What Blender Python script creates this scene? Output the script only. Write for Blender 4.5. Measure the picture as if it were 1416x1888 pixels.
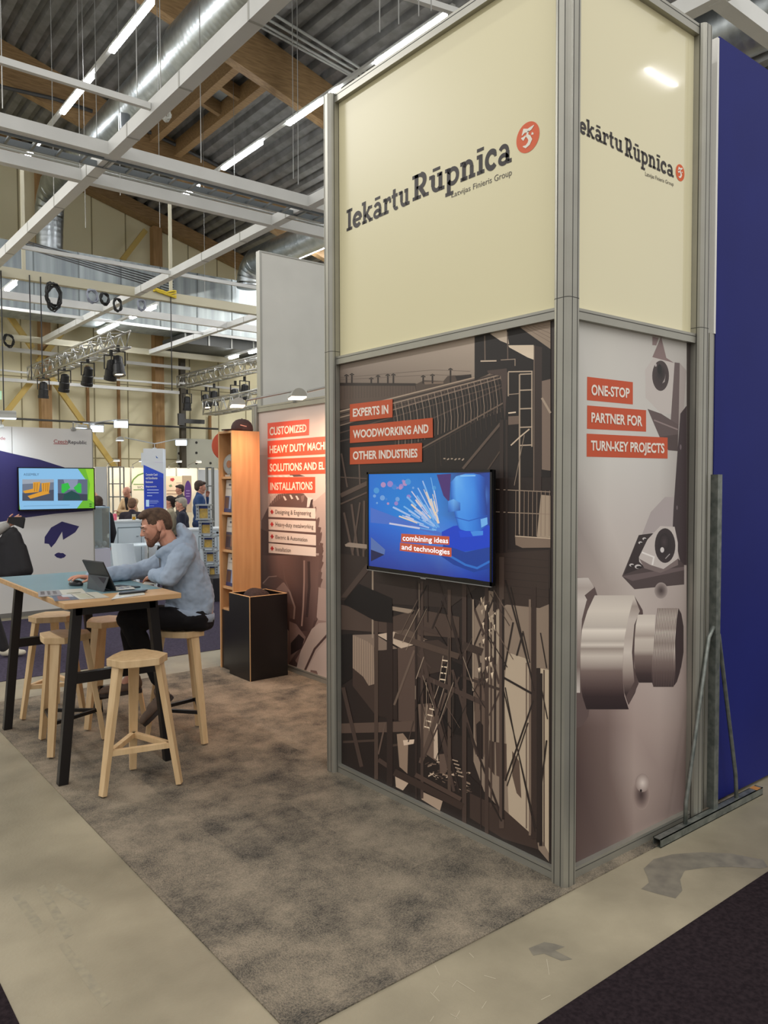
import bpy, bmesh, math, random
from mathutils import Vector, Matrix, Euler
random.seed(7)
SC = bpy.context.scene
for o in list(bpy.data.objects):
    bpy.data.objects.remove(o)
PI = math.pi

# ------------------------------------------------------------------ camera
CAM = Vector((-2.69275, -2.13302, 1.75107))
YAW, PITCH, ROLL, FPX = 0.897840, -0.0373345, -0.0028104, 1433.52
_fw = Vector((math.cos(YAW)*math.cos(PITCH), math.sin(YAW)*math.cos(PITCH), math.sin(PITCH)))
_r0 = Vector((math.sin(YAW), -math.cos(YAW), 0))
_u0 = _r0.cross(_fw)
_rt = _r0*math.cos(ROLL) + _u0*math.sin(ROLL)
_up = -_r0*math.sin(ROLL) + _u0*math.cos(ROLL)
cam = bpy.data.cameras.new('camera')
cam.sensor_fit = 'HORIZONTAL'; cam.sensor_width = 36; cam.lens = 36*FPX/1416
cam.clip_start = 0.05; cam.clip_end = 200
camo = bpy.data.objects.new('camera', cam)
SC.collection.objects.link(camo)
M = Matrix((( _rt.x, _up.x, -_fw.x, CAM.x), (_rt.y, _up.y, -_fw.y, CAM.y), (_rt.z, _up.z, -_fw.z, CAM.z), (0, 0, 0, 1)))
camo.matrix_world = M
SC.camera = camo

# ------------------------------------------------------------------ world, lights, exposure
w = bpy.data.worlds.new('hall_air'); SC.world = w; w.use_nodes = True
w.node_tree.nodes['Background'].inputs[0].default_value = (1.0, 0.978, 0.94, 1)
w.node_tree.nodes['Background'].inputs[1].default_value = 0.62
SC.view_settings.view_transform = 'Standard'
SC.view_settings.look = 'None'
SC.view_settings.exposure = 0.3
SC.view_settings.gamma = 1.0
SC.view_settings.use_curve_mapping = False
SC.cycles.use_denoising = True
SC.cycles.max_bounces = 6
SC.cycles.sample_clamp_indirect = 3.0

def area(name, loc, size, size_y, power, color=(1, .985, .96), target=None):
    l = bpy.data.lights.new(name, 'AREA'); l.shape = 'RECTANGLE'
    l.size = size; l.size_y = size_y; l.energy = power; l.color = color
    o = bpy.data.objects.new(name, l); SC.collection.objects.link(o); o.location = loc
    if target is not None:
        o.rotation_euler = (Vector(target)-Vector(loc)).to_track_quat('-Z', 'Y').to_euler()
    return o
# the hall's LED rows, continued outside the frame, and added fill for the end wall
for k, (lx, ly, ln, pw) in enumerate([(-6.5, 0, 16, 260), (-1.6, -5.5, 9, 190), (4.5, -6, 10, 160), (-6.5, 16, 14, 1300), (12.5, 13.5, 13, 1300)]):  # last row: unseen fill behind the tower, added to brighten the end wall
    area('hall_row_and_fill', (lx, ly, 9.3), 0.25, ln, pw)
area('hall_row_and_fill', (10.6, -6.2, 9.3), 1.0, .04, 6)

# ------------------------------------------------------------------ pixels of the photograph -> points on real planes
def ray(x, y): return _fw + _rt*((x-708)/FPX) - _up*((y-944)/FPX)
def onX(x, y, a):
    d = ray(x, y); return CAM + d*((a-CAM.x)/d.x)
def onY(x, y, a):
    d = ray(x, y); return CAM + d*((a-CAM.y)/d.y)
def onZ(x, y, a=0.0):
    d = ray(x, y); return CAM + d*((a-CAM.z)/d.z)
def onP(x, y, p, n):
    d = ray(x, y); return CAM + d*((Vector(p)-CAM).dot(n)/d.dot(n))
def atD(x, y, dist): return CAM + ray(x, y)*dist

# ------------------------------------------------------------------ colours and materials
def lin(c): return tuple(((v/255)/12.92 if v/255 <= .04045 else ((v/255+.055)/1.055)**2.4) for v in c)
_mats = {}
def mat(name, rgb, rough=.5, metal=0.0, rgb2=None, scale=8.0, bump=0.0, bscale=None, spec=.5, stretch=None, coat=0.0, detail=4, lo=.35, hi=.65, emit=None, estr=0.0):
    if name in _mats: return _mats[name]
    m = bpy.data.materials.new(name); m.use_nodes = True; _mats[name] = m
    nt = m.node_tree; b = nt.nodes['Principled BSDF']
    b.inputs['Base Color'].default_value = (*lin(rgb), 1)
    b.inputs['Roughness'].default_value = rough; b.inputs['Metallic'].default_value = metal
    b.inputs['Specular IOR Level'].default_value = spec
    b.inputs['Coat Weight'].default_value = coat
    if emit:
        b.inputs['Emission Color'].default_value = (*lin(emit), 1); b.inputs['Emission Strength'].default_value = estr
    if rgb2 or bump:
        tc = nt.nodes.new('ShaderNodeTexCoord'); mp = nt.nodes.new('ShaderNodeMapping')
        nt.links.new(tc.outputs['Object'], mp.inputs['Vector'])
        if stretch: mp.inputs['Scale'].default_value = stretch
        n = nt.nodes.new('ShaderNodeTexNoise'); n.inputs['Scale'].default_value = scale; n.inputs['Detail'].default_value = detail
        nt.links.new(mp.outputs['Vector'], n.inputs['Vector'])
    if rgb2:
        rp = nt.nodes.new('ShaderNodeValToRGB')
        rp.color_ramp.elements[0].position = lo; rp.color_ramp.elements[1].position = hi
        rp.color_ramp.elements[0].color = (*lin(rgb), 1); rp.color_ramp.elements[1].color = (*lin(rgb2), 1)
        nt.links.new(n.outputs['Fac'], rp.inputs['Fac']); nt.links.new(rp.outputs['Color'], b.inputs['Base Color'])
    if bump:
        n2 = n
        if bscale:
            n2 = nt.nodes.new('ShaderNodeTexNoise'); n2.inputs['Scale'].default_value = bscale; n2.inputs['Detail'].default_value = 3
            nt.links.new(mp.outputs['Vector'], n2.inputs['Vector'])
        bp = nt.nodes.new('ShaderNodeBump'); bp.inputs['Strength'].default_value = bump; bp.inputs['Distance'].default_value = .01
        nt.links.new(n2.outputs['Fac'], bp.inputs['Height']); nt.links.new(bp.outputs['Normal'], b.inputs['Normal'])
    return m
def glow(name, rgb, strength):
    if name in _mats: return _mats[name]
    m = bpy.data.materials.new(name); m.use_nodes = True; _mats[name] = m
    b = m.node_tree.nodes['Principled BSDF']
    b.inputs['Base Color'].default_value = (.8, .8, .8, 1)
    b.inputs['Emission Color'].default_value = (*lin(rgb), 1); b.inputs['Emission Strength'].default_value = strength
    return m
def printed(name, rough=.45, gain=1.0, emissive=0.0):
    """ink colours of a flat print, stored per face corner"""
    if name in _mats: return _mats[name]
    m = bpy.data.materials.new(name); m.use_nodes = True; _mats[name] = m
    nt = m.node_tree; b = nt.nodes['Principled BSDF']
    a = nt.nodes.new('ShaderNodeVertexColor'); a.layer_name = 'ink'
    if emissive:
        b.inputs['Base Color'].default_value = (.01, .01, .01, 1); b.inputs['Roughness'].default_value = .25
        nt.links.new(a.outputs['Color'], b.inputs['Emission Color']); b.inputs['Emission Strength'].default_value = emissive
    else:
        g = nt.nodes.new('ShaderNodeMixRGB'); g.blend_type = 'MULTIPLY'; g.inputs['Fac'].default_value = 1
        g.inputs['Color2'].default_value = (gain, gain, gain, 1)
        nt.links.new(a.outputs['Color'], g.inputs['Color1']); nt.links.new(g.outputs['Color'], b.inputs['Base Color'])
        b.inputs['Roughness'].default_value = rough
    return m

# ------------------------------------------------------------------ objects
def wloc(o):
    v = Vector((0, 0, 0))
    while o is not None:
        v = v + Vector(o.location); o = o.parent
    return v
def tag(o, label=None, cat=None, group=None, kind=None):
    if label: o['label'] = label
    if cat: o['category'] = cat
    if group: o['group'] = group
    if kind: o['kind'] = kind
    return o
def thing(name, label, cat, loc=(0, 0, 0), group=None):
    o = bpy.data.objects.new(name, None); SC.collection.objects.link(o)
    o.location = loc; o.empty_display_size = .1
    return tag(o, label, cat, group)
def copy_tree(o, parent=None):
    c = o.copy(); SC.collection.objects.link(c)
    if parent is not None: c.parent = parent
    for ch in [x for x in SC.objects if x.parent == o]:
        copy_tree(ch, c)
    return c

class MB:
    def __init__(s): s.v = []; s.f = []; s.m = []; s.c = []; s.k = 0; s.ink = None
    def face(s, pts, mi=None, ink=None):
        n = len(s.v); s.v += [Vector(p) for p in pts]; s.f.append(tuple(range(n, n+len(pts)))); s.m.append(s.k if mi is None else mi); s.c.append(ink if ink is not None else s.ink)
        return s
    def mesh(s, vs, fs):
        n = len(s.v); s.v += [Vector(p) for p in vs]
        for f in fs: s.f.append(tuple(n+i for i in f)); s.m.append(s.k); s.c.append(s.ink)
        return s
    def box(s, c, d, R=None):
        c = Vector(c); h = [x/2 for x in d]
        vs = []
        for x in (-1, 1):
            for y in (-1, 1):
                for z in (-1, 1):
                    p = Vector((x*h[0], y*h[1], z*h[2])); vs.append(c + (R @ p if R else p))
        return s.mesh(vs, [(0, 1, 3, 2), (4, 6, 7, 5), (0, 4, 5, 1), (2, 3, 7, 6), (0, 2, 6, 4), (1, 5, 7, 3)])
    def bx(s, x0, x1, y0, y1, z0, z1): return s.box(((x0+x1)/2, (y0+y1)/2, (z0+z1)/2), (abs(x1-x0), abs(y1-y0), abs(z1-z0)))
    def bar(s, p, q, wd, ht, up=(0, 0, 1), wd2=None, ht2=None):
        p, q = Vector(p), Vector(q); d = (q-p).normalized(); up = Vector(up)
        if abs(d.dot(up)) > .98: up = Vector((0, 1, 0))
        x = d.cross(up).normalized(); z = x.cross(d)
        wd2 = wd if wd2 is None else wd2; ht2 = ht if ht2 is None else ht2
        vs = []
        for (b, a, c) in ((p, wd, ht), (q, wd2, ht2)):
            for sx, sz in ((-1, -1), (1, -1), (1, 1), (-1, 1)): vs.append(b + x*(sx*a/2) + z*(sz*c/2))
        return s.mesh(vs, [(3, 2, 1, 0), (4, 5, 6, 7), (0, 1, 5, 4), (1, 2, 6, 5), (2, 3, 7, 6), (3, 0, 4, 7)])
    def tube(s, pts, r, n=8, rs=None, closed=False):
        pts = [Vector(p) for p in pts]; N = len(pts); vs = []; fs = []; prev = None
        for i, p in enumerate(pts):
            if closed: t = pts[(i+1) % N]-pts[i-1]
            else: t = pts[min(i+1, N-1)]-pts[max(i-1, 0)]
            t.normalize()
            if prev is None:
                a = Vector((0, 0, 1)) if abs(t.z) < .9 else Vector((1, 0, 0)); u = t.cross(a).normalized()
            else: u = (prev - t*prev.dot(t)).normalized()
            prev = u; b = t.cross(u); rr = rs[i] if rs else r
            for k in range(n):
                an = 2*PI*k/n; vs.append(p + u*(rr*math.cos(an)) + b*(rr*math.sin(an)))
        for i in range(N if closed else N-1):
            j = (i+1) % N
            for k in range(n): fs.append((i*n+k, i*n+(k+1) % n, j*n+(k+1) % n, j*n+k))
        if not closed: fs += [tuple(range(n))[::-1], tuple((N-1)*n+k for k in range(n))]
        return s.mesh(vs, fs)
    def prism(s, poly, f0, f1):
        """poly of 2D points; f0, f1 map a 2D point to the two end faces"""
        n = len(poly); vs = [f0(p) for p in poly] + [f1(p) for p in poly]
        return s.mesh(vs, [tuple(range(n))[::-1], tuple(range(n, 2*n))] + [(i, (i+1) % n, n+(i+1) % n, n+i) for i in range(n)])
    def vprism(s, poly, z0, z1): return s.prism(poly, lambda p: (p[0], p[1], z0), lambda p: (p[0], p[1], z1))
    def lathe(s, prof, o, ax=(0, 0, 1), n=24):
        o = Vector(o); ax = Vector(ax).normalized(); a = Vector((1, 0, 0)) if abs(ax.x) < .9 else Vector((0, 1, 0))
        u = ax.cross(a).normalized(); b = ax.cross(u); vs = []; fs = []
        for (r, h) in prof:
            for k in range(n):
                an = 2*PI*k/n; vs.append(o + ax*h + (u*math.cos(an)+b*math.sin(an))*max(r, 1e-4))
        for i in range(len(prof)-1):
            for k in range(n): fs.append((i*n+k, i*n+(k+1) % n, (i+1)*n+(k+1) % n, (i+1)*n+k))
        fs += [tuple(range(n))[::-1], tuple((len(prof)-1)*n+k for k in range(n))]
        return s.mesh(vs, fs)
    def ball(s, c, r, R=None, nu=16, nv=10):
        c = Vector(c); r = (r, r, r) if isinstance(r, (int, float)) else r
        vs = []; fs = []
        for i in range(nv+1):
            th = PI*i/nv
            for k in range(nu):
                ph = 2*PI*k/nu; p = Vector((r[0]*math.sin(th)*math.cos(ph), r[1]*math.sin(th)*math.sin(ph), r[2]*math.cos(th)))
                vs.append(c + (R @ p if R else p))
        for i in range(nv):
            for k in range(nu): fs.append((i*nu+k, (i+1)*nu+k, (i+1)*nu+(k+1) % nu, i*nu+(k+1) % nu))
        return s.mesh(vs, fs)
    def capsule(s, p, q, r1, r2, n=14, m=5):
        p, q = Vector(p), Vector(q); d = q-p; L = d.length
        d = d.normalized() if L > 1e-6 else Vector((0, 0, 1))
        prof = [(r1*math.sin(PI/2*i/m), -r1*math.cos(PI/2*i/m)) for i in range(m+1)] + [(r2*math.cos(PI/2*i/m), L+r2*math.sin(PI/2*i/m)) for i in range(m+1)]
        return s.lathe(prof, p, d, n)
    def build(s, name, mats=None, parent=None, smooth=False, bevel=0.0, label=None, weld=False, origin=None):
        me = bpy.data.meshes.new(name)
        if parent is not None: off = wloc(parent)
        elif origin is not None: off = Vector(origin)
        else:
            xs = [v.x for v in s.v]; ys = [v.y for v in s.v]; zs = [v.z for v in s.v]
            off = Vector(((min(xs)+max(xs))/2, (min(ys)+max(ys))/2, min(zs)))
        me.from_pydata([v-off for v in s.v], [], s.f)
        mats = mats if isinstance(mats, (list, tuple)) else [mats]
        for m in mats: me.materials.append(m)
        for p, mi in zip(me.polygons, s.m): p.material_index = mi; p.use_smooth = smooth
        if any(c is not None for c in s.c):
            ca = me.color_attributes.new('ink', 'FLOAT_COLOR', 'CORNER'); d = ca.data
            for p, c in zip(me.polygons, s.c):
                if c is None: c = (0, 0, 0)
                per = isinstance(c[0], (tuple, list))
                for j, li in enumerate(p.loop_indices):
                    d[li].color = (*lin(c[j] if per else c), 1)
        bm = bmesh.new(); bm.from_mesh(me)
        if weld: bmesh.ops.remove_doubles(bm, verts=bm.verts, dist=1e-5)
        if s.ink is None and not any(c is not None for c in s.c): bmesh.ops.recalc_face_normals(bm, faces=bm.faces)
        bm.to_mesh(me); bm.free()
        o = bpy.data.objects.new(name, me); SC.collection.objects.link(o)
        if parent is not None: o.parent = parent
        else: o.location = off
        if bevel:
            md = o.modifiers.new('soft_edges', 'BEVEL'); md.width = bevel; md.segments = 2; md.limit_method = 'ANGLE'; md.angle_limit = .6
        if label: o['label'] = label
        return o

# ------------------------------------------------------------------ writing
def text2d(s, bold=0.0):
    cu = bpy.data.curves.new('writing', 'FONT'); cu.body = s; cu.resolution_u = 3; cu.offset = bold; cu.size = 1
    o = bpy.data.objects.new('writing', cu); SC.collection.objects.link(o)
    dg = bpy.context.evaluated_depsgraph_get()
    me = bpy.data.meshes.new_from_object(o.evaluated_get(dg))
    vs = [(v.co.x, v.co.y) for v in me.vertices]; fs = [tuple(p.vertices) for p in me.polygons]
    bpy.data.objects.remove(o); bpy.data.curves.remove(cu); bpy.data.meshes.remove(me)
    return vs, fs
def bil(q, u, v):
    (ax, ay), (bx_, by), (cx, cy), (dx, dy) = q      # bottom-left, bottom-right, top-right, top-left
    return ((ax*(1-u)+bx_*u)*(1-v)+(dx*(1-u)+cx*u)*v, (ay*(1-u)+by*u)*(1-v)+(dy*(1-u)+cy*u)*v)
def write(mb, s, quad, pf, prefix=None, bold=0.0, ink=None, cap='H'):
    """letters laid over quad (baseline left, baseline right, top right, top left); pf maps quad coordinates to a point on the printed plane"""
    vs, fs = text2d(s, bold)
    pv, _ = text2d(prefix or s, bold); cv, _ = text2d(cap, bold)
    x0 = min(p[0] for p in pv); x1 = max(p[0] for p in pv); h = max(p[1] for p in cv)
    old = mb.ink; mb.ink = ink
    mb.mesh([pf(*bil(quad, (x-x0)/(x1-x0), y/h)) for x, y in vs], fs); mb.ink = old

# slab-serif letters drawn as strokes: x-height 1, capital height 1.42
def arc(cx, cy, rx, ry, a0, a1, n=12): return [(cx+rx*math.cos(math.radians(a0+(a1-a0)*i/n)), cy+ry*math.sin(math.radians(a0+(a1-a0)*i/n))) for i in range(n+1)]
SW = .285
def _sl(cx, cy, wd): return ([(cx-wd/2, cy), (cx+wd/2, cy)], .2)
SLAB = {
 'I': (.62, [([(.31, 0), (.31, 1.42)], SW), _sl(.31, .1, .6), _sl(.31, 1.32, .6)]),
 'e': (.92, [(arc(.46, .5, .36, .4, 0, 318, 22), SW), ([(.12, .5), (.84, .5)], .2)]),
 'k': (1.1, [([(.24, 0), (.24, 1.42)], SW), _sl(.24, .1, .5), _sl(.14, 1.32, .36), ([(.3, .42), (.8, .95)], .22), ([(.45, .55), (.9, .06)], .25), _sl(.82, .9, .44), _sl(.9, .1, .42)]),
 'a': (1.0, [(arc(.42, .28, .3, .2, 0, 360, 18), .22), ([(.72, .1), (.72, .62)], SW), (arc(.42, .62, .3, .28, 0, 150, 12), .23), _sl(.86, .1, .34)]),
 'r': (.82, [([(.26, 0), (.26, .95)], SW), _sl(.28, .1, .56), _sl(.16, .9, .34), (arc(.58, .55, .3, .34, 165, 60, 10), .24), ([(.72, .86), (.74, .6)], .2)]),
 't': (.72, [([(.28, .25), (.28, 1.3)], SW), _sl(.32, .9, .62), (arc(.5, .3, .22, .2, 180, 310, 10), .22)]),
 'u': (1.12, [([(.26, .95), (.26, .38)], SW), (arc(.54, .4, .28, .3, 180, 320, 12), .23), ([(.82, 0), (.82, .98)], SW), _sl(.15, .9, .36), _sl(.74, .9, .34), _sl(.94, .1, .36)]),
 'R': (1.2, [([(.28, 0), (.28, 1.42)], SW), _sl(.3, .1, .62), _sl(.14, 1.32, .34), ([(.28, 1.32), (.6, 1.32)], .2), (arc(.6, .98, .3, .34, 90, -90, 12), SW), ([(.28, .64), (.62, .64)], .2), ([(.55, .62), (.92, .06)], .26), _sl(1.0, .1, .4)]),
 'p': (1.08, [([(.26, -.42), (.26, .98)], SW), _sl(.3, -.38, .6), _sl(.16, .9, .36), (arc(.56, .5, .36, .38, 150, -150, 20), .24)]),
 'n': (1.16, [([(.26, 0), (.26, .98)], SW), _sl(.26, .1, .52), _sl(.15, .9, .34), (arc(.56, .6, .28, .3, 165, 0, 12), .24), ([(.84, .62), (.84, 0)], SW), _sl(.86, .1, .5)]),
 'i': (.58, [([(.29, 0), (.29, .98)], SW), _sl(.29, .1, .56), _sl(.18, .9, .36)]),
 'c': (.88, [(arc(.46, .5, .36, .4, 42, 318, 20), SW), ([(.74, .82), (.76, .6)], .18)]),
}
def ribbon(mb, pts, wd, f, ink=None):
    """a stroke of constant width in 2D, mapped by f; corners mitred"""
    n = len(pts); L = []; R = []
    for i in range(n):
        a = pts[max(i-1, 0)]; b = pts[min(i+1, n-1)]
        d1 = Vector((pts[i][0]-a[0], pts[i][1]-a[1])) if i else None; d2 = Vector((b[0]-pts[i][0], b[1]-pts[i][1])) if i < n-1 else None
        d = ((d1.normalized() if d1 and d1.length else Vector((0, 0))) + (d2.normalized() if d2 and d2.length else Vector((0, 0))))
        if d.length < 1e-6: d = Vector((1, 0))
        d.normalize(); nn = Vector((-d.y, d.x))
        k = 1.0
        if d1 and d2 and d1.length and d2.length:
            c = nn.dot(Vector((-d1.normalized().y, d1.normalized().x))); k = 1/max(c, .5)
        ww = wd[i] if isinstance(wd, (list, tuple)) else wd
        L.append((pts[i][0]+nn.x*ww/2*k, pts[i][1]+nn.y*ww/2*k)); R.append((pts[i][0]-nn.x*ww/2*k, pts[i][1]-nn.y*ww/2*k))
    for i in range(n-1): mb.face([f(*R[i]), f(*R[i+1]), f(*L[i+1]), f(*L[i])], ink=ink)
def slab_text(mb, s, f):
    """f maps letter coordinates (advance so far, height) to a point"""
    x = 0
    for ch in s:
        base = {'ā': 'a', 'ū': 'u', 'ī': 'i'}.get(ch, ch)
        adv, st = SLAB[base]
        for pts, wd in st: ribbon(mb, [(x+px, py) for px, py in pts], wd, f)
        if ch != base: ribbon(mb, [(x+adv/2-.28-(.04 if base != 'i' else 0), 1.24), (x+adv/2+.28-.04, 1.24)], .17, f)
        x += adv + .07
    return x
def slab_width(s): return sum(SLAB[{'ā': 'a', 'ū': 'u', 'ī': 'i'}.get(c, c)][0]+.07 for c in s)-.07

# ------------------------------------------------------------------ smooth bodies from rounded shapes
def fuse(mb, name, m, parent, voxel=.008, iters=3, label=None, fac=.5, folds=0.0, fsize=.12):
    me = bpy.data.meshes.new(name); off = wloc(parent) if parent is not None else Vector((0, 0, 0))
    me.from_pydata([v-off for v in mb.v], [], mb.f)
    bm = bmesh.new(); bm.from_mesh(me); bmesh.ops.remove_doubles(bm, verts=bm.verts, dist=1e-6); bmesh.ops.recalc_face_normals(bm, faces=bm.faces); bm.to_mesh(me); bm.free()
    t = bpy.data.objects.new(name, me); SC.collection.objects.link(t)
    r = t.modifiers.new('r', 'REMESH'); r.mode = 'VOXEL'; r.voxel_size = voxel; r.use_smooth_shade = True
    if iters: sm = t.modifiers.new('s', 'SMOOTH'); sm.factor = fac; sm.iterations = iters
    if folds:
        tx = bpy.data.textures.new('cloth_folds', 'CLOUDS'); tx.noise_scale = fsize; tx.noise_depth = 2
        dp = t.modifiers.new('d', 'DISPLACE'); dp.texture = tx; dp.strength = folds; dp.mid_level = .5; dp.texture_coords = 'GLOBAL'
    dg = bpy.context.evaluated_depsgraph_get()
    nm = bpy.data.meshes.new_from_object(t.evaluated_get(dg))
    bpy.data.objects.remove(t); bpy.data.meshes.remove(me)
    nm.name = name; nm.materials.clear(); nm.materials.append(m)
    for p in nm.polygons: p.use_smooth = True
    o = bpy.data.objects.new(name, nm); SC.collection.objects.link(o)
    if parent is not None: o.parent = parent
    if label: o['label'] = label
    return o

def chain(m, secs, R, n=8):
    """dense run of ellipsoids through secs [(centre, radii)], smooth envelope"""
    for (c0, r0), (c1, r1) in zip(secs, secs[1:]):
        for i in range(n):
            t = i/n; m.ball(Vector(c0).lerp(Vector(c1), t), [a*(1-t)+b*t for a, b in zip(r0, r1)], R, 20, 14)
    m.ball(secs[-1][0], secs[-1][1], R, 20, 14)
# ================================================================== STRUCTURE
def node_floor():
    m = mat('concrete', (162, 152, 129), rough=.46, rgb2=(124, 116, 97), scale=2.1, bump=.12, bscale=70, detail=11, lo=.3, hi=.72)
    return m
def node_carpet():
    m = bpy.data.materials.new('carpet_tiles'); m.use_nodes = True; nt = m.node_tree; b = nt.nodes['Principled BSDF']; L = nt.links.new
    b.inputs['Roughness'].default_value = .95; b.inputs['Specular IOR Level'].default_value = .1
    tc = nt.nodes.new('ShaderNodeTexCoord')
    def noise(sc, stretch, det, ro=.5):
        mp = nt.nodes.new('ShaderNodeMapping'); mp.inputs['Scale'].default_value = stretch; L(tc.outputs['Object'], mp.inputs['Vector'])
        n = nt.nodes.new('ShaderNodeTexNoise'); n.inputs['Scale'].default_value = sc; n.inputs['Detail'].default_value = det; n.inputs['Roughness'].default_value = ro; L(mp.outputs['Vector'], n.inputs['Vector']); return n.outputs['Fac']
    def math_(op, a, c):
        n = nt.nodes.new('ShaderNodeMath'); n.operation = op
        for i, x in enumerate((a, c)):
            if isinstance(x, (int, float)): n.inputs[i].default_value = x
            else: L(x, n.inputs[i])
        return n.outputs[0]
    ck = nt.nodes.new('ShaderNodeTexChecker'); ck.inputs['Scale'].default_value = 2.0; L(tc.outputs['Object'], ck.inputs['Vector'])
    blot = noise(3.9, (1, 1, 1), 10, .64)
    tile = nt.nodes.new('ShaderNodeTexWhiteNoise'); mp = nt.nodes.new('ShaderNodeVectorMath'); mp.operation = 'FLOOR'
    sc = nt.nodes.new('ShaderNodeVectorMath'); sc.operation = 'SCALE'; sc.inputs['Scale'].default_value = 2.0
    L(tc.outputs['Object'], sc.inputs[0]); L(sc.outputs[0], mp.inputs[0]); L(mp.outputs[0], tile.inputs['Vector'])
    g1 = noise(120, (1, 2.4, 1), 3); g2 = noise(120, (2.4, 1, 1), 3)
    mx = nt.nodes.new('ShaderNodeMixRGB'); L(ck.outputs['Fac'], mx.inputs['Fac']); L(g1, mx.inputs['Color1']); L(g2, mx.inputs['Color2'])
    v = math_('ADD', math_('MULTIPLY', blot, 1.3), math_('MULTIPLY', mx.outputs['Color'], .95))
    v = math_('ADD', v, math_('MULTIPLY', tile.outputs['Value'], .13))
    rp = nt.nodes.new('ShaderNodeValToRGB'); e = rp.color_ramp.elements
    e[0].position = .80; e[0].color = (*lin((59, 58, 56)), 1); e[1].position = 1.22; e[1].color = (*lin((148, 136, 118)), 1)
    # ramp input is clamped to 1: bring the sum down
    L(math_('MULTIPLY', v, .7), rp.inputs['Fac']); e[0].position = .60; e[1].position = 1.0
    L(rp.outputs['Color'], b.inputs['Base Color'])
    bp = nt.nodes.new('ShaderNodeBump'); bp.inputs['Strength'].default_value = .35; bp.inputs['Distance'].default_value = .006
    L(mx.outputs['Color'], bp.inputs['Height']); L(bp.outputs['Normal'], b.inputs['Normal'])
    return m
m = MB(); m.bx(-22, 40, -16, 26, -.2, 0); fl = m.build('floor', node_floor()); tag(fl, kind='structure')
# rubbed patches, a dark dried spill and pale scratches in the concrete
stain = mat('spill_mark', (108, 103, 93), .4, rgb2=(128, 122, 108), scale=14)
def gz(p, z=.0006): q = onZ(p[0], p[1], 0); return (q.x, q.y, z)
def k8(x, y): return (600+x*816/1416, 1400+y*816/1416)
m = MB()
m.face([gz(k8(*p)) for p in [(1018, 350), (1050, 320), (1110, 304), (1200, 297), (1300, 302), (1400, 322), (1416, 345), (1390, 350), (1310, 345), (1230, 345), (1150, 356), (1135, 385), (1142, 420), (1120, 445), (1060, 430), (1010, 415), (1035, 395), (1030, 375)]])
tag(m.build('floor_stain', stain), 'large dark curved dried spill on the concrete before the steel prop', 'stain')
m = MB()
m.face([gz(k8(*p)) for p in [(650, 605), (700, 585), (730, 590), (765, 600), (735, 612), (790, 640), (755, 645), (700, 622), (665, 628)]])
tag(m.build('floor_stain', stain), 'small dark dried spill on the concrete beside the scratches', 'stain')
scr = mat('scratch_mark', (188, 178, 156), .5)
m = MB()
for a in [[(335, 745), (365, 775)], [(345, 750), (362, 725)], [(405, 730), (420, 708)], [(420, 708), (478, 745)], [(400, 815), (425, 830)], [(430, 805), (415, 832)], [(500, 798), (515, 775)], [(350, 660), (366, 692)], [(508, 692), (545, 703)], [(690, 770), (720, 755)], [(708, 640), (716, 690)], [(335, 840), (347, 822)], [(460, 620), (475, 635)]]:
    ribbon(m, [k8(*a[0]), k8(*a[1])], 1.0, lambda x, y: gz((x, y), .0009))
o = m.build('floor_scratch', scr); tag(o, 'pale scratch marks scraped into the concrete before the carpet corner', 'scratch', kind='stuff')
# trampled glue tracks in the aisle concrete on the other side
tr = mat('glue_track', (158, 148, 124), .5, rgb2=(141, 134, 116), scale=30)
m = MB()
for a in [[(150, 800), (260, 985)], [(230, 1010), (400, 1240)], [(60, 830), (160, 965)], [(210, 800), (330, 870)]]:
    pts = [(a[0][0]*700/1416, 1240+a[0][1]*648/1311), (a[1][0]*700/1416, 1240+a[1][1]*648/1311)]
    ribbon(m, pts, [16, 20], lambda x, y: gz((x, y), .0005))
o = m.build('glue_residue', tr); tag(o, 'faint rough tape residue strips on the concrete walkway', 'residue', kind='stuff')

m = MB(); m.bx(-1.43, 1.5, -.075, 4.62, 0, .006); o = m.build('carpet', node_carpet(), origin=(0, 0, 0)); tag(o, 'mottled grey brown carpet tiles covering the booth floor', 'carpet')
purple = mat('purple_pile', (33, 27, 30), .95, rgb2=(46, 38, 41), scale=60, bump=.4, spec=.05)
purple2 = mat('violet_pile', (58, 53, 66), .95, rgb2=(74, 67, 84), scale=40, bump=.3, spec=.1)
m = MB(); m.bx(-12, 14, -4.2, -.525, 0, .005); o = m.build('carpet', purple); tag(o, 'dark purple aisle carpet beside the tower end of the booth', 'carpet')
m = MB(); m.bx(-6, -2.09, -.525, 23.9, 0, .005); o = m.build('carpet', purple); tag(o, 'dark purple aisle carpet running past the concrete strip', 'carpet')
m = MB(); m.bx(-2.09, 1.3, 5.32, 8.6, 0, .005); m.bx(1.3, 14, 5.32, 16, 0, .005); o = m.build('carpet', purple2); tag(o, 'violet aisle carpet behind the bar stools', 'carpet')

# ---- back wall of the hall with its panel joints
YB = 24.0
cream = mat('cream_panel', (228, 221, 186), .55, rgb2=(221, 213, 177), scale=.4)
joint = mat('panel_joint', (150, 140, 104), .6)
m = MB(); m.bx(-20, 40, YB, YB+.3, 0, 16); m.k = 1
for i in range(46):
    x = -12 + i*1.12; m.bx(x-.018, x+.018, YB-.012, YB, 0, 16)
for z in (2.6, 5.1): m.bx(-20, 40, YB-.01, YB, z-.015, z+.015)
o = m.build('wall_back', [cream, joint]); tag(o, kind='structure')
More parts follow.
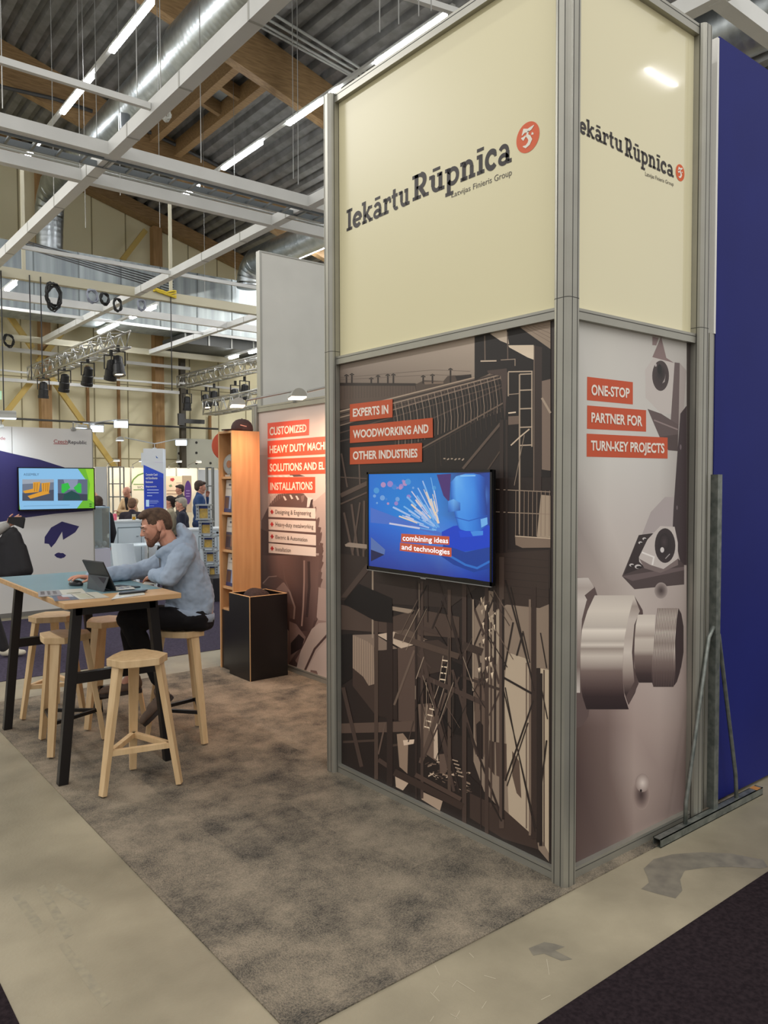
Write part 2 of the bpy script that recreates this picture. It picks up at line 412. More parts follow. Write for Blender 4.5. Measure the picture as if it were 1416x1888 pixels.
# ---- corrugated roof deck
SL = .28; Z0 = 13.17
deckm = mat('steel_deck', (132, 132, 130), .38, metal=.25, rgb2=(108, 107, 104), scale=3)
m = MB(); xs = []; x = -10; h = 0
while x < 34:
    xs += [(x, 0), (x+.16, 0), (x+.20, .13), (x+.32, .13)]; x += .36
for (a, ha), (b, hb) in zip(xs, xs[1:]):
    za = Z0-SL*a+ha; zb = Z0-SL*b+hb
    m.face([(a, 2, za), (b, 2, zb), (b, YB+.3, zb), (a, YB+.3, za)])
o = m.build('ceiling', deckm); tag(o, kind='structure')

# ---- glulam roof beams and columns
wood = mat('glulam', (158, 128, 88), .6, rgb2=(130, 103, 67), scale=3, stretch=(1, 8, 8), bump=.05)
wood_v = mat('glulam_upright', (168, 132, 86), .6, rgb2=(146, 112, 68), scale=3, stretch=(8, 8, .6))
def roof_beam(y, wd, depth, label, name='glulam_beam', x0=-9, x1=32):
    m = MB(); a = Z0-SL*x0; b = Z0-SL*x1
    vs = [(x0, y-wd/2, a), (x1, y-wd/2, b), (x1, y-wd/2, b-depth), (x0, y-wd/2, a-depth)]
    vs += [(p[0], y+wd/2, p[2]) for p in vs]
    m.mesh(vs, [(0, 1, 2, 3), (7, 6, 5, 4), (0, 4, 5, 1), (3, 2, 6, 7), (0, 3, 7, 4), (1, 5, 6, 2)])
    # two runs of purple-grey fixing straps
    o = m.build(name, wood); return tag(o, label, 'roof beam')
roof_beam(13.1, .24, .97, 'deep glued laminated timber roof beam crossing above the round duct')
roof_beam(18.9, .24, .97, 'deep glued laminated timber roof beam with a dark pipe along it')
roof_beam(23.7, .5, .4, 'sloping timber rafter along the top of the cream end wall')
def purlin(p, q, label):
    z = 0
    a = onP(p[0], p[1], (0, 0, Z0-.45), (SL, 0, 1)); b = onP(q[0], q[1], (0, 0, Z0-.45), (SL, 0, 1))
    x = (a.x+b.x)/2; m = MB(); m.bar((x, 13.2, Z0-SL*x-.22), (x, 18.85, Z0-SL*x-.22), .2, .4)
    tag(m.build('roof_purlin', wood), label, 'roof beam'); return x
xa = purlin((440, 128), (306, 245), 'timber purlin beside the roof hatch, nearer the round duct')
xb = purlin((499, 158), (350, 271), 'timber purlin beside the roof hatch, nearer the light row')
for i, y in enumerate((15.0, 16.0)):
    m = MB(); m.bar((xa, y, Z0-SL*xa-.2), (xb, y, Z0-SL*xb-.2), .14, .3)
    tag(m.build('roof_trimmer', wood), ['short timber trimmer on the tower side of the roof hatch', 'short timber trimmer on the end wall side of the roof hatch'][i], 'roof beam')
m = MB(); m.bar((xa+.1, 15.5, Z0-SL*(xa+.1)-.02), (xb-.1, 15.5, Z0-SL*(xb-.1)-.02), .8, .02)
tag(m.build('roof_hatch', mat('hatch_pane', (150, 158, 160), .3)), 'small pale roof hatch framed between two purlins', 'hatch')
for x, lab in ((4.33, 'timber column on the cream end wall behind the first stage truss'), (8.04, 'timber column on the cream end wall above the blue banner pillar'), (13.6, 'timber column on the cream end wall beside the tall white wall')):
    m = MB(); m.bx(x-.16, x+.16, YB-.32, YB-.012, 0, Z0-SL*x-.4); tag(m.build('timber_column', wood_v), lab, 'column')
m = MB(); p = onY(331, 700, 23.7); m.bx(p.x-.09, p.x+.09, 23.4, 23.58, 0, 6.6); tag(m.build('steel_post', mat('dark_steel', (70, 64, 52), .5, .3)), 'slim dark steel post against the cream end wall', 'post')
ybr = mat('yellow_timber', (196, 168, 92), .6)
for i, (a, b) in enumerate([((10, 572), (60, 642)), ((135, 588), (70, 668)), ((58, 703), (0, 775)), ((92, 693), (212, 862)), ((268, 425), (225, 480))]):
    p = onY(a[0], a[1], 23.58); q = onY(b[0], b[1], 23.58); m = MB(); m.bar(p, q, .16, .12, (0, 1, 0))
    tag(m.build('diagonal_brace', ybr), ['yellow diagonal wall brace reaching the first column from the side aisle, upper', 'yellow diagonal wall brace rising away from the first column, upper', 'yellow diagonal wall brace descending to the side aisle, lower', 'long yellow diagonal wall brace descending towards the glass showcase', 'short yellow diagonal wall brace beside the second column under the roof'][i], 'brace')
bw = mat('brown_post', (140, 104, 60), .6)
for i, px in enumerate((161, 218, 386)):
    p = onY(px, 700, 23.85); m = MB(); m.bx(p.x-.04, p.x+.04, 23.8, 23.9, 0, 5.6 if px < 300 else 4.2); tag(m.build('wall_batten', bw), ['thin brown batten on the end wall behind the bright floodlights', 'thin brown batten on the end wall beside the blue banner pillar', 'thin brown batten on the end wall beside the brochure shelf'][i], 'batten')
# grey lined wall section with round holes
m = MB(); a = onY(328, 808, 23.6); b = onY(420, 865, 23.6)
m.bx(a.x, b.x+1.5, 23.6, 23.7, 0, a.z); m.k = 1
for px, py in ((362, 816), (362, 835), (362, 854), (388, 854), (330, 855), (330, 836)):
    q = onY(px, py, 23.6); m.lathe([(.045, 0), (.045, .012)], (q.x, 23.598, q.z), (0, -1, 0), 12)
tag(m.build('grey_cladding', [mat('grey_board', (164, 164, 150), .6), mat('hole_dark', (40, 38, 36), .7)]), 'low grey wall lining with round dark holes at the end wall', 'panel')

# ---- ventilation
zinc = mat('spiral_zinc', (186, 192, 194), .36, metal=1.0, rgb2=(164, 170, 172), scale=5)
def spiral(path, rs, n=28):
    """duct with raised seams"""
    m = MB(); out = []; rr = []
    for i in range(len(path)-1):
        p, q = Vector(path[i]), Vector(path[i+1]); L = (q-p).length; k = max(2, int(L/.13))
        for j in range(k):
            t = j/k; r = rs[i]*(1-t)+rs[i+1]*t
            out += [p.lerp(q, t), p.lerp(q, t+.12/k), p.lerp(q, t+.24/k)]; rr += [r, r*1.005, r]
    out.append(Vector(path[-1])); rr.append(rs[-1])
    m.tube(out, 1, n, rr); return m
c0 = onZ(365, 75, 10); dx = c0.x
yv = 21.5
YD = yv-.9
zt = (onY(25, 440, YD).z+onY(475, 527, YD).z)/2; zb = (onY(237, 591, YD).z+onY(420, 620, YD).z)/2
path = [(dx, 3, 10), (dx, 12, 10), (dx, 12.3, 10), (dx, yv-.9, 10)] + [(dx, yv-.9+.7*math.sin(a), 10-.7*(1-math.cos(a))) for a in (PI/8, PI/4, 3*PI/8, PI/2)] + [(dx, yv-.2, zt)]
o = spiral(path, [.5, .5, .45, .42] + [.38]*4 + [.34]).build('spiral_duct', zinc, smooth=True); tag(o, 'large shiny spiral air duct running under the roof beside the big grid beam', 'air duct')
c1 = onZ(500, 470, 8.6); d2 = c1.x; yv2 = onZ(437, 487, 8.6).y
path = [(d2, 8, 8.6), (d2, yv2-.7, 8.6)] + [(d2, yv2-.7+.6*math.sin(a), 8.6-.6*(1-math.cos(a))) for a in (PI/8, PI/4, 3*PI/8, PI/2)] + [(d2, yv2-.1, min(zt, 7.9))]
o = spiral(path, [.4, .4] + [.37]*4 + [.37]).build('spiral_duct', zinc, smooth=True); tag(o, 'spiral air duct bending down behind the tall white wall', 'air duct')
q = onZ(1355, 55, 8.0)
o = spiral([(q.x, q.y-3, 8.0), (q.x, q.y+5, 8.0)], [.42, .42]).build('spiral_duct', zinc, smooth=True); tag(o, 'ribbed spiral air duct above the blue wall', 'air duct')
zincp = mat('sheet_zinc', (176, 184, 184), .5, metal=.85, rgb2=(140, 148, 150), scale=1.6, stretch=(3, 1, .15))
m = MB(); m.bx(-4, 11.5, YD, YD+1.5, zb, zt); m.k = 1
for i in range(13): m.bx(-4+i*1.2, -3.965+i*1.2, YD-.02, YD, zb, zt)
m.bx(-4, 11.5, YD-.06, YD, zb+(zt-zb)*.42, zb+(zt-zb)*.46)
o = m.build('rectangular_duct', [zincp, mat('duct_flange', (120, 126, 126), .4, .8)]); tag(o, 'long rectangular galvanised air duct across the end of the hall', 'air duct')
m = MB(); a = onY(335, 620, YD+.5); m.bx(a.x, a.x+3.3, YD+.3, YD+2, 6.14, zb-.05); m.k = 1
for i in range(5): m.bx(a.x+i*.8, a.x+i*.8+.05, YD+.27, YD+.3, 6.14, zb-.05)
o = m.build('air_handling_unit', [mat('unit_dark', (66, 68, 66), .5), mat('unit_frame', (150, 152, 148), .4, .6)]); tag(o, 'dark air handling box with pale frame bars under the rectangular duct', 'air unit')
q = onZ(230, 262, 8.2); m = MB(); m.lathe([(.13, 0), (.14, .02), (.11, .04), (.11, .6)], (q.x, q.y, 8.1), n=20); tag(m.build('vent_stub', zinc, smooth=True), 'short round metal vent stub hanging under the timber beam', 'vent')
dark = mat('dark_pipe', (74, 74, 74), .5, .3)
m = MB(); m.tube([onY(x, y, 18.68) for x, y in ((258, 235), (330, 270), (415, 312), (540, 380))], .05); tag(m.build('roof_pipe', dark, smooth=True), 'dark grey pipe along the timber beam above the cable ladder', 'pipe')
m = MB(); m.tube([onY(x, y, 18.68) for x, y in ((-20, 155), (100, 182), (170, 205))], .05); tag(m.build('roof_pipe', dark, smooth=True), 'dark grey pipe along the timber beam beside the first light row', 'pipe')
galv = mat('galvanised', (150, 152, 150), .38, .8)
cond = mat('pale_conduit', (176, 178, 172), .45)
pts = [((482, 12), (690, 142)), ((478, 26), (684, 148)), ((474, 38), (676, 152)), ((474, 46), (671, 153))]
for i, (a, b) in enumerate(pts):
    p = onP(a[0], a[1], (0, 0, Z0-.14), (SL, 0, 1)); q = onP(b[0], b[1], (0, 0, Z0-.14), (SL, 0, 1)); d = q-p; m = MB(); m.tube([p-d*.5, q+d*.6], .03, 6)
    tag(m.build('conduit_pipe', cond, smooth=True), 'thin pale conduit along the timber beam above the tower', 'pipe', 'conduits on the timber beam')
for i in range(4):
    y = onZ(340, 343+i*5.5, 7.0).y; m = MB(); m.tube([(-3, y, 7), (12, y, 7)], .022, 6)
    tag(m.build('conduit_pipe', cond, smooth=True), 'thin pale conduit strung between the two white cross beams', 'pipe', 'conduits between cross beams')
for i in range(5):
    a = onY(30+i*3, 440+i*4, 19.0); b = onY(320, 520+i*5, 19.0); m = MB(); m.tube([a, b], .018, 5)
    tag(m.build('hall_cable', dark, smooth=True), 'thin dark cable strung in front of the rectangular duct', 'cable', 'cables before the rectangular duct')

# ---- white hanging grid
gw = mat('grid_white', (226, 227, 224), .42, rgb2=(218, 219, 216), scale=2)
gc = mat('grid_cream', (206, 200, 174), .5)
def grid_y(x, y0, y1, wd, ht, label):
    m = MB(); m.bx(x-wd/2, x+wd/2, y0, y1, 6-ht/2, 6+ht/2); k = int((y1-y0)/1.5); m.k = 1
    for i in range(k): m.bx(x-wd/2-.004, x+wd/2+.004, y0+i*1.5, y0+i*1.5+.03, 6-ht/2-.004, 6+ht/2)
    tag(m.build('grid_beam', [gw, mat('grid_joint', (176, 176, 170), .5)]), label, 'ceiling grid beam')
def grid_x(y, x0, x1, wd, ht, label, mt=gw, z=6.0):
    m = MB(); m.bx(x0, x1, y-wd/2, y+wd/2, z-ht/2, z+ht/2)
    tag(m.build('grid_beam', mt), label, 'ceiling grid beam')
grid_y(.9, 1.2, 22.4, .15, .17, 'thick white grid beam running lengthwise above the bar table')
grid_y(3.9, -2, 22.4, .14, .15, 'thick white grid beam lengthwise, passing behind the tower top')
grid_y(7.2, -2, 22.4, .13, .14, 'white lengthwise grid beam meeting the tall white wall near its top')
grid_y(10.5, 4, 22.4, .13, .14, 'white lengthwise grid beam farthest along, beside the third column')
grid_x(6.49, -6, .82, .055, .07, 'thin white cross bar ending on the thick beam under the round duct')
grid_x(7.92, -6, 16, .12, .16, 'thick white cross beam with the cable ladder beneath')
grid_x(9.0, -6, 16, .12, .16, 'thick white cross beam with two white drop rods beneath')
grid_x(12.95, .9, 14, .05, .07, 'thin white cross bar in front of the upper half of the rectangular duct')
grid_x(14.95, -4, 14, .14, .2, 'cream cross beam carrying coiled black cables', gc)
grid_x(17.0, -4, 14, .12, .17, 'white cross beam in front of the lower half of the rectangular duct')
grid_x(18.4, -4, 14, .05, .07, 'thin white cross bar just below the rectangular duct')
grid_x(22.4, -4, 14, .12, .18, 'cream cross beam above the first stage truss', gc)
for i, (a, b, wd) in enumerate([((0, 642), (190, 664), .12), ((0, 699), (330, 724), .1), ((173, 697), (331, 709), .06), ((232, 668), (350, 680), .1), ((237, 644), (350, 657), .14), ((0, 682), (54, 688), .05), ((330, 706), (478, 722), .07)]):
    p = onY(a[0], a[1], 23.3); q = onY(b[0], b[1], 23.3); m = MB(); m.bar(p, q, wd, wd)
    tag(m.build('grid_bar', gw), ['pale bar low on the end wall behind the stage truss top', 'long pale bar low on the end wall under the stage truss', 'short pale bar low on the end wall between the two trusses', 'pale bar on the end wall level with the hanging spotlights', 'thick pale bar on the end wall above the second truss', 'short thin pale bar by the side edge of the end wall', 'pale bar on the end wall behind the second truss'][i], 'ceiling grid beam')
p = onZ(770, -1, 7.5); q = onZ(838, 21, 7.5); m = MB(); m.bar(p-(q-p)*.5, q+(q-p)*.3, .07, .07); tag(m.build('grid_bar', gw), 'pale bar above the light row over the tower top', 'ceiling grid beam')
q = onZ(1416, 60, 6.0); grid_x(q.y, 3.9, 14, .14, .16, 'white cross beam end above the blue wall')
# cable ladder under the cross beam
m = MB(); yl = 8.16
for dy in (-.14, .14): m.bx(-6, 16, yl+dy-.01, yl+dy+.01, 5.9, 5.98)
for i in range(72): m.bx(-6+i*.3, -5.97+i*.3, yl-.14, yl+.14, 5.9, 5.925)
m.k = 1
for j in range(2): m.tube([(-6, yl-.12+j*.05, 5.94), (16, yl-.12+j*.05, 5.94)], .012, 6)
tag(m.build('cable_ladder', [mat('ladder_steel', (128, 134, 138), .4, .6), mat('cable_grey', (150, 152, 150), .5)]), 'galvanised cable ladder slung under the white cross beam', 'cable ladder')
# drop rods
for i, (px, pt, pb) in enumerate([(41, 312, 505), (312, 380, 540)]):
    b = onY(px+3, pb, 14.9); t = onY(px, pt, 14.9)
    m = MB(); m.bar(b, (b.x, 14.9, t.z+.3), .07, .04); tag(m.build('drop_rod', gc), ['white drop rod before the round duct, holding the cream beam', 'white drop rod holding the cream beam by the yellow cable'][i], 'rod')
wire = mat('wire_steel', (150, 150, 146), .4, .6)
for px, py in [(253, 178), (371, 300), (297, 205), (148, 330), (180, 340), (222, 360), (295, 420), (434, 540), (541, 330), (550, 340), (700, 60), (735, 45), (772, 30), (795, 20), (1348, 20), (158, 420), (100, 380), (378, 560), (5, 200)]:
    b = onZ(px, py, 6.1) if py < 300 else onZ(px, py, 6.3)
    z = min(12, Z0-SL*b.x); m = MB(); m.tube([b, (b.x, b.y, z)], .006, 5)
    tag(m.build('suspension_wire', wire), 'thin steel suspension wire between grid and roof', 'wire', 'suspension wires')
for px, y0, y1 in [(5, 560, 760), (56, 575, 700), (76, 580, 690), (315, 560, 720)]:
    b = onY(px+2, y1, 14.86); m = MB(); m.tube([(b.x, 14.86, 6.0), b], .012, 5)
    tag(m.build('hanging_cable', mat('black_cable', (30, 30, 30), .5)), 'thin black cable hanging straight down before the end wall', 'cable', 'hanging black cables')
# coils of spare cable
def coil(px, py, y, r, n, mt, label, sq=1.35):
    c = onY(px, py, y); pts = []
    for i in range(n*18+1):
        a = 2*PI*i/18; k = 1+.26*math.sin(i*.37)+.13*math.sin(i*1.3+.4); pts.append((c.x+r*k*math.cos(a)*.8, y-.06+.03*math.sin(i*.5), c.z+r*k*sq*math.sin(a)))
    m = MB(); m.tube(pts, .018, 5); tag(m.build('cable_coil', mt, smooth=True), label, 'cable coil')
bc = mat('black_cable', (30, 30, 30), .5); gcab = mat('grey_cable', (150, 156, 170), .5)
coil(95, 548, 14.8, .17, 7, bc, 'large coil of black cable hanging from the cream beam')
coil(190, 553, 14.8, .11, 4, bc, 'small round coil of black cable on the cream beam', 1.0)
coil(167, 549, 14.8, .13, 3, gcab, 'coil of grey cable on the cream beam between two black coils', 1.0)
coil(258, 565, 14.8, .1, 3, gcab, 'loose coil of grey cable past the thick beam', 1.1)
coil(214, 565, 14.8, .1, 3, bc, 'black cable loop against the underside of the crossing beams', 1.3)
coil(14, 630, 22.3, .16, 4, bc, 'small coil of black cable on the far cream beam', 1.0)
coil(302, 213, 8.2, .06, 4, mat('white_cable', (196, 196, 188), .5), 'small coil of white cable beside the thick beam', 1.4)
for c, dy, nm, lab in (((216, 190, 50), 0, 'yellow_cable', 'bunch of yellow cable lying on the cream beam'), ((40, 70, 150), .06, 'blue_cable', 'short run of blue cable on the cream beam')):
    m = MB(); a = onY(283, 541, 14.85); b = onY(325, 549, 14.85)
    for j in range(4): m.tube([a.lerp(b, t)+Vector((0, dy, .05+.05*math.sin(t*5+j)+j*.015)) for t in [i/10*(1 if dy == 0 else .6) for i in range(11)]], .022, 5)
    tag(m.build('cable_bunch', mat(nm, c, .5), smooth=True), lab, 'cable')

# ---- LED rows
ledm = glow('led_light', (248, 250, 255), 42.0)
housing = mat('trunking', (205, 206, 202), .5)
def led_row(name_label, segs, z, r=.045):
    X = sum(onZ(*a, z).x+onZ(*b, z).x for a, b in segs)/(2*len(segs))
    ys = [sorted((onZ(*a, z).y, onZ(*b, z).y)) for a, b in segs]
    y0 = min(a for a, b in ys)-.2; y1 = max(b for a, b in ys)+.3
    t = thing('light_row', name_label, 'ceiling light', (X, (y0+y1)/2, z))
    m = MB(); m.bx(X-.04, X+.04, y0, y1, z+.03, z+.09); m.build('trunking', housing, t)
    for a, b in ys:
        m = MB(); m.bx(X-r, X+r, a, b, z-.04, z+.03); m.build('light_tube', ledm, t)
led_row('long LED light row above the bar table beside the round duct', [((290, 5), (210, 95)), ((172, 140), (115, 207)), ((68, 258), (40, 290))], 9.5)
led_row('long LED light row over the tower running to the end wall', [((825, 30), (697, 117)), ((628, 165), (612, 175)), ((592, 185), (532, 228)), ((482, 262), (410, 310)), ((362, 341), (330, 362))], 9.5)
led_row('LED light row visible between the tower and the tall white wall', [((545, 476), (577, 464)), ((578, 463), (604, 453))], 9.0)
led_row('LED light row in front of the rectangular duct and stage truss', [((180, 612), (192, 607)), ((194, 606), (218, 597)), ((240, 585), (253, 580)), ((268, 575), (288, 566))], 6.35)
led_row('short LED light row by the black cable coil', [((-8, 548), (2, 543)), ((11, 534), (30, 522))], 6.35)
led_row('LED light row beside the tall white wall below the grid', [((426, 660), (438, 656)), ((462, 650), (480, 643))], 5.9)

# ---- stage trusses and spotlights
alu = mat('truss_alu', (188, 188, 184), .3, .9)
def truss(p, q, s, label, n):
    p, q = Vector(p), Vector(q); d = (q-p).normalized(); sx = d.cross(Vector((0, 0, 1))).normalized(); uz = sx.cross(d)
    m = MB(); cs = [sx*a*s/2+uz*b*s/2 for a, b in ((-1, -1), (1, -1), (1, 1), (-1, 1))]
    for c in cs: m.tube([p+c, q+c], .028, 6)
    for i in range(n):
        a = p.lerp(q, i/n); b = p.lerp(q, (i+1)/n)
        for k in range(4):
            c1, c2 = cs[k], cs[(k+1) % 4]
            if i % 2: c1, c2 = c2, c1
            m.tube([a+c1, b+c2], .014, 4)
            if i == 0: m.tube([p+c1, p+c2], .018, 4)
    tag(m.build('lighting_truss', alu, smooth=True), label, 'truss')
t1a, t1b = onZ(63, 690, 5.0), onZ(247, 626, 5.0); t1b = Vector((t1a.x, t1b.y, 5)); t1a.y = min(t1a.y, 23)
truss(t1a, t1b, .36, 'aluminium lighting truss with four black spotlights, beside the first column', 22)
t2a, t2b = onZ(338, 706, 5.2), onZ(490, 664, 5.2); t2a.y = min(t2a.y, 23)
t2a.x = t2b.x = onZ(478, 670, 5.2).x
truss(t2a, t2b, .36, 'aluminium lighting truss ending behind the tall white wall', 18)
p, q = atD(386, 752, 23), atD(500, 742, 20)
truss(p, Vector((q.x, q.y, p.z)), .4, 'low pale truss seen above the brown cap', 14)
blk = mat('lamp_black', (24, 24, 25), .45); lensg = glow('warm_lens', (255, 236, 200), 3.0)
def spotlight(px, py, at, label, tilt, k=.88):
    """black stage lamp hung from truss line at depth of the truss"""
    c = at
    t = thing('stage_spotlight', label, 'spotlight', c)
    m = MB(); R = Matrix.Rotation(tilt, 3, 'X'); ax = R @ Vector((0, 0, -1))
    b = Vector(c) - Vector((0, 0, .1))
    m.lathe([(r*k, h*k) for r, h in [(.05, -.24), (.12, -.2), (.13, .0), (.15, .02), (.15, .2), (.165, .21), (.165, .3), (.14, .3), (.13, .22)]], b, ax, 18); m.build('lamp_body', blk, t, smooth=False)
    m = MB(); m.lathe([(.13*k, 0), (.06*k, .01), (.001, .015)], b+ax*.25*k, ax, 18); m.build('lens', lensg, t)
    m = MB()
    for s in (-1, 1): m.bar(b+Vector((s*.18*k, 0, -.02)), b+Vector((s*.18*k, 0, .3)), .015, .05, (0, 1, 0))
    m.bar(b+Vector((-.19*k, 0, .3)), b+Vector((.19*k, 0, .3)), .05, .02); m.bx(b.x-.03, b.x+.03, b.y-.03, b.y+.03, b.z+.3, b.z+.44); m.build('yoke', blk, t)
for i, (px, py) in enumerate([(80, 711), (119, 697), (162, 684), (205, 672), (218, 664)]):
    q = onX(px, py, t1a.x+(.12 if i == 4 else 0)); spotlight(px, py, q, 'black stage spotlight, ' + ['lit lamp at the aisle end of the first truss', 'second along the first truss from the side aisle', 'third along the first truss from the side aisle', 'tilted lit lamp at the free end of the first truss', 'upright lamp at the free end of the first truss'][i], [.1, .35, .4, .35, -.2][i])
for i, (px, py) in enumerate([(345, 737), (380, 733), (395, 727), (434, 723), (451, 715)]):
    q = onX(px, py, t2a.x+(.1 if i in (2, 4) else 0)); spotlight(px, py, q, 'small black stage spotlight, ' + ['single lamp at the free end of the second truss', 'tilted lamp of the middle couple on the second truss', 'upright lamp of the middle couple on the second truss', 'tilted lamp of the last couple on the second truss', 'upright lamp of the last couple on the second truss'][i], [.05, -.3, .05, -.3, .1][i])

m = MB(); p = onY(-12, 770, 23.3); q = onY(402, 791, 23.3); m.tube([p, q], .035, 6); tag(m.build('lamp_rail', dark, smooth=True), 'long thin dark rail across the end wall above the navy wall and pillar lamps', 'rail')
m = MB(); a = onY(333, 776, 23.35); b = onY(376, 778, 23.35); m.bar(a, b, .12, .14); m.bx(a.x-.1, a.x+.12, 23.28, 23.38, a.z-.15, a.z+.25); tag(m.build('wall_bar_light', dark), 'dark bar light on the end wall beside the second column', 'light')  # dark bar-shaped light fitting, not glowing
m = MB(); a = onY(-6, 736, 23.5); b = onY(3, 721, 23.5); m.bx(a.x, b.x, 23.5, 23.56, a.z, b.z); tag(m.build('exit_sign', glow('exit_green', (30, 150, 80), .8)), 'green emergency sign on the end wall, cut by the picture edge', 'sign')
# ================================================================== THE SIGN TOWER
alum = mat('anodised_alu', (166, 164, 154), .36, metal=.55, rgb2=(160, 158, 148), scale=6)
groove = mat('groove_dark', (58, 57, 53), .6)
cream_film = mat('lit_cream_film', (220, 212, 174), .34, spec=.5, emit=(212, 203, 158), estr=.06)
gloss_film = mat('gloss_cream_film', (222, 214, 178), .07, spec=.6, coat=.5, emit=(212, 203, 158), estr=.06, bump=.02, rgb2=(220, 212, 177), scale=1.6, detail=1)
H_T, H_D, H_R = 4.03, 2.5, .053
inkm = printed('mural_ink', .5, gain=1.4)
inkm_w = printed('wall_ink', .5)
tower = thing('sign_tower', 'tall square sign tower with cream lit top and printed industrial photos, under the light row', 'sign tower', (.5, .85, 0))
def post(x, y, parent, h=H_T, s=.086, joint_at=H_D, name='post'):
    r = .022; a = s/2
    pl = []
    for cx, cy, a0 in ((a-r, a-r, 0), (-a+r, a-r, 90), (-a+r, -a+r, 180), (a-r, -a+r, 270)):
        pl += [(x+cx+r*math.cos(math.radians(a0+t)), y+cy+r*math.sin(math.radians(a0+t))) for t in (0, 30, 60, 90)]
    m = MB(); m.vprism(pl, 0, h); m.k = 1
    for d in (-.017, .017):
        for sx, sy in ((1, 0), (-1, 0)): m.bx(x+sx*(a-.001)-.0015, x+sx*(a-.001)+.0015, y+d-.002, y+d+.002, 0, h)
        for sy in (1, -1): m.bx(x+d-.002, x+d+.002, y+sy*(a-.001)-.0015, y+sy*(a-.001)+.0015, 0, h)
    if joint_at:
        m.vprism([((px-x)*1.012+x, (py-y)*1.012+y) for px, py in pl], joint_at+.028, joint_at+.031)
    return m.build(name, [alum, groove], parent)
for x, y in ((-.004, -.01), (-.012, 1.712), (1.05, -.008), (1.05, 1.712)): post(x, y, tower)
def rail(axis, c, a, b, z0, z1, parent, t=.045):
    m = MB(); m.k = 0
    if axis == 'y': m.bx(c-t/2, c+t/2, a, b, z0, z1); m.k = 1; m.bx(c-t/2-.001, c+t/2+.001, a, b, z0+(z1-z0)*.68, z0+(z1-z0)*.68+.003)
    else: m.bx(a, b, c-t/2, c+t/2, z0, z1); m.k = 1; m.bx(a, b, c-t/2-.001, c+t/2+.001, z0+(z1-z0)*.68, z0+(z1-z0)*.68+.003)
    return m.build('rail', [alum, groove], parent)
for z0, z1 in ((.004, H_R), (2.453, H_D), (3.978, H_T)):
    rail('y', .0, .034, 1.668, z0, z1, tower); rail('x', .0, .04, 1.006, z0, z1, tower)
    rail('y', 1.05, .036, 1.668, z0, z1, tower); rail('x', 1.712, .032, 1.006, z0, z1, tower)
PX, PY = .006, .006                       # printed planes
m = MB(); m.bx(PX, PX+.012, .034, 1.668, H_D, 3.978); lp = m.build('light_panel', cream_film, tower, label='cream lit panel facing the bar table')
m = MB(); m.bx(.04, 1.006, PY, PY+.012, H_D, 3.978); rp = m.build('light_panel', gloss_film, tower, label='glossy cream lit panel facing the purple aisle')
white_board = mat('white_board', (206, 204, 196), .5)
m = MB(); m.bx(1.045, 1.057, .036, 1.668, .05, 3.978); m.build('plain_panel', white_board, tower)
m = MB(); m.bx(.032, 1.006, 1.706, 1.718, .05, 3.978); m.build('plain_panel', white_board, tower)
m = MB(); m.bx(.02, 1.04, .02, 1.7, 3.93, 3.94); m.build('lid_panel', white_board, tower)
logo_ink = mat('logo_ink', (44, 36, 34), .5); orange_ink = mat('orange_ink', (222, 92, 36), .45)
gray_ink = mat('grey_ink', (84, 78, 72), .5); white_ink = mat('white_ink', (240, 236, 222), .5)
# --- wordmark on a panel: pf maps pixels to the panel
def wordmark(pf, I, R, end, circ, crx, cry, sub, parent, first=True):
    """I, R, end: (baseline pixel of the I, of the R, of the last letter, heights)"""
    m = MB()
    def run(s, p0, p1, h0, h1):
        W = slab_width(s)
        slab_text(m, s, lambda x, y: pf(p0[0]+(p1[0]-p0[0])*x/W, p0[1]+(p1[1]-p0[1])*x/W - y*(h0+(h1-h0)*x/W)))
    run(*I); run(*R); m.build('lettering', logo_ink, parent)
    m = MB(); write(m, 'Latvijas Finieris Group', sub, pf, bold=.002, cap='L'); m.build('lettering', gray_ink, parent)
    cx, cy = circ[:2]; m = MB(); sh = (circ[2] if len(circ) > 2 else -.45)
    def cp(u, v): return pf(cx+u*crx, cy+(u*crx)*sh - v*cry)
    m.face([cp(math.cos(2*PI*i/40), math.sin(2*PI*i/40)) for i in range(40)])
    m.k = 1
    eps = m.v
    def cq(u, v):
        a = cp(u, v); b = (CAM-a).normalized(); return a
    m.k = 1
    off = pf.__defaults__[0] if pf.__defaults__ else 0
    for pts, wd in (([(-.5, .26), (-.32, .52), (.0, .44), (.28, .5), (.54, .62)], [.06, .27, .22, .22, .05]), ([(-.56, .1), (-.38, .0), (-.18, .14)], [.06, .22, .1]), ([(.04, .42), (-.06, .14), (.12, -.04), (.22, -.24), (.08, -.46), (-.18, -.58), (-.42, -.48)], [.1, .2, .27, .3, .26, .18, .05]), ([(.33, .15), (.5, .06)], [.17, .1])):
        ribbon(m, pts, wd, lambda u, v: (lambda a: a+(CAM-a).normalized()*0+pf.n*.0012)(cp(u, v)))
    m.build('emblem', [orange_ink, white_ink], parent)
class PF:
    """pixel -> point on a vertical panel plane, lifted towards the viewer by e"""
    def __init__(s, ax, c, e): s.ax, s.c, s.e = ax, c, e; s.n = Vector((-1, 0, 0)) if ax == 'x' else Vector((0, -1, 0))
    __defaults__ = None
    def __call__(s, x, y): return onX(x, y, s.c-s.e) if s.ax == 'x' else onY(x, y, s.c-s.e)
def k3(x, y): return (590+x/3.0128, 140+y/3.0128)
fL = PF('x', PX, .0012); fR = PF('y', PY, .0012)
a = k3(147, 865); b = k3(497, 712); c = k3(515, 697); d = k3(1062, 478)
wordmark(fL, ('Iekārtu', a, b, 27.5, 31.5), ('Rūpnīca', c, d, 32.5, 38.5), None, (973.3, 253, -.42), 21.3, 28, [k3(730, 676), k3(1065, 551), k3(1065, 515), k3(730, 648)], lp)
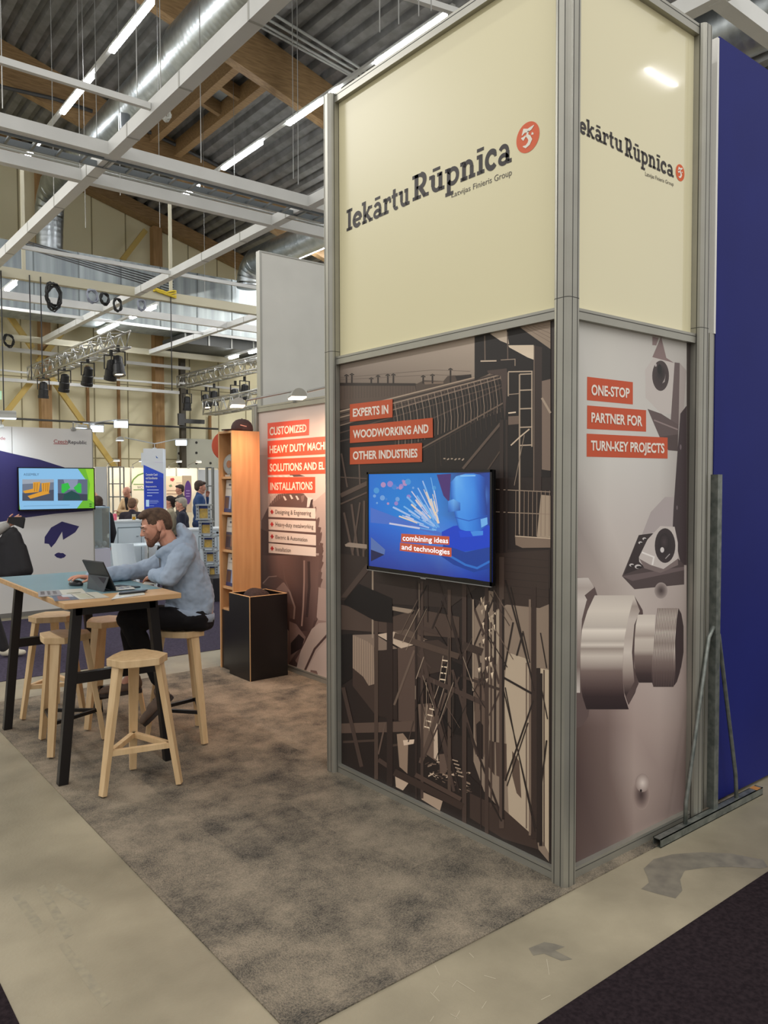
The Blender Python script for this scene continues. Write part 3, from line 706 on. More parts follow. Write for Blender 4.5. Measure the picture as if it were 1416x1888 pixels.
def k6(x, y): return (1000+x/2.95, y/2.95)
a = k6(176, 708); b = k6(438, 832); c = k6(450, 846); d = k6(714, 966)
wordmark(fR, ('Iekārtu', a, b, 22, 22), ('Rūpnīca', c, d, 24, 21), None, (1254, 318.5, .32), 8, 15.5, [k6(560, 955), k6(714, 1012), k6(714, 993), k6(560, 933)], rp)

# --- printed murals: flat ink shapes on one sheet, in the order they lie
class Print:
    def __init__(s, f, step=.000008, curve=None): s.mb = MB(); s.f = f; s.n = 0; s.step = step; s.e0 = f.e; s.cv = curve or (lambda c: c)
    def tone(s, k=1.35, g=1.3):
        s.cv = lambda c: tuple(min(255, 255*(v/255)**k*g) for v in c); return s
    def P(s, x, y): s.f.e = s.e0 + s.n*s.step; return s.f(x, y)
    def poly(s, pts, col):
        s.n += 1; s.mb.face([s.P(*p) for p in pts], ink=s.cv(col)); return s
    def line(s, pts, wd, col):
        s.n += 1; ribbon(s.mb, pts, wd, lambda x, y: s.P(x, y), ink=s.cv(col)); return s
    def ell(s, cx, cy, rx, ry, col, n=28, sh=0): return s.poly([(cx+rx*math.cos(2*PI*i/n), cy+ry*math.sin(2*PI*i/n)+sh*rx*math.cos(2*PI*i/n)) for i in range(n)], col)
    def rell(s, cx, cy, rx, ry, ci, co, n=28, rings=5):
        """ellipse fading from ci in the middle to co at the rim"""
        s.n += 1
        mix = lambda t: tuple(ci[k]*(1-t)+co[k]*t for k in range(3))
        for j in range(rings):
            t0, t1 = j/rings, (j+1)/rings
            for i in range(n):
                a0, a1 = 2*PI*i/n, 2*PI*(i+1)/n; q = lambda t, a: s.P(cx+rx*t*math.cos(a), cy+ry*t*math.sin(a))
                if j == 0: s.mb.face([q(0, 0), q(t1, a0), q(t1, a1)], ink=[mix(0), mix(t1), mix(t1)])
                else: s.mb.face([q(t0, a0), q(t1, a0), q(t1, a1), q(t0, a1)], ink=[mix(t0), mix(t1), mix(t1), mix(t0)])
        return s
    def grid(s, xs, rows):
        """rows: [(list of y at each x or one y, list of colours per x)] ; smooth quads between"""
        s.n += 1
        Y = lambda r, i: r[0][i] if isinstance(r[0], (list, tuple)) else r[0]
        X = lambda r, i: (r[2][i] if len(r) > 2 else xs[i])
        for r0, r1 in zip(rows, rows[1:]):
            for i in range(len(xs)-1):
                s.mb.face([s.P(X(r0, i), Y(r0, i)), s.P(X(r0, i+1), Y(r0, i+1)), s.P(X(r1, i+1), Y(r1, i+1)), s.P(X(r1, i), Y(r1, i))], ink=[s.cv(r0[1][i]), s.cv(r0[1][i+1]), s.cv(r1[1][i+1]), s.cv(r1[1][i])])
        return s
def scaled(fn): return lambda *p: [fn(*q) for q in p]
A = lambda x, y: (600+x/3.218, 600+y/3.218)
B = lambda x, y: (600+x/3.078, 1040+y/3.078)
Cc = lambda x, y: (1000+x/3.404, 560+y/3.404)
Dd = lambda x, y: (1000+x/2.95, 1040+y/2.95)
Ee = lambda x, y: (380+x/5.9, 720+y/5.9)
Gg = lambda x, y: (380+x/5.446, 980+y/5.446)
def conv(fn, pts): return [fn(*p) for p in pts]

# ---------- mural 1: conveyor gallery, gantry and sheds
f1 = PF('x', PX-.001, .0)
m = MB(); m.bx(PX, PX+.012, .034, 1.668, H_R, 2.453); mural1 = m.build('mural_board', mat('mural_back', (64, 55, 52), .5), tower)
p = Print(f1).tone(1.55, 1.3)
dk = (63, 53, 50)
p.poly([(624, 674), (1016, 588), (1016, 1615), (628, 1425)], dk)
p.grid([0, 1], [([A(80, 238)[1], A(890, 66)[1]], [(142, 132, 124), (168, 158, 148)], [A(80, 0)[0], A(890, 0)[0]]), ([A(80, 360)[1], A(890, 335)[1]], [(120, 110, 102), (140, 130, 120)], [A(80, 0)[0], A(890, 0)[0]])])
p.poly(conv(A, [(80, 345), (530, 348), (540, 400), (400, 450), (80, 500)]), (104, 92, 84))
for i in range(26): p.line(conv(A, [(95+i*17, 352), (95+i*17, 440-i*1.2)]), .6, (88, 77, 70))
p.poly(conv(A, [(80, 340), (535, 343), (535, 358), (80, 358)]), (70, 60, 55))
p.poly(conv(A, [(535, 350), (585, 325), (700, 330), (725, 300), (865, 290), (870, 330), (720, 350), (540, 395)]), (96, 85, 77)).poly(conv(A, [(585, 335), (700, 332), (700, 345), (590, 350)]), (128, 115, 104)).poly(conv(A, [(770, 300), (865, 290), (868, 318), (780, 328)]), (58, 48, 45))
for x, t in ((125, 292), (157, 286), (272, 310), (312, 296), (370, 290), (403, 288), (580, 298), (635, 290), (742, 255)):
    p.line(conv(A, [(x, t+6), (x, 345)]), 3.0, (66, 56, 52)).line(conv(A, [(x-13, t+8), (x, t), (x+13, t+8)]), 1.8, (60, 50, 46))
for y0, y1 in ((310, 272), (322, 300)): p.line(conv(A, [(90, y0), (640, y1-8), (860, y1)]), .5, (104, 94, 88))
# gallery
p.poly(conv(A, [(80, 560), (1040, 262), (1075, 560), (820, 860), (80, 900)]), (52, 44, 42))
p.grid([0, 1], [([A(80, 505)[1], A(1030, 268)[1]], [(108, 96, 88), (126, 114, 104)], [A(80, 0)[0], A(1030, 0)[0]]), ([A(80, 600)[1], A(1045, 312)[1]], [(78, 67, 62), (86, 75, 69)], [A(80, 0)[0], A(1045, 0)[0]])])
for k, (y0, y1, c) in enumerate([(512, 270, (160, 147, 134)), (530, 285, (70, 60, 56)), (548, 292, (150, 137, 125)), (575, 302, (66, 56, 52)), (596, 312, (134, 121, 111)), (640, 352, (96, 84, 77))]): p.line(conv(A, [(80, y0), (1040, y1)]), 2.0, c)
p.line(conv(A, [(80, 690), (640, 550), (1055, 365)]), 2.5, (92, 80, 74))
random.seed(3)
for i in range(34):
    x = 400+i*19.5; t = (x-80)/960; yt = 560-270*t; yb = 740-(x-400)*.36
    p.line(conv(A, [(x-8, yt), (x+6, yt+(yb-yt)*.3), (x+16, yt+(yb-yt)*.7), (x+14, yb)]), 1.0 if i % 2 else .7, (150, 136, 124) if i % 2 else (116, 103, 94))
p.line(conv(A, [(560, 735), (1055, 460)]), 2.6, (120, 107, 97)).line(conv(A, [(560, 750), (1055, 482)]), 1.0, (84, 73, 67))
for i in range(14): p.line(conv(A, [(650+i*30, 690-i*16.6), (650+i*30+6, 860-i*24)]), 1.6, (74, 64, 59))
p.line(conv(A, [(815, 850), (1052, 565)]), 4.5, (108, 96, 88)).line(conv(A, [(960, 860), (1040, 740)]), 2.5, (96, 84, 76))
for i in range(6): p.line(conv(A, [(700+i*22, 790+(i*7) % 12), (712+i*22, 790)]), 2.2, (160, 148, 136))
# dark tower, roof and white struts
p.poly(conv(A, [(885, 66), (1335, -28), (1335, 900), (1060, 900), (1050, 300), (1030, 262), (885, 325)]), (50, 42, 41))
p.poly(conv(A, [(1150, 8), (1335, -28), (1335, 140)]), (150, 138, 126))
for i in range(5): p.line(conv(A, [(1170+i*30, 4), (1335, 100-i*26)]), .7, (120, 108, 98))
p.poly(conv(A, [(975, 48), (1075, 28), (1090, 112), (1040, 92)]), (176, 166, 154)).poly(conv(A, [(1085, 118), (1235, 116), (1240, 205), (1200, 190), (1090, 130)]), (188, 178, 164))
p.poly(conv(A, [(1240, 118), (1285, 130), (1280, 985), (1238, 985)]), (78, 67, 63)).line(conv(A, [(1238, 120), (1236, 985)]), 1.6, (128, 115, 105))
p.line(conv(A, [(945, 60), (947, 205)]), 2.2, (120, 108, 99)).line(conv(A, [(920, 212), (1015, 210)]), 2.4, (176, 164, 151)).line(conv(A, [(1040, 205), (1125, 200), (1125, 240)]), 1.5, (150, 138, 126)).line(conv(A, [(1080, 40), (1082, 200)]), 2, (112, 100, 92))
p.poly(conv(A, [(960, 268), (1075, 255), (1080, 300), (1065, 570), (1040, 300), (965, 285)]), (92, 80, 75))
for x, y0, y1, wd in ((1085, 278, 420, 2.4), (1152, 290, 1000, 2.6), (1225, 270, 720, 2.6), (1150, 290, 1240, 1.6)): p.line(conv(A, [(x, y0), (x, y1)]), wd, (158, 146, 133))
for y in (275, 290, 385, 495, 605, 712): p.line(conv(A, [(1085 if y in (275, 410, 520) else 1152, y), (1228, y-3)]), 2.2, (166, 154, 141))
p.line(conv(A, [(1085, 410), (1150, 404)]), 1.5, (150, 138, 126)).line(conv(A, [(1085, 520), (1130, 515)]), 2.5, (190, 178, 164)).poly(conv(A, [(1085, 540), (1148, 536), (1148, 585), (1085, 590)]), (120, 107, 98))
p.line(conv(A, [(1100, 712), (1150, 665), (1210, 615)]), 2.4, (178, 166, 152)).line(conv(A, [(1180, 650), (1120, 950)]), 1.3, (140, 128, 117))
p.poly(conv(A, [(1284, 330), (1335, 318), (1335, 862), (1284, 855)]), (132, 119, 110)).line(conv(A, [(1284, 430), (1335, 520)]), 4, (160, 148, 136))
# railings and landing
p.poly(conv(A, [(1278, 1005), (1335, 1010), (1335, 1260), (1255, 1255)]), (158, 146, 133))
for y in (972, 1105): p.line(conv(A, [(990, y), (1335, y+16)]), 1.6, (150, 137, 125))
for i in range(9): p.line(conv(A, [(1130+i*25, 980), (1128+i*25, 1250)]), 1.2, (140, 127, 116))
for x in (1040, 1050, 1075): p.line(conv(A, [(x, 560), (x, 1545)]), 4, (72, 61, 57))
p.poly(conv(A, [(1125, 1248), (1335, 1262), (1335, 1318), (1168, 1320), (1128, 1302)]), (134, 121, 110)).line(conv(A, [(1125, 1250), (1335, 1264)]), 1.8, (178, 166, 152))
p.poly(conv(A, [(1080, 1330), (1335, 1330), (1335, 1560), (1060, 1560)]), (70, 59, 54))
# left lattice beside the screen
for x0, y0, x1, y1, wd in ((95, 760, 130, 960, 3), (200, 810, 205, 950, 3), (90, 1010, 260, 930, 8), (90, 1060, 260, 985, 3), (110, 1110, 180, 1440, 4), (155, 1060, 205, 1440, 4), (205, 1050, 150, 1430, 3), (230, 1040, 225, 1430, 4), (255, 1060, 255, 1380, 3), (90, 900, 260, 910, 2), (95, 1410, 250, 1400, 2), (130, 1290, 240, 1330, 3)):
    p.line(conv(A, [(x0, y0), (x1, y1)]), wd, (104, 91, 84))
p.poly(conv(A, [(115, 1300), (140, 1288), (250, 1300), (250, 1325), (120, 1312)]), (150, 138, 128))
# lower yard
p.poly(conv(B, [(85, -60), (960, 60), (700, 250), (85, 205)]), (74, 63, 58))
p.poly(conv(B, [(90, 230), (380, 300), (520, 255), (760, 300), (760, 420), (90, 372)]), (96, 83, 76)).poly(conv(B, [(380, 240), (520, 262), (470, 280), (380, 262)]), (150, 138, 126))
p.poly(conv(B, [(90, 400), (158, 395), (160, 640), (90, 690)]), (44, 36, 35))
p.poly(conv(B, [(155, 402), (275, 440), (280, 850), (155, 690)]), (150, 136, 124))
for i in range(9): p.line(conv(B, [(165+i*13, 408+i*4), (165+i*13, 690+i*14)]), .8, (120, 107, 98))
p.poly(conv(B, [(155, 590), (215, 640), (245, 690), (280, 680), (280, 852), (155, 692)]), (86, 73, 67))
p.poly(conv(B, [(155, 402), (280, 398), (410, 480), (300, 492), (240, 440)]), (134, 121, 111))
p.poly(conv(B, [(300, 490), (408, 486), (408, 885), (300, 862)]), (70, 58, 54))
p.poly(conv(B, [(410, 475), (520, 462), (520, 905), (415, 890)]), (104, 90, 83)).poly(conv(B, [(290, 400), (460, 372), (570, 440), (430, 478)]), (176, 163, 150)).poly(conv(B, [(380, 380), (470, 372), (580, 430), (520, 440)]), (110, 97, 88))
p.poly(conv(B, [(520, 440), (640, 430), (700, 470), (700, 600), (520, 640)]), (84, 72, 66))
p.poly(conv(B, [(700, 540), (835, 600), (835, 990), (640, 940), (640, 620)]), (46, 37, 36))
p.poly(conv(B, [(90, 905), (520, 890), (520, 960), (90, 960)]), (108, 94, 86))
p.poly(conv(B, [(90, 960), (520, 950), (800, 1180), (1000, 1380), (1260, 1650), (1260, 1690), (90, 1140)]), (58, 48, 45))
for x0, y0, x1, y1 in ((100, 1010, 300, 1000), (380, 1030, 520, 1010)): p.line(conv(B, [(x0, y0), (x1, y1)]), 4, (92, 79, 72))
# lit silos at the right
p.poly(conv(B, [(840, 270), (925, 150), (1268, 225), (1268, 1690), (1160, 1560), (1030, 1430), (900, 1290), (840, 1120)]), (140, 128, 117))
p.poly(conv(B, [(1030, 500), (1165, 545), (1165, 1530), (1040, 1420), (1015, 700)]), (168, 157, 143)).poly(conv(B, [(1212, 590), (1268, 600), (1268, 1640), (1225, 1560)]), (172, 161, 146)).poly(conv(B, [(930, 300), (1010, 240), (1010, 400), (960, 640), (930, 500)]), (158, 147, 134))
p.poly(conv(B, [(960, -60), (1268, -80), (1268, 228), (1215, 250), (1030, 230), (950, 270)]), (80, 68, 62))
for i in range(6): p.line(conv(B, [(1010, -40+i*40), (1268, -20+i*42)]), .7, (66, 55, 51))
p.poly(conv(B, [(840, 640), (900, 660), (930, 900), (900, 1100), (850, 1000)]), (112, 98, 89)).poly(conv(B, [(855, 910), (875, 890), (895, 915), (895, 1110), (860, 1090)]), (62, 51, 48)).poly(conv(B, [(930, 1000), (960, 1010), (960, 1200), (925, 1150)]), (86, 73, 67)).poly(conv(B, [(965, 1010), (1028, 1020), (1028, 1225), (970, 1200)]), (98, 84, 77))
p.poly(conv(B, [(820, 1300), (1010, 1390), (1200, 1560), (1210, 1620), (1010, 1560), (820, 1440)]), (84, 71, 65)).poly(conv(B, [(1060, 1060), (1100, 1120), (1112, 1330), (1085, 1300), (1060, 1200)]), (108, 94, 85))
# debris
random.seed(11)
for i in range(70):
    x = random.uniform(540, 820); y = 1120+(x-540)*.45+random.uniform(-60, 60); s = random.uniform(4, 16); a = random.uniform(-.6, .6)
    p.poly(conv(B, [(x-s, y-s*.3+a*s), (x+s, y-s*.25-a*s), (x+s, y+s*.3-a*s), (x-s, y+s*.3+a*s)]), random.choice([(150, 135, 122), (120, 106, 96), (176, 162, 148), (92, 79, 72)]))
p.poly(conv(B, [(405, 965), (440, 960), (470, 1000), (465, 1190), (420, 1150)]), (146, 131, 118)).poly(conv(B, [(440, 1000), (505, 995), (500, 1020), (445, 1030)]), (186, 172, 158)).poly(conv(B, [(545, 1290), (665, 1345), (650, 1400), (545, 1335)]), (160, 146, 133)).poly(conv(B, [(395, 1200), (430, 1200), (470, 1245), (440, 1285), (400, 1265)]), (172, 158, 145)).poly(conv(B, [(645, 1080), (690, 1075), (690, 1180), (650, 1185)]), (112, 98, 90)).poly(conv(B, [(525, 795), (600, 790), (635, 950), (630, 1120), (545, 1060)]), (118, 104, 95)).poly(conv(B, [(615, 900), (635, 890), (640, 1120), (615, 1100)]), (176, 163, 150))
# curved ladder
for (x0, y0), (x1, y1) in (((668, 520), (640, 700)), ((700, 525), (672, 705)), ((640, 700), (605, 800)), ((672, 705), (640, 810)), ((580, 800), (555, 935)), ((612, 810), (588, 945))): p.line(conv(B, [(x0, y0), (x1, y1)]), 1.4, (150, 138, 126))
for i in range(8): p.line(conv(B, [(662-i*4, 545+i*36), (694-i*4, 550+i*36)]) if i < 4 else conv(B, [(588-(i-4)*9, 820+(i-4)*34), (618-(i-4)*9, 828+(i-4)*34)]), 2.2, (196, 184, 168))
# gantry steel
st = (92, 79, 73); st2 = (70, 58, 54)
for x0, y0, x1, y1, wd, c in ((600, 590, 510, 500, 3, st), (545, 480, 730, 1290, 5, st), (505, 490, 390, 800, 4, (118, 105, 96)), (535, 490, 700, 1090, 4, st), (680, 730, 540, 1130, 8, (104, 91, 83)), (760, 640, 560, 1100, 3, st), (700, 620, 640, 860, 3, st2), (690, 200, 770, 540, 5, st2), (680, 180, 600, 380, 3, st2), (640, 100, 760, 470, 4, st2), (720, 600, 860, 1080, 5, st), (800, 900, 1010, 1460, 4, st2), (860, 500, 910, 740, 4, st), (960, 180, 770, 640, 3, st2), (840, 240, 900, 400, 4, st), (800, 120, 850, 260, 3, st2), (940, 520, 985, 680, 4, st), (1000, 700, 930, 860, 3, st), (340, 900, 300, 1080, 3, (112, 98, 90)), (300, 1110, 360, 1150, 8, st), (660, 880, 760, 1300, 3, st2), (100, 700, 205, 1150, 7, st), (500, 890, 470, 1010, 2, st)):
    p.line(conv(B, [(x0, y0), (x1, y1)]), wd, c)
for x, y0, y1, wd, c in ((268, 0, 420, 3, (150, 138, 126)), (288, 318, 1222, 7, (96, 83, 76)), (365, 320, 1262, 11, st2), (514, 95, 1345, 4, st2), (548, 98, 1330, 5, st), (580, 120, 330, 2, st2), (703, 145, 1290, 6, (98, 85, 77)), (788, 90, 1472, 8, (90, 77, 71)), (838, 200, 720, 3, (150, 138, 126)), (882, 560, 1500, 2, st2), (915, 130, 1532, 7, (88, 75, 69)), (962, 0, 1010, 4, st2), (1000, -40, 1500, 9, (100, 87, 80)), (1160, 200, 1540, 4, (130, 117, 107)), (1182, 130, 1560, 9, (78, 65, 60)), (1008, 200, 1450, 4, (60, 49, 46)), (940, 330, 1380, 3, (92, 79, 72)), (1222, 620, 1600, 6, (62, 51, 48)), (1140, 560, 1500, 2, (120, 107, 98)), (1208, 590, 1580, 7, (66, 55, 51)), (1240, 600, 1600, 2, st)):
    p.line(conv(B, [(x, y0), (x, y1)]), wd, c)
p.poly(conv(B, [(105, 210), (190, 112), (378, 195), (382, 335), (280, 322), (105, 225)]), (40, 32, 31)).poly(conv(B, [(85, 190), (240, -10), (290, -20), (120, 190)]), (92, 80, 74))
for x0, y0, x1, y1, wd, c in ((390, 405, 757, 525, 11, (98, 85, 77)), (520, 355, 640, 390, 8, st), (525, 625, 908, 795, 9, (92, 79, 73)), (780, 640, 990, 712, 5, (84, 72, 66)), (390, 1180, 780, 1378, 13, (80, 67, 61)), (510, 1195, 770, 1335, 8, (96, 82, 75)), (1012, 645, 1172, 735, 4, (60, 50, 47)), (780, 460, 890, 500, 14, (82, 70, 64))):
    p.line(conv(B, [(x0, y0), (x1, y1)]), wd, c)
for x0, y0, x1, y1, wd in ((1020, 90, 1170, 640, 3), (1050, 130, 1185, 720, 2), (1012, 720, 1195, 1500, 2), (1020, 700, 1085, 1050, 2), (1180, 775, 1020, 1230, 3), (1120, 380, 1160, 560, 2), (1065, 330, 1015, 600, 3), (1120, 390, 1085, 520, 3), (1220, 390, 1255, 590, 2), (1215, 650, 1260, 880, 2), (1225, 1250, 1255, 1000, 3), (930, 1330, 1000, 1460, 3), (1100, 1100, 1190, 1520, 2), (1150, 900, 1030, 1260, 2)):
    p.line(conv(B, [(x0, y0), (x1, y1)]), wd, (62, 52, 48))
for i in range(5): p.line(conv(B, [(720+i*8, 1110+i*22), (752+i*8, 1120+i*22)]), 2, (160, 146, 133))
random.seed(21)
for i in range(46):
    x = random.uniform(500, 960); y = random.uniform(90, 900); L = random.uniform(60, 260); a = random.choice((0, 0, .35, -.35, .6, -.5))
    p.line(conv(B, [(x, y), (x+a*L, y+L)]), random.uniform(.5, 1.6), random.choice([(58, 47, 44), (120, 107, 98), (84, 72, 66), (46, 38, 36), (150, 138, 126)]))
for i in range(40):
    x = random.uniform(850, 960); y = random.uniform(180, 700); p.poly(conv(B, [(x, y), (x+random.uniform(4, 16), y-6), (x+8, y+random.uniform(10, 40))]), random.choice([(196, 184, 168), (176, 164, 150), (92, 80, 74)]))
p.cv = lambda c: c
strip_o = (172, 70, 34); strip_w = (226, 214, 200)
for q in ([(145, 468), (398, 437), (398, 545), (145, 572)], [(145, 597), (636, 548), (638, 665), (145, 698)], [(145, 725), (573, 697), (573, 810), (145, 825)]): p.poly(conv(A, q), strip_o)
ms = p.mb.build('printed_photo', inkm, tower, label='printed sepia photo of a conveyor gallery')
m = MB(); f1b = PF('x', PX-.001, .0042)
for s, q in (('EXPERTS IN', [(163, 541), (373, 521), (373, 470), (163, 495)]), ('WOODWORKING AND', [(163, 668), (611, 636), (611, 586), (163, 622)]), ('OTHER INDUSTRIES', [(163, 795), (546, 781), (546, 731), (163, 748)])):
    m = MB(); write(m, s, conv(A, q), f1b, bold=.028, cap='E'); m.build('lettering', mat('strip_letter', (244, 234, 222), .5), ms)

# ---------- mural 2: turned metal parts
f2 = PF('y', PY-.001, .0)
m = MB(); m.bx(.04, 1.006, PY, PY+.012, H_R, 2.453); m.build('mural_board', mat('mural_back', (64, 55, 52), .5), tower)
p = Print(f2)
X5 = [1062, 1120, 1170, 1215, 1266]
yT = lambda x: 591+(x-1067)*.2; 
rows = [([575, 588, 600, 610, 622], [(176, 174, 168), (182, 179, 172), (180, 176, 170), (176, 172, 166), (170, 166, 160)]),
        ([850]*5, [(168, 164, 158), (190, 186, 180), (188, 184, 179), (182, 178, 173), (150, 142, 138)]),
        ([960]*5, [(140, 130, 126), (184, 176, 170), (182, 174, 169), (176, 168, 163), (140, 130, 126)]),
        ([1080]*5, [(150, 136, 130), (160, 148, 141), (178, 167, 160), (170, 158, 152), (160, 148, 142)]),
        ([1250]*5, [(128, 110, 105), (136, 118, 112), (168, 152, 145), (172, 157, 150), (140, 124, 118)]),
        ([1340]*5, [(84, 66, 62), (112, 94, 89), (158, 140, 133), (160, 143, 136), (132, 116, 110)]),
        ([1420]*5, [(74, 57, 55), (104, 87, 82), (158, 141, 134), (142, 125, 119), (104, 88, 84)]),
        ([1640, 1610, 1590, 1560, 1530], [(78, 61, 58), (88, 72, 69), (122, 104, 98), (118, 101, 95), (92, 76, 73)])]
p.grid(X5, rows)
p.poly(conv(Cc, [(645, 415), (700, 335), (830, 372), (835, 692), (745, 690), (648, 590)]), (176, 168, 163)).poly(conv(Cc, [(690, 335), (745, 205), (778, 340), (828, 372)]), (120, 100, 98)).poly(conv(Cc, [(690, 205), (730, 215), (715, 262), (690, 260)]), (128, 108, 106))
p.poly(conv(Cc, [(830, 368), (862, 372), (855, 760), (805, 742)]), (92, 78, 77)).poly(conv(Cc, [(862, 372), (905, 420), (880, 760), (855, 760)]), (150, 140, 136)).poly(conv(Cc, [(660, 660), (745, 690), (855, 760), (850, 905), (790, 920), (735, 835)]), (84, 70, 69)).line(conv(Cc, [(700, 730), (850, 790)]), 2.5, (128, 112, 110)).poly(conv(Cc, [(735, 835), (850, 820), (850, 925), (790, 920)]), (68, 55, 54))
p.rell(*Cc(742, 452), 15.5, 28, (40, 30, 31), (62, 50, 50)); p.rell(*Cc(742, 435), 8.5, 15, (24, 18, 19), (52, 42, 42)).poly(conv(Cc, [(752, 500), (768, 470), (774, 440), (768, 490)]), (150, 140, 138)).ell(*Cc(712, 385), 1.6, 3, (170, 160, 158)).ell(*Cc(735, 410), 4, 9, (18, 13, 14))
p.poly(conv(Cc, [(866, 690), (905, 640), (905, 1640), (870, 1640), (815, 1400), (848, 930)]), (54, 42, 45)).ell(*Cc(868, 900), 1.6, 5, (100, 88, 92)).ell(*Cc(845, 1280), 1.5, 4, (96, 84, 88))
p.poly(conv(Cc, [(770, 1212), (826, 1214), (818, 1400), (720, 1430), (625, 1450), (680, 1308)]), (158, 148, 147))
p.poly(conv(Cc, [(605, 1452), (700, 1440), (890, 1640), (890, 1762), (578, 1792), (500, 1710)]), (70, 58, 58)).poly(conv(Cc, [(605, 1452), (690, 1440), (650, 1650), (512, 1700)]), (46, 36, 37)).poly(conv(Cc, [(500, 1710), (890, 1650), (890, 1672), (565, 1740)]), (96, 82, 82))
for x, y, r in ((615, 1500, 3), (640, 1475, 3), (560, 1640, 3.5), (600, 1650, 5), (650, 1640, 4)): p.ell(*Cc(x, y), r*1.2, r*.8, (186, 180, 178)).ell(*Cc(x+6, y+4), r, r*.5, (30, 24, 25))
p.poly(conv(Cc, [(606, 1590), (660, 1480), (740, 1395), (830, 1400), (850, 1500), (850, 1600), (760, 1665), (640, 1650), (608, 1620)]), (182, 173, 168)).poly(conv(Cc, [(608, 1600), (680, 1640), (760, 1665), (850, 1600), (852, 1640), (740, 1690), (640, 1660)]), (112, 98, 96)).line(conv(Cc, [(625, 1560), (700, 1590), (690, 1640)]), 3, (214, 208, 204))
p.rell(*Cc(770, 1518), 19, 32, (30, 22, 24), (48, 38, 40)); p.rell(*Cc(765, 1495), 9, 16, (64, 52, 54), (34, 26, 28)).ell(*Cc(752, 1545), 3.6, 5, (196, 190, 188)).line(conv(Cc, [(772, 1600), (800, 1570)]), 1.6, (150, 142, 142))
p.rell(*Cc(745, 1800), 12, 15, (60, 48, 47), (150, 138, 133))
# turned piece
def bands(ys, xl, xr, cols):
    rr = []
    for y, c, a, b in zip(ys, cols, xl, xr): rr.append((Dd(0, y)[1], [c, c], [Dd(a, 0)[0], Dd(b, 0)[0]]))
    p.grid([0, 1], rr)
p.poly(conv(Dd, [(180, 72), (240, 76), (285, 125), (300, 172), (240, 330), (215, 500), (225, 700), (255, 790), (250, 830), (215, 880), (180, 895)]), (92, 76, 73))
bands([75, 130, 200, 300, 420, 560, 700], [180]*7, [250, 285, 240, 215, 210, 205, 205], [(188, 179, 172), (166, 154, 147), (194, 184, 176), (178, 167, 159), (150, 136, 129), (120, 104, 98), (196, 186, 178)])
p.poly(conv(Dd, [(230, 170), (285, 125), (300, 172), (262, 230)]), (86, 70, 68))
bands([170, 255, 345, 360, 420, 440, 460, 500, 560, 580, 640, 690, 720, 790], [285, 245, 218, 215, 210, 209, 208, 207, 207, 207, 209, 213, 218, 240], [500, 480, 466, 463, 452, 447, 443, 439, 436, 436, 438, 443, 447, 470],
      [(188, 178, 168), (206, 196, 184), (184, 174, 164), (222, 212, 200), (176, 165, 155), (208, 198, 187), (150, 136, 127), (196, 185, 174), (150, 136, 128), (118, 101, 95), (92, 75, 72), (66, 50, 49), (48, 34, 35), (38, 26, 28)])
bands([170, 230, 300, 400, 480, 560, 640, 700, 765], [500, 484, 466, 447, 441, 437, 439, 446, 468], [500, 535, 525, 500, 498, 500, 522, 505, 470], [(210, 200, 190), (150, 136, 128), (186, 175, 166), (176, 163, 154), (198, 187, 177), (164, 150, 141), (112, 95, 90), (58, 44, 44), (40, 28, 30)])
p.poly(conv(Dd, [(498, 168), (545, 250), (548, 272), (520, 290), (508, 380), (500, 480), (500, 560), (524, 650), (470, 765), (455, 720), (500, 640), (487, 480), (500, 330), (530, 255)]), (80, 64, 62))
bands([275, 330, 390, 410, 470, 500, 560, 600, 645], [520, 508, 503, 502, 500, 500, 502, 508, 524], [615, 612, 612, 612, 610, 610, 608, 606, 600], [(196, 186, 175), (206, 196, 185), (160, 146, 137), (192, 181, 170), (176, 164, 154), (120, 104, 98), (86, 70, 67), (58, 44, 44), (44, 32, 33)])
bands([240, 290, 350, 370, 430, 470, 530, 590, 640, 668], [628, 622, 612, 611, 606, 603, 598, 594, 596, 604], [745, 752, 758, 760, 762, 762, 758, 748, 732, 712], [(150, 136, 128), (186, 175, 165), (164, 150, 141), (196, 186, 176), (150, 136, 128), (178, 166, 157), (124, 108, 102), (84, 68, 66), (60, 46, 46), (48, 36, 37)])
for i in range(13):
    t = i/13; x0 = 628+112*t; x1 = 604+118*t
    p.line(conv(Dd, [(x0, 240), (x0-16, 400), (x0-25, 540), (x1, 668)]), .9, (98, 82, 78))
p.poly(conv(Dd, [(740, 240), (756, 270), (768, 340), (768, 480), (755, 560), (735, 625), (722, 640), (724, 560), (722, 420), (730, 300)]), (52, 39, 40))
p.rell(*Dd(538, 1255), 16, 28, (58, 44, 44), (150, 132, 125)); p.rell(*Dd(545, 1190), 13, 17, (206, 194, 186), (140, 123, 117)).ell(*Dd(536, 1232), 2, 2.6, (30, 22, 22))
for q in ([(281, 458), (568, 492), (568, 632), (280, 605)], [(281, 638), (651, 668), (651, 803), (280, 785)], [(278, 815), (786, 840), (786, 972), (278, 960)]): p.poly(conv(Cc, q), (176, 68, 32))
ms2 = p.mb.build('printed_photo', inkm, tower, label='printed sepia photo of turned metal parts')
m = MB(); f2b = PF('y', PY-.001, .002)
for s, q in (('ONE-STOP', [(308, 571), (548, 589), (548, 531), (308, 506)]), ('PARTNER FOR', [(308, 741), (628, 767), (628, 705), (308, 682)]), ('TURN-KEY PROJECTS', [(305, 918), (766, 936), (766, 877), (305, 858)])):
    m = MB(); write(m, s, conv(Cc, q), f2b, bold=.028, cap='E'); m.build('lettering', mat('strip_letter', (244, 234, 222), .5), ms2)

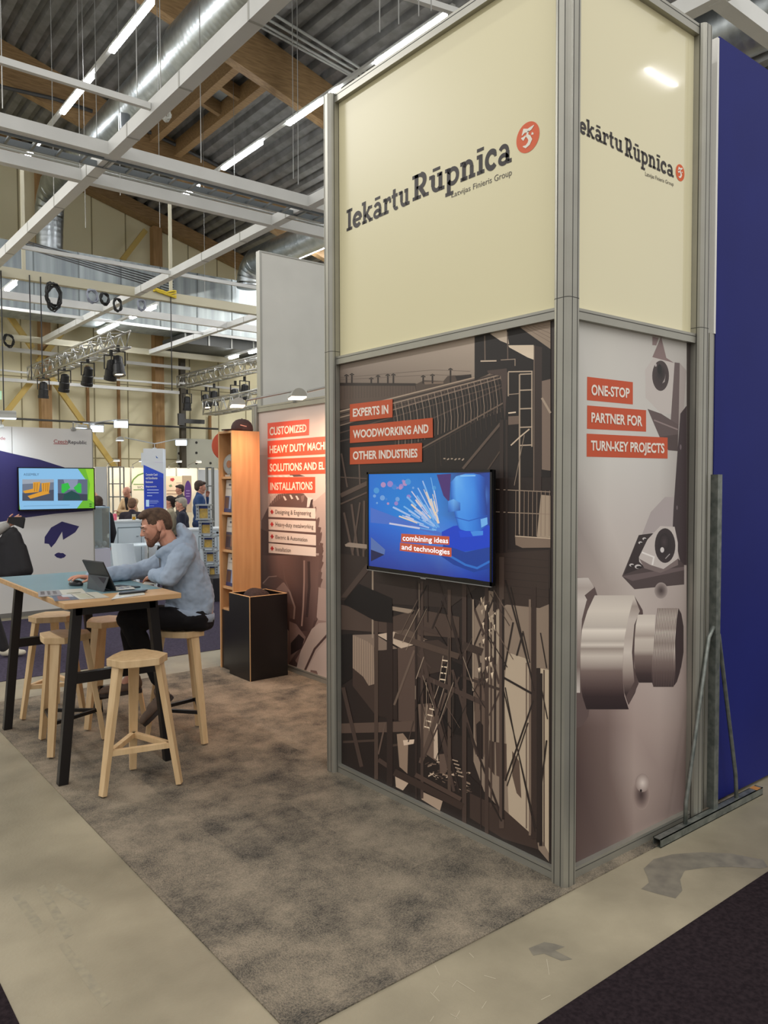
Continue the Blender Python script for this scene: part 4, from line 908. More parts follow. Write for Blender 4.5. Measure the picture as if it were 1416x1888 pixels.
# ================================================================== TELEVISION ON THE TOWER
tvx = -.058
y0, y1, z0, z1 = .372, 1.327, 1.268, 1.812
tv = thing('television', 'wall-mounted flat television showing a blue angle grinder, on the tower', 'television', (tvx, .85, 1.54))
gl = mat('tv_black', (14, 14, 15), .25)
m = MB(); m.bx(tvx+.006, tvx+.03, y0, y1, z0, z1); m.build('back_shell', gl, tv, bevel=.004)
m = MB(); m.bx(tvx+.03, -.005, .62, 1.08, 1.4, 1.68); m.build('wall_bracket', mat('bracket_black', (26, 26, 26), .5), tv)
m = MB()
for a in ((y0, y0+.012, z0, z1), (y1-.012, y1, z0, z1), (y0, y1, z1-.012, z1), (y0, y1, z0, z0+.02)): m.bx(tvx, tvx+.008, *a)
m.build('bezel', gl, tv)
m = MB(); m.bx(tvx-.002, tvx+.006, y0, y1, z0-.004, z0); m.bx(tvx-.002, tvx+.02, .83, .87, z0-.01, z0); m.build('chin_strip', mat('silver_strip', (170, 172, 174), .3, .8), tv)
f3 = PF('x', tvx+.005, 0.0)
p = Print(f3, .000008)
X4 = [680, 745, 810, 860, 908]
p.grid(X4, [([874, 873, 871, 870, 867], [(20, 110, 205), (14, 120, 208), (20, 118, 200), (52, 60, 120), (10, 30, 90)]), ([950]*5, [(24, 106, 210), (20, 128, 214), (52, 128, 210), (36, 70, 140), (14, 40, 120)]), ([985]*5, [(26, 84, 190), (36, 104, 206), (70, 130, 220), (40, 110, 215), (10, 60, 170)]), ([1050, 1055, 1062, 1066, 1074], [(34, 52, 140), (40, 60, 150), (48, 62, 150), (24, 60, 170), (12, 40, 140)])])
random.seed(5)
for i in range(26):
    x = random.uniform(690, 830); y = random.uniform(882, 930); r = random.uniform(1.5, 5.5); p.ell(x, y, r, r*1.05, random.choice([(70, 150, 215), (150, 130, 200), (110, 160, 220), (176, 140, 190), (60, 130, 210)]), 12)
p.poly(conv(A, [(268, 1080), (480, 1160), (690, 1230), (690, 1250), (480, 1190), (268, 1170)]), (70, 110, 200))
for i in range(60):
    a = random.uniform(-.1, 1.0); L = random.uniform(60, 330); x0, y0_ = 690, 1225; dx, dy = -math.cos(a*1.15+.25)*L, -math.sin(a*1.15+.25)*L
    k = random.uniform(.25, .8); p.line(conv(A, [(x0+dx*k, y0_+dy*k), (x0+dx, y0_+dy)]), random.uniform(1.2, 3.4), random.choice([(120, 180, 235), (200, 200, 225), (160, 190, 235), (230, 210, 190), (90, 160, 230)]))
p.poly(conv(A, [(270, 1255), (355, 1330), (350, 1362), (270, 1330)]), (84, 110, 170)).poly(conv(A, [(270, 1330), (350, 1360), (270, 1400)]), (20, 26, 70))
p.poly(conv(A, [(660, 885), (745, 880), (735, 1050), (700, 1010)]), (70, 40, 110))
p.poly(conv(A, [(690, 1225), (760, 1190), (975, 1160), (975, 1320), (800, 1345), (690, 1290)]), (10, 62, 196)).poly(conv(A, [(700, 1300), (830, 1345), (975, 1315), (975, 1440), (880, 1465), (760, 1420), (680, 1365)]), (14, 60, 150)).line(conv(A, [(690, 1340), (830, 1420), (900, 1440), (975, 1400)]), 4, (40, 110, 200))
p.poly(conv(A, [(905, 880), (975, 872), (975, 1190), (950, 1180)]), (22, 62, 150)).rell(*A(950, 1010), 8, 20, (60, 110, 190), (26, 66, 150))
gx = [A(x, 0)[0] for x in (745, 775, 830, 880, 915, 950)]
p.grid(gx, [([A(0, y)[1] for y in (930, 895, 880, 878, 885, 905)], [(40, 110, 205), (104, 178, 244), (70, 150, 236), (50, 128, 222), (34, 100, 200), (16, 62, 150)]),
            ([A(0, y)[1] for y in (1010, 1000, 1000, 1000, 1000, 1000)], [(30, 96, 190), (86, 164, 240), (74, 154, 238), (56, 138, 228), (30, 96, 196), (14, 56, 140)]),
            ([A(0, y)[1] for y in (1090, 1110, 1125, 1130, 1120, 1105)], [(24, 84, 180), (66, 146, 232), (60, 142, 232), (46, 126, 220), (28, 92, 190), (14, 54, 140)], [A(x, 0)[0] for x in (760, 785, 832, 882, 920, 958)]),
            ([A(0, y)[1] for y in (1190, 1210, 1222, 1228, 1215, 1180)], [(20, 76, 170), (48, 128, 222), (58, 140, 230), (44, 124, 218), (30, 100, 200), (20, 70, 170)], [A(x, 0)[0] for x in (785, 800, 840, 885, 925, 965)])])
p.grid([A(x, 0)[0] for x in (728, 760, 800)], [([A(0, y)[1] for y in (1042, 1030, 1052)], [(70, 140, 224), (110, 178, 240), (56, 120, 206)]), ([A(0, y)[1] for y in (1108, 1104, 1098)], [(30, 84, 176), (64, 130, 214), (24, 76, 166)])])
p.line(conv(A, [(768, 1138), (850, 1160), (962, 1128)]), 1.4, (18, 80, 180)).line(conv(A, [(800, 893), (890, 891)]), 2.4, (134, 196, 246)).poly(conv(A, [(790, 1218), (940, 1222), (930, 1250), (800, 1258)]), (16, 70, 210)).poly(conv(A, [(860, 1222), (935, 1218), (935, 1244), (875, 1250)]), (64, 140, 226)).poly(conv(A, [(920, 1150), (960, 1138), (962, 1180), (925, 1200)]), (110, 176, 236))
p.poly(conv(A, [(450, 1235), (735, 1252), (735, 1302), (448, 1285)]), (196, 84, 54)).poly(conv(A, [(443, 1288), (748, 1320), (748, 1374), (441, 1336)]), (196, 84, 54))
scr = printed('screen_picture', emissive=.72)
sc_o = p.mb.build('screen', scr, tv)
m = MB(); f3b = PF('x', tvx+.005, .002)
write(m, 'combining ideas', conv(A, [(458, 1276), (728, 1292), (728, 1262), (458, 1243)]), f3b, bold=.014, cap='b')
write(m, 'and technologies', conv(A, [(452, 1328), (737, 1359), (737, 1328), (452, 1297)]), f3b, bold=.014, cap='d')
m.build('caption_lettering', glow('caption_white', (214, 220, 228), .66), sc_o)

# ================================================================== BLUE WALL AND ITS STEEL PROP
bw = thing('exhibition_wall', 'plain royal blue exhibition wall beside the tower', 'wall panel', (3.2, .08, 0))
m = MB(); m.bx(1.24, 6.0, .0, .012, .02, 4.06); m.build('blue_face', mat('royal_blue', (26, 34, 112), .6, rgb2=(24, 31, 106), scale=2, spec=.2), bw)
m = MB(); m.bx(1.24, 6.0, .012, .13, .02, 4.06); m.build('core_board', mat('board_white', (216, 214, 208), .5), bw)
m = MB(); m.bx(1.222, 1.24, .0, .13, 2.53, 4.05); m.build('edge_strip', mat('edge_white', (228, 226, 220), .45), bw)
m = MB(); m.bx(1.19, 1.24, .005, .1, .0, 2.53); m.build('edge_profile', alum, bw)
gz_ = mat('hot_galvanised', (146, 150, 144), .45, .75, rgb2=(112, 118, 114), scale=22)
pr = thing('steel_prop', 'galvanised steel stand bracing the blue wall, its square tube foot on the concrete', 'steel stand', (1.13, -.07, 0))
m = MB(); t = .02
for a in ((.62, 1.64, -.095, -.091, .0, .042), (.62, 1.64, -.057, -.053, .0, .042), (.62, 1.64, -.095, -.053, .0, .004), (.62, 1.64, -.095, -.053, .038, .042)): m.bx(*a)
m.build('foot_tube', gz_, pr)
m = MB(); m.bx(1.145, 1.188, -.075, -.035, .042, 1.79); m.build('upright', gz_, pr)
m = MB(); m.tube([(.872, -.074, .04), (.878, -.072, .14), (1.10, -.06, .95), (1.145, -.06, 1.0)], .011, 8); m.build('brace', gz_, pr, smooth=True)
m = MB(); m.tube([(1.385, -.074, .04), (1.375, -.072, .17), (1.2, -.06, .95), (1.165, -.06, 1.0)], .011, 8); m.build('brace', gz_, pr, smooth=True)
m = MB(); m.bx(1.57, 1.62, -.0951, -.0529, .0421, .0426); m.build('paint_mark', mat('rust_paint', (176, 120, 60), .6), pr)

# ================================================================== PRINTED BACK WALL
XW = 1.1
bwall = thing('printed_wall', 'framed printed wall with saw blade photo, lit warm by two arm lamps', 'wall panel', (XW, 3.1, 0))
m = MB(); m.bx(XW, XW+.012, 1.76, 4.58, .06, 2.44); m.build('board', mat('mural_back', (64, 55, 52), .5), bwall)
rail('y', XW+.006, 1.76, 4.58, .006, .06, bwall); rail('y', XW+.006, 1.76, 4.58, 2.44, 2.5, bwall)
post(XW+.006, 4.625, bwall, 2.5, .086, None)
f4 = PF('x', XW-.001, 0.0); p = Print(f4, .000008)
L4 = (208, 190, 180)
def quadYZ(ya, yb, za, zb, c): p.n += 1; x = XW-.001-p.n*p.step; p.mb.face([(x, ya, za), (x, yb, za), (x, yb, zb), (x, ya, zb)], ink=c)
quadYZ(4.58, 1.76, .06, 2.44, [(120, 92, 84), (140, 112, 102), (214, 198, 188), (206, 188, 178)])
p.poly(conv(Ee, [(560, 180), (1300, 90), (1300, 1100), (1180, 1200), (560, 1300)]), (208, 190, 180))
p.grid([0, 1], [(Ee(0, 700)[1], [(186, 166, 156), (204, 186, 176)], [Ee(560, 0)[0], Ee(720, 0)[0]]), (Ee(0, 1420)[1], [(150, 124, 115), (196, 178, 168)], [Ee(590, 0)[0], Ee(720, 0)[0]])])
# saw blade body
p.poly(conv(Ee, [(600, 1420), (690, 1240), (780, 1130), (900, 1110), (1060, 1120), (1160, 1240), (1210, 1440), (1240, 1770), (600, 1770)]), (104, 80, 74))
for i in range(9): p.line(conv(Ee, [(690+i*22, 1260-i*16), (700+i*20, 1150-i*8)]), 1.0, (150, 124, 114))
p.poly(conv(Ee, [(880, 860), (1000, 905), (1080, 935), (920, 940)]), (92, 72, 68))
for i in range(5): p.poly(conv(Ee, [(680+i*60, 945), (715+i*60, 945), (700+i*60, 925), (670+i*60, 925)]), (226, 212, 202))
for x, y in ((850, 1170), (920, 1155), (985, 1165)): p.poly(conv(Ee, [(x-15, y-20), (x+5, y-20), (x+28, y+20), (x+8, y+28)]), (220, 206, 196))
p.poly(conv(Ee, [(1030, 1150), (1075, 1130), (1060, 1200), (1040, 1220)]), (140, 114, 106)).poly(conv(Ee, [(1105, 1160), (1155, 1170), (1130, 1265), (1095, 1270)]), (226, 212, 202)).poly(conv(Ee, [(1140, 1190), (1165, 1180), (1150, 1275), (1120, 1280)]), (72, 54, 52))
for x, y in ((1200, 1285), (1235, 1400), (1262, 1560), (1275, 1720)): p.poly(conv(Ee, [(x-40, y+10), (x-6, y-25), (x, y), (x-10, y+70), (x-40, y+120)]), (110, 86, 80))
p.poly(conv(Gg, [(550, -30), (1110, 240), (1150, 600), (1130, 860), (1060, 1020), (840, 1390), (830, 1400), (830, 900), (700, 700), (550, 560)]), (84, 62, 57))
p.grid([0, 1, 2, 3], [([Gg(0, 240)[1]]*4, [(90, 67, 61), (128, 98, 90), (84, 61, 56), (112, 86, 79)], [Gg(560, 0)[0], Gg(720, 0)[0], Gg(960, 0)[0], Gg(1160, 0)[0]]), ([Gg(0, 600)[1]]*4, [(64, 46, 43), (104, 78, 71), (76, 54, 50), (120, 94, 87)], [Gg(560, 0)[0], Gg(740, 0)[0], Gg(960, 0)[0], Gg(1150, 0)[0]]), ([Gg(0, 1000)[1]]*4, [(40, 28, 28), (58, 42, 40), (62, 44, 42), (92, 70, 65)], [Gg(830, 0)[0], Gg(870, 0)[0], Gg(980, 0)[0], Gg(1060, 0)[0]])])
p.line(conv(Gg, [(985, 290), (985, 500), (975, 760), (960, 950)]), 3, (150, 122, 112)).line(conv(Gg, [(1030, 300), (1035, 560), (1010, 860)]), 5, (60, 43, 41)).line(conv(Gg, [(770, 340), (790, 480), (840, 600), (870, 700)]), 1.5, (118, 92, 84))
for i, (x, y) in enumerate(((1150, 20), (1170, 180), (1170, 300), (1160, 470), (1150, 640), (1130, 810))): p.poly(conv(Gg, [(x-30, y-70), (x+6, y-60), (x-6, y), (x+12, y+10), (x-10, y+70), (x-40, y+90)]), (104, 80, 74))
p.poly(conv(Gg, [(560, 530), (620, 460), (700, 445), (770, 480), (850, 620), (890, 760), (885, 880), (840, 870), (820, 700), (700, 570)]), (96, 74, 69)).line(conv(Gg, [(570, 520), (630, 455), (710, 448)]), 2, (150, 126, 116)).line(conv(Gg, [(775, 515), (840, 610), (890, 760), (880, 880)]), 3, (150, 126, 117)).poly(conv(Gg, [(770, 510), (830, 580), (810, 620), (700, 580)]), (140, 114, 105))
p.poly(conv(Gg, [(835, 900), (905, 930), (1000, 1060), (980, 1120), (880, 1250), (835, 1320)]), (124, 100, 93)).poly(conv(Gg, [(850, 1120), (930, 1030), (985, 1080), (960, 1170), (850, 1240)]), (44, 31, 31)).poly(conv(Gg, [(835, 1320), (880, 1280), (930, 1340), (920, 1380), (835, 1370)]), (70, 52, 49))
p.poly(conv(Gg, [(905, 1380), (950, 1200), (1060, 980), (1130, 920), (1215, 910), (1215, 1130), (1130, 1230), (990, 1430)]), (176, 158, 148)).line(conv(Gg, [(985, 1410), (1090, 1180), (1215, 1040)]), 4, (78, 58, 55)).poly(conv(Gg, [(1000, 1420), (1110, 1210), (1215, 1090), (1215, 1500), (1000, 1440)]), (190, 172, 162)).poly(conv(Gg, [(1050, 1390), (1110, 1400), (1130, 1455), (1040, 1440)]), (116, 92, 85)).poly(conv(Gg, [(1130, 560), (1215, 580), (1215, 900), (1130, 890), (1110, 860)]), (172, 150, 140))
red = (228, 80, 54); wht = (232, 216, 202)
for q in ([(668, 355), (1123, 310), (1120, 487), (670, 525)], [(668, 550), (1340, 496), (1340, 690), (670, 727)], [(668, 748), (1340, 718), (1340, 905), (670, 920)], [(672, 943), (1187, 940), (1187, 1115), (675, 1122)]): p.poly(conv(Ee, q), red)
for q in ([(678, 1262), (1190, 1282), (1190, 1395), (678, 1375)], [(678, 1398), (1192, 1420), (1192, 1545), (680, 1512)], [(680, 1530), (1195, 1572), (1195, 1686), (680, 1646)], [(680, 1660), (1195, 1708), (1195, 1805), (680, 1765)]): p.poly(conv(Ee, q), wht)
ms3 = p.mb.build('printed_photo', inkm_w, bwall, label='printed brown photo of a saw blade')
f4b = PF('x', XW-.001, .0022); m = MB()
m = MB(); write(m, 'CUSTOMIZED', conv(Ee, [(690, 487), (1092, 446), (1092, 366), (690, 400)]), f4b, bold=.024, cap='D'); m.build('lettering', mat('cream_letter', (240, 226, 206), .5), ms3)
m = MB(); write(m, 'HEAVY DUTY MACHINE', conv(Ee, [(690, 682), (1284, 640), (1284, 558), (690, 602)]), f4b, prefix='HEAVY DUTY MACH', bold=.024, cap='H'); m.build('lettering', mat('cream_letter', (240, 226, 206), .5), ms3)
m = MB(); write(m, 'SOLUTIONS AND EL', conv(Ee, [(692, 880), (1288, 856), (1288, 776), (692, 798)]), f4b, bold=.024, cap='L'); m.build('lettering', mat('cream_letter', (240, 226, 206), .5), ms3)
m = MB(); write(m, 'INSTALLATIONS', conv(Ee, [(697, 1081), (1158, 1078), (1158, 992), (697, 1003)]), f4b, bold=.024, cap='L'); m.build('lettering', mat('cream_letter', (240, 226, 206), .5), ms3)
m = MB()
for s, q in (('Designing & Engineering', [(752, 1340), (1140, 1360), (1140, 1308), (752, 1296)]), ('Heavy-duty metalworking', [(755, 1477), (1165, 1503), (1165, 1458), (755, 1430)]), ('Electric & Automation', [(755, 1612), (1100, 1645), (1100, 1600), (755, 1572)]), ('Installation', [(755, 1745), (920, 1760), (920, 1716), (755, 1704)])):
    m = MB(); write(m, s, conv(Ee, q), f4b, bold=0, cap='E'); m.build('lettering', mat('brown_letter', (92, 70, 60), .5), ms3)
m = MB()
for x, y in ((716, 1320), (716, 1455), (717, 1588), (718, 1718)):
    for a, b, wd in (((x-17, y-2), (x+17, y+2), 2.6), ((x, y-22), (x, y+22), 2.6)): ribbon(m, conv(Ee, [a, b]), wd, lambda u, v: f4b(u, v))
m.build('plus_lettering', mat('plus_red', (206, 46, 40), .5), ms3)
# arm lamps on the printed wall
def arm_lamp(head, base, label, warm, power, sz=.2, mt=None, aim=(1, 0, -.6), tocam=False, strength=6.0, arm=(150, 150, 146)):
    """flood lamp: arm from the wall top, half round housing, glass"""
    t = thing('arm_lamp', label, 'lamp', head)
    hd = Vector(head); bs = Vector(base); d = (hd-bs); d.z = 0; d.normalize(); sd = Vector((-d.y, d.x, 0))
    m = MB(); m.tube([bs, bs+Vector((0, 0, .09)), hd-d*sz*.4+Vector((0, 0, .05))], .009, 8); m.bar(bs-sd*.03, bs+sd*.03, .05, .04); m.build('arm', mat('arm_metal_%d' % arm[0], arm, .4, .6), t, smooth=False)
    if tocam:
        nn = ((CAM-hd).normalized()*.55+Vector((0, 0, -.8))).normalized(); ax_ = Vector((nn.y, -nn.x, 0)).normalized(); ay_ = nn.cross(ax_); R_ = Matrix((ax_, ay_, nn)).transposed()
        m = MB(); m.box(hd, (sz, sz*.8, .03), R_); m.build('housing', mat('lamp_grey', (176, 176, 170), .4, .3), t)
        m = MB(); m.box(hd+nn*.017, (sz*.88, sz*.7, .004), R_); m.build('lamp_glass', glow('lamp_glass_cool', (214, 232, 255), 14.0), t)
        return t
    m = MB(); n = 12
    pl = [(sz*.5*math.cos(PI*i/n), sz*.32*math.sin(PI*i/n)) for i in range(n+1)]
    m.prism(pl, lambda q: hd+d*q[0]*.6+Vector((0, 0, q[1]))-sd*sz*.5, lambda q: hd+d*q[0]*.6+Vector((0, 0, q[1]))+sd*sz*.5); m.build('housing', mat('lamp_grey', (176, 176, 170), .4, .3), t, smooth=False)
    m = MB(); a, b = d*sz*.29, sd*sz*.5; z = Vector((0, 0, -.008)); m.face([hd+a+b+z, hd+a-b+z, hd-a-b+z, hd-a+b+z]); m.face([hd+a+b+z*.2, hd-a+b+z*.2, hd-a-b+z*.2, hd+a-b+z*.2])
    m.build('lamp_glass', glow('lamp_glass_%d' % int(strength*10)+('w' if warm else 'c'), (255, 226, 196) if warm else (226, 240, 255), strength), t)
    if power:
        l = bpy.data.lights.new('arm_lamp_beam', 'SPOT'); l.energy = power; l.color = (1, .62, .42) if warm else (.86, .94, 1); l.spot_size = 2.5; l.spot_blend = .9; l.shadow_soft_size = .08
        o = bpy.data.objects.new('arm_lamp_beam', l); SC.collection.objects.link(o); o.location = hd+Vector((0, 0, -.04)); o.rotation_euler = Vector(aim).to_track_quat('-Z', 'Y').to_euler()
    return t
h1 = onX(548, 733, .62); h2 = onX(438, 748, .62)
arm_lamp(h1, (XW, h1.y-.2, 2.5), 'grey arm lamp above the printed wall, close to the tower post', True, 62, .2, aim=(.42, -.05, -.75))
arm_lamp(h2, (XW, h2.y-.2, 2.5), 'grey arm lamp above the wooden brochure shelf', True, 36, .2, aim=(.2, -.25, -.75))
# tall white wall rising behind the printed wall
m = MB(); m.bx(1.19, 4.2, 4.66, 4.72, 2.0, 4.02); m.k = 1; m.bx(1.165, 1.19, 4.655, 4.725, 2.0, 4.02); m.bx(1.165, 4.2, 4.655, 4.725, 4.02, 4.035)
tag(m.build('white_panel', [mat('white_textile', (214, 214, 208), .7, rgb2=(206, 206, 200), scale=2), mat('frame_grey', (168, 168, 162), .4, .5)]), 'tall plain white wall panel with grey edge, rising above the printed wall', 'wall panel')
m = MB(); m.bx(1.19, 4.2, 4.66, 4.72, 0, 2.0); tag(m.build('white_panel', white_board), 'lower white wall board hidden behind the printed wall corner', 'wall panel')

# ================================================================== BROCHURE SHELF, BIN, CAP
oak = mat('oak_veneer', (206, 160, 112), .5, rgb2=(194, 146, 98), scale=4, stretch=(6, 6, .5))
sh = thing('brochure_shelf', 'tall narrow oak shelf unit holding brochures beside the printed wall', 'shelf', (.80, 4.43, 0))
sx0, sx1, sy0, sy1, sz = .66, .948, 4.30, 4.575, 2.235
m = MB(); m.bx(sx0, sx1, sy0, sy0+.02, 0, sz); m.build('side_panel', oak, sh, bevel=.001)
m = MB(); m.bx(sx0, sx1, sy1-.02, sy1, 0, sz); m.build('side_panel', oak, sh, bevel=.001)
m = MB(); m.bx(sx1-.012, sx1, sy0+.02, sy1-.02, 0, sz); m.build('back_panel', oak, sh)
m = MB(); m.bx(sx0, sx1-.012, sy0+.02, sy1-.02, sz-.02, sz); m.build('top_panel', oak, sh)
boards = [1.815, 1.48, 1.13, .785, .58]
for z in boards:
    m = MB(); m.bx(sx0+.02, sx1-.012, sy0+.02, sy1-.02, z-.022, z); m.build('shelf_board', oak, sh)
m = MB(); m.bx(sx0+.012, sx0+.03, sy0+.02, sy1-.02, .0, .56); m.build('plinth_door', mat('bin_black', (22, 19, 20), .3), sh)
# award disc, rings, brochures
t = thing('glass_award', 'round clear glass award on the top shelf board', 'award', (.72, 4.43, 1.815))
glass = mat('award_glass', (214, 222, 218), .08, spec=.8); glass.node_tree.nodes['Principled BSDF'].inputs['Transmission Weight'].default_value = .75
m = MB(); m.lathe([(.001, -.014), (.085, -.014), (.098, 0), (.085, .014), (.001, .014)], (.72, 4.45, 1.925), (1, .2, 0), 32); m.build('disc', glass, t, smooth=False)
m = MB(); m.bx(.69, .75, 4.4, 4.5, 1.815, 1.832); m.build('award_base', mat('award_base', (170, 160, 146), .3), t)
m = MB(); m.lathe([(.001, 0), (.035, 0), (.035, .002), (.001, .002)], (.704, 4.446, 1.93), (-1, -.2, 0), 20); m.build('award_seal', mat('award_seal', (150, 96, 60), .4), t)
m = MB(); m.lathe([(.001, 0), (.08, 0), (.08, .012), (.001, .012)], (.9, 4.42, 2.1), (-1, 0, 0), 28); tag(m.build('metal_disc', mat('dark_disc', (84, 52, 44), .4), smooth=False), 'dark red brown disc leaning at the top of the oak shelf', 'disc')
broch_ink = printed('brochure_ink', .35)
def brochure(z, k, lab):
    x = .695+.006*k; mb = MB(); tilt = .07
    P = lambda u, v, e=0: Vector((x+tilt*v*.4-e, 4.535-.2*u, z+.003+v*.3))
    mb.ink = (214, 208, 200); mb.face([P(0, 0), P(1, 0), P(1, 1), P(0, 1)], ink=(206, 200, 190)); 
    e = Vector((.006+.004*k, 0, 0)); q = [P(0, 0)+e, P(1, 0)+e, P(1, 1)+e, P(0, 1)+e]; mb.face(q[::-1], ink=(196, 190, 182))
    for a, b in ((0, 1), (1, 2), (2, 3), (3, 0)):
        pp = [P(0, 0), P(1, 0), P(1, 1), P(0, 1)]; mb.face([pp[a], q[a], q[b], pp[b]], ink=(210, 205, 196))
    for j, (u0, u1, v0, v1, c) in enumerate([(0, 1, 0, .5, (70, 78, 112)), (.05, .4, .12, .46, (96, 70, 62)), (.45, .62, .1, .5, (150, 160, 190)), (.66, .98, .2, .48, (110, 84, 70)), (0, 1, 0, .1, (50, 56, 100)), (.3, .95, .82, .88, (80, 84, 100)), (.1, .8, .72, .745, (170, 166, 160))] if k != 1 else [(0, 1, 0, .52, (96, 76, 70)), (.05, .5, .06, .4, (60, 50, 60)), (.5, .98, .1, .5, (138, 96, 76)), (.02, .9, .46, .54, (70, 70, 90)), (.3, .95, .82, .88, (80, 84, 100)), (.1, .8, .7, .725, (170, 166, 160))]):
        e2 = .0005*(j+1); mb.face([P(u0, v0, e2), P(u1, v0, e2), P(u1, v1, e2), P(u0, v1, e2)], ink=c)
    tag(mb.build('brochure', broch_ink), lab, 'brochure', 'brochures on the oak shelf')
brochure(1.48, 0, 'brochure with blue and brown photos, standing on the uppermost brochure board of the oak shelf')
brochure(1.13, 1, 'brochure with brown photo cover on the middle board of the oak shelf')
brochure(.785, 2, 'brochure with blue and brown photos on the lowest brochure board of the oak shelf')
# red logo disc sign on the outer side
c = onY(405, 822, 4.85); R_ = .15
m = MB(); m.lathe([(.001, 0), (R_, 0), (R_, .02), (.001, .02)], (c.x+.08, 4.85, c.z), (-.35, -1, 0), 40); m.k = 1
nn = Vector((-.35, -1, 0)).normalized(); uu = Vector((1, -.35, 0)).normalized(); cc = Vector((c.x+.08, 4.85, c.z))+nn*.0215
for pts, wd in (([(-.5, .26), (-.32, .52), (.0, .44), (.28, .5), (.54, .62)], [.06, .27, .22, .22, .05]), ([(-.56, .1), (-.38, .0), (-.18, .14)], [.06, .22, .1]), ([(.04, .42), (-.06, .14), (.12, -.04), (.22, -.24), (.08, -.46), (-.18, -.58), (-.42, -.48)], [.1, .2, .27, .3, .26, .18, .05]), ([(.33, .15), (.5, .06)], [.17, .1])):
    ribbon(m, pts, wd, lambda u, v: cc+uu*(u*R_)+Vector((0, 0, v*R_)))
tag(m.build('logo_disc', [mat('logo_red', (196, 88, 62), .5), mat('logo_cream', (220, 196, 180), .5)]), 'round red logo disc sticking out behind the oak shelf', 'sign')
m = MB(); m.bar((c.x+.08, 4.87, c.z-.18), (c.x+.08, 4.87, 0), .03, .03); tag(m.build('sign_stand', mat('stand_steel', (90, 88, 86), .4, .6)), 'thin steel stand of the red logo disc behind the oak shelf', 'stand')
# cap
cp = onY(440, 788, 4.42); cap = thing('baseball_cap', 'brown baseball cap with red trimmed peak lying on top of the oak shelf', 'cap', (.80, 4.43, sz))
capm = mat('cap_brown', (74, 54, 52), .9, rgb2=(66, 47, 46), scale=40)
m = MB(); cx, cy, cz = .83, 4.42, sz
prof = [(.1, 0), (.103, .02), (.1, .05), (.086, .082), (.06, .106), (.03, .117), (.001, .12)]
m.lathe(prof, (cx, cy, cz), n=28); m.build('crown', capm, cap, smooth=True)
m = MB(); m.lathe([(.001, 0), (.008, .003), (.001, .008)], (cx, cy, cz+.118), n=10); m.build('button', capm, cap, smooth=True)
m = MB(); n = 14; pl = [(-.02-.155*math.sin(PI*i/n)-.03, -.095*math.cos(PI*i/n)) for i in range(n+1)] + [(-.05, .05), (-.05, -.05)]
m.prism(pl, lambda q: (cx+q[0], cy+q[1], cz+.012+.2*(q[0]+.05)*.2), lambda q: (cx+q[0], cy+q[1], cz+.02+.2*(q[0]+.05)*.2)); m.k = 1
ribbon(m, [(-.05-.157*math.sin(PI*i/n), -.097*math.cos(PI*i/n)) for i in range(n+1)], .01, lambda u, v: Vector((cx+u, cy+v, cz+.0215+.04*(u+.05))))
m.build('peak', [capm, mat('cap_red', (190, 64, 50), .6)], cap)
m = MB(); ribbon(m, [(-.03, .055), (0, .05), (.05, .042)], .008, lambda u, v: Vector((cx-.045+u*.9, cy-.088+abs(u)*.0-.012, cz+v))); m.build('stitched_mark', mat('cap_mark', (230, 170, 150), .6), cap)
# bin
binm = mat('bin_black', (22, 19, 20), .3); ply = mat('ply_edge', (206, 168, 122), .6)
bn = thing('waste_box', 'black square box with raw plywood edges standing by the oak shelf', 'box', (.8, 4.11, 0))
bx0, bx1, by0, by1, bh = .61, .995, 3.905, 4.29, .755
for nm, a in (('side_wall', (bx0, bx0+.014, by0, by1)), ('side_wall', (bx1-.014, bx1, by0, by1)), ('side_wall', (bx0+.014, bx1-.014, by0, by0+.014)), ('side_wall', (bx0+.014, bx1-.014, by1-.014, by1))):
    m = MB(); m.bx(*a, .0, bh-.003); m.k = 1; m.bx(*a, bh-.003, bh+.001); m.build(nm, [binm, ply], bn)
m = MB(); m.bx(bx0-.0006, bx0+.006, by0-.0006, by0+.004, 0, bh); m.build('edge_band', ply, bn, label='pale plywood corner edge')
m = MB(); m.bx(bx0+.014, bx1-.014, by0+.014, by1-.014, .01, .02); m.build('bottom', binm, bn)
furm = mat('dark_fleece', (52, 38, 36), .95, rgb2=(40, 29, 28), scale=60, bump=.6)
m = MB(); m.ball((.80, 4.1, .64), (.15, .15, .155)); m.ball((.78, 4.13, .70), (.11, .1, .1)); m.ball((.80, 4.1, .3), (.17, .17, .28))
o = fuse(m, 'dark_bundle', furm, None, .012, 3); o.location = (0, 0, 0); tag(o, 'dark brown fleece bundle bulging out of the black box', 'bundle')
# ================================================================== TABLE AND STOOLS
pine = mat('stool_wood', (222, 192, 148), .5, rgb2=(208, 175, 130), scale=3, stretch=(9, 9, .8))
topw = mat('top_wood', (206, 168, 122), .42, rgb2=(192, 150, 104), scale=3, stretch=(.8, 9, 9))
blackm = mat('frame_black', (24, 21, 22), .42, .2)
TX0, TX1, TY0, TY1, TZ = -1.395, -.705, 2.36, 3.96, 1.08
tb = thing('bar_table', 'high bar table with teal top and pale wood border on black A-frame legs', 'table', ((TX0+TX1)/2, (TY0+TY1)/2, 0))
m = MB(); m.bx(TX0, TX1, TY0, TY1, TZ-.032, TZ); m.build('tabletop', topw, tb, bevel=.002)
m = MB(); m.bx(TX0+.012, TX1-.012, TY0+.27, TY1-.012, TZ, TZ+.0012); m.build('top_inlay', mat('teal_laminate', (120, 152, 160), .3, rgb2=(113, 145, 153), scale=3), tb, label='teal laminate surface')
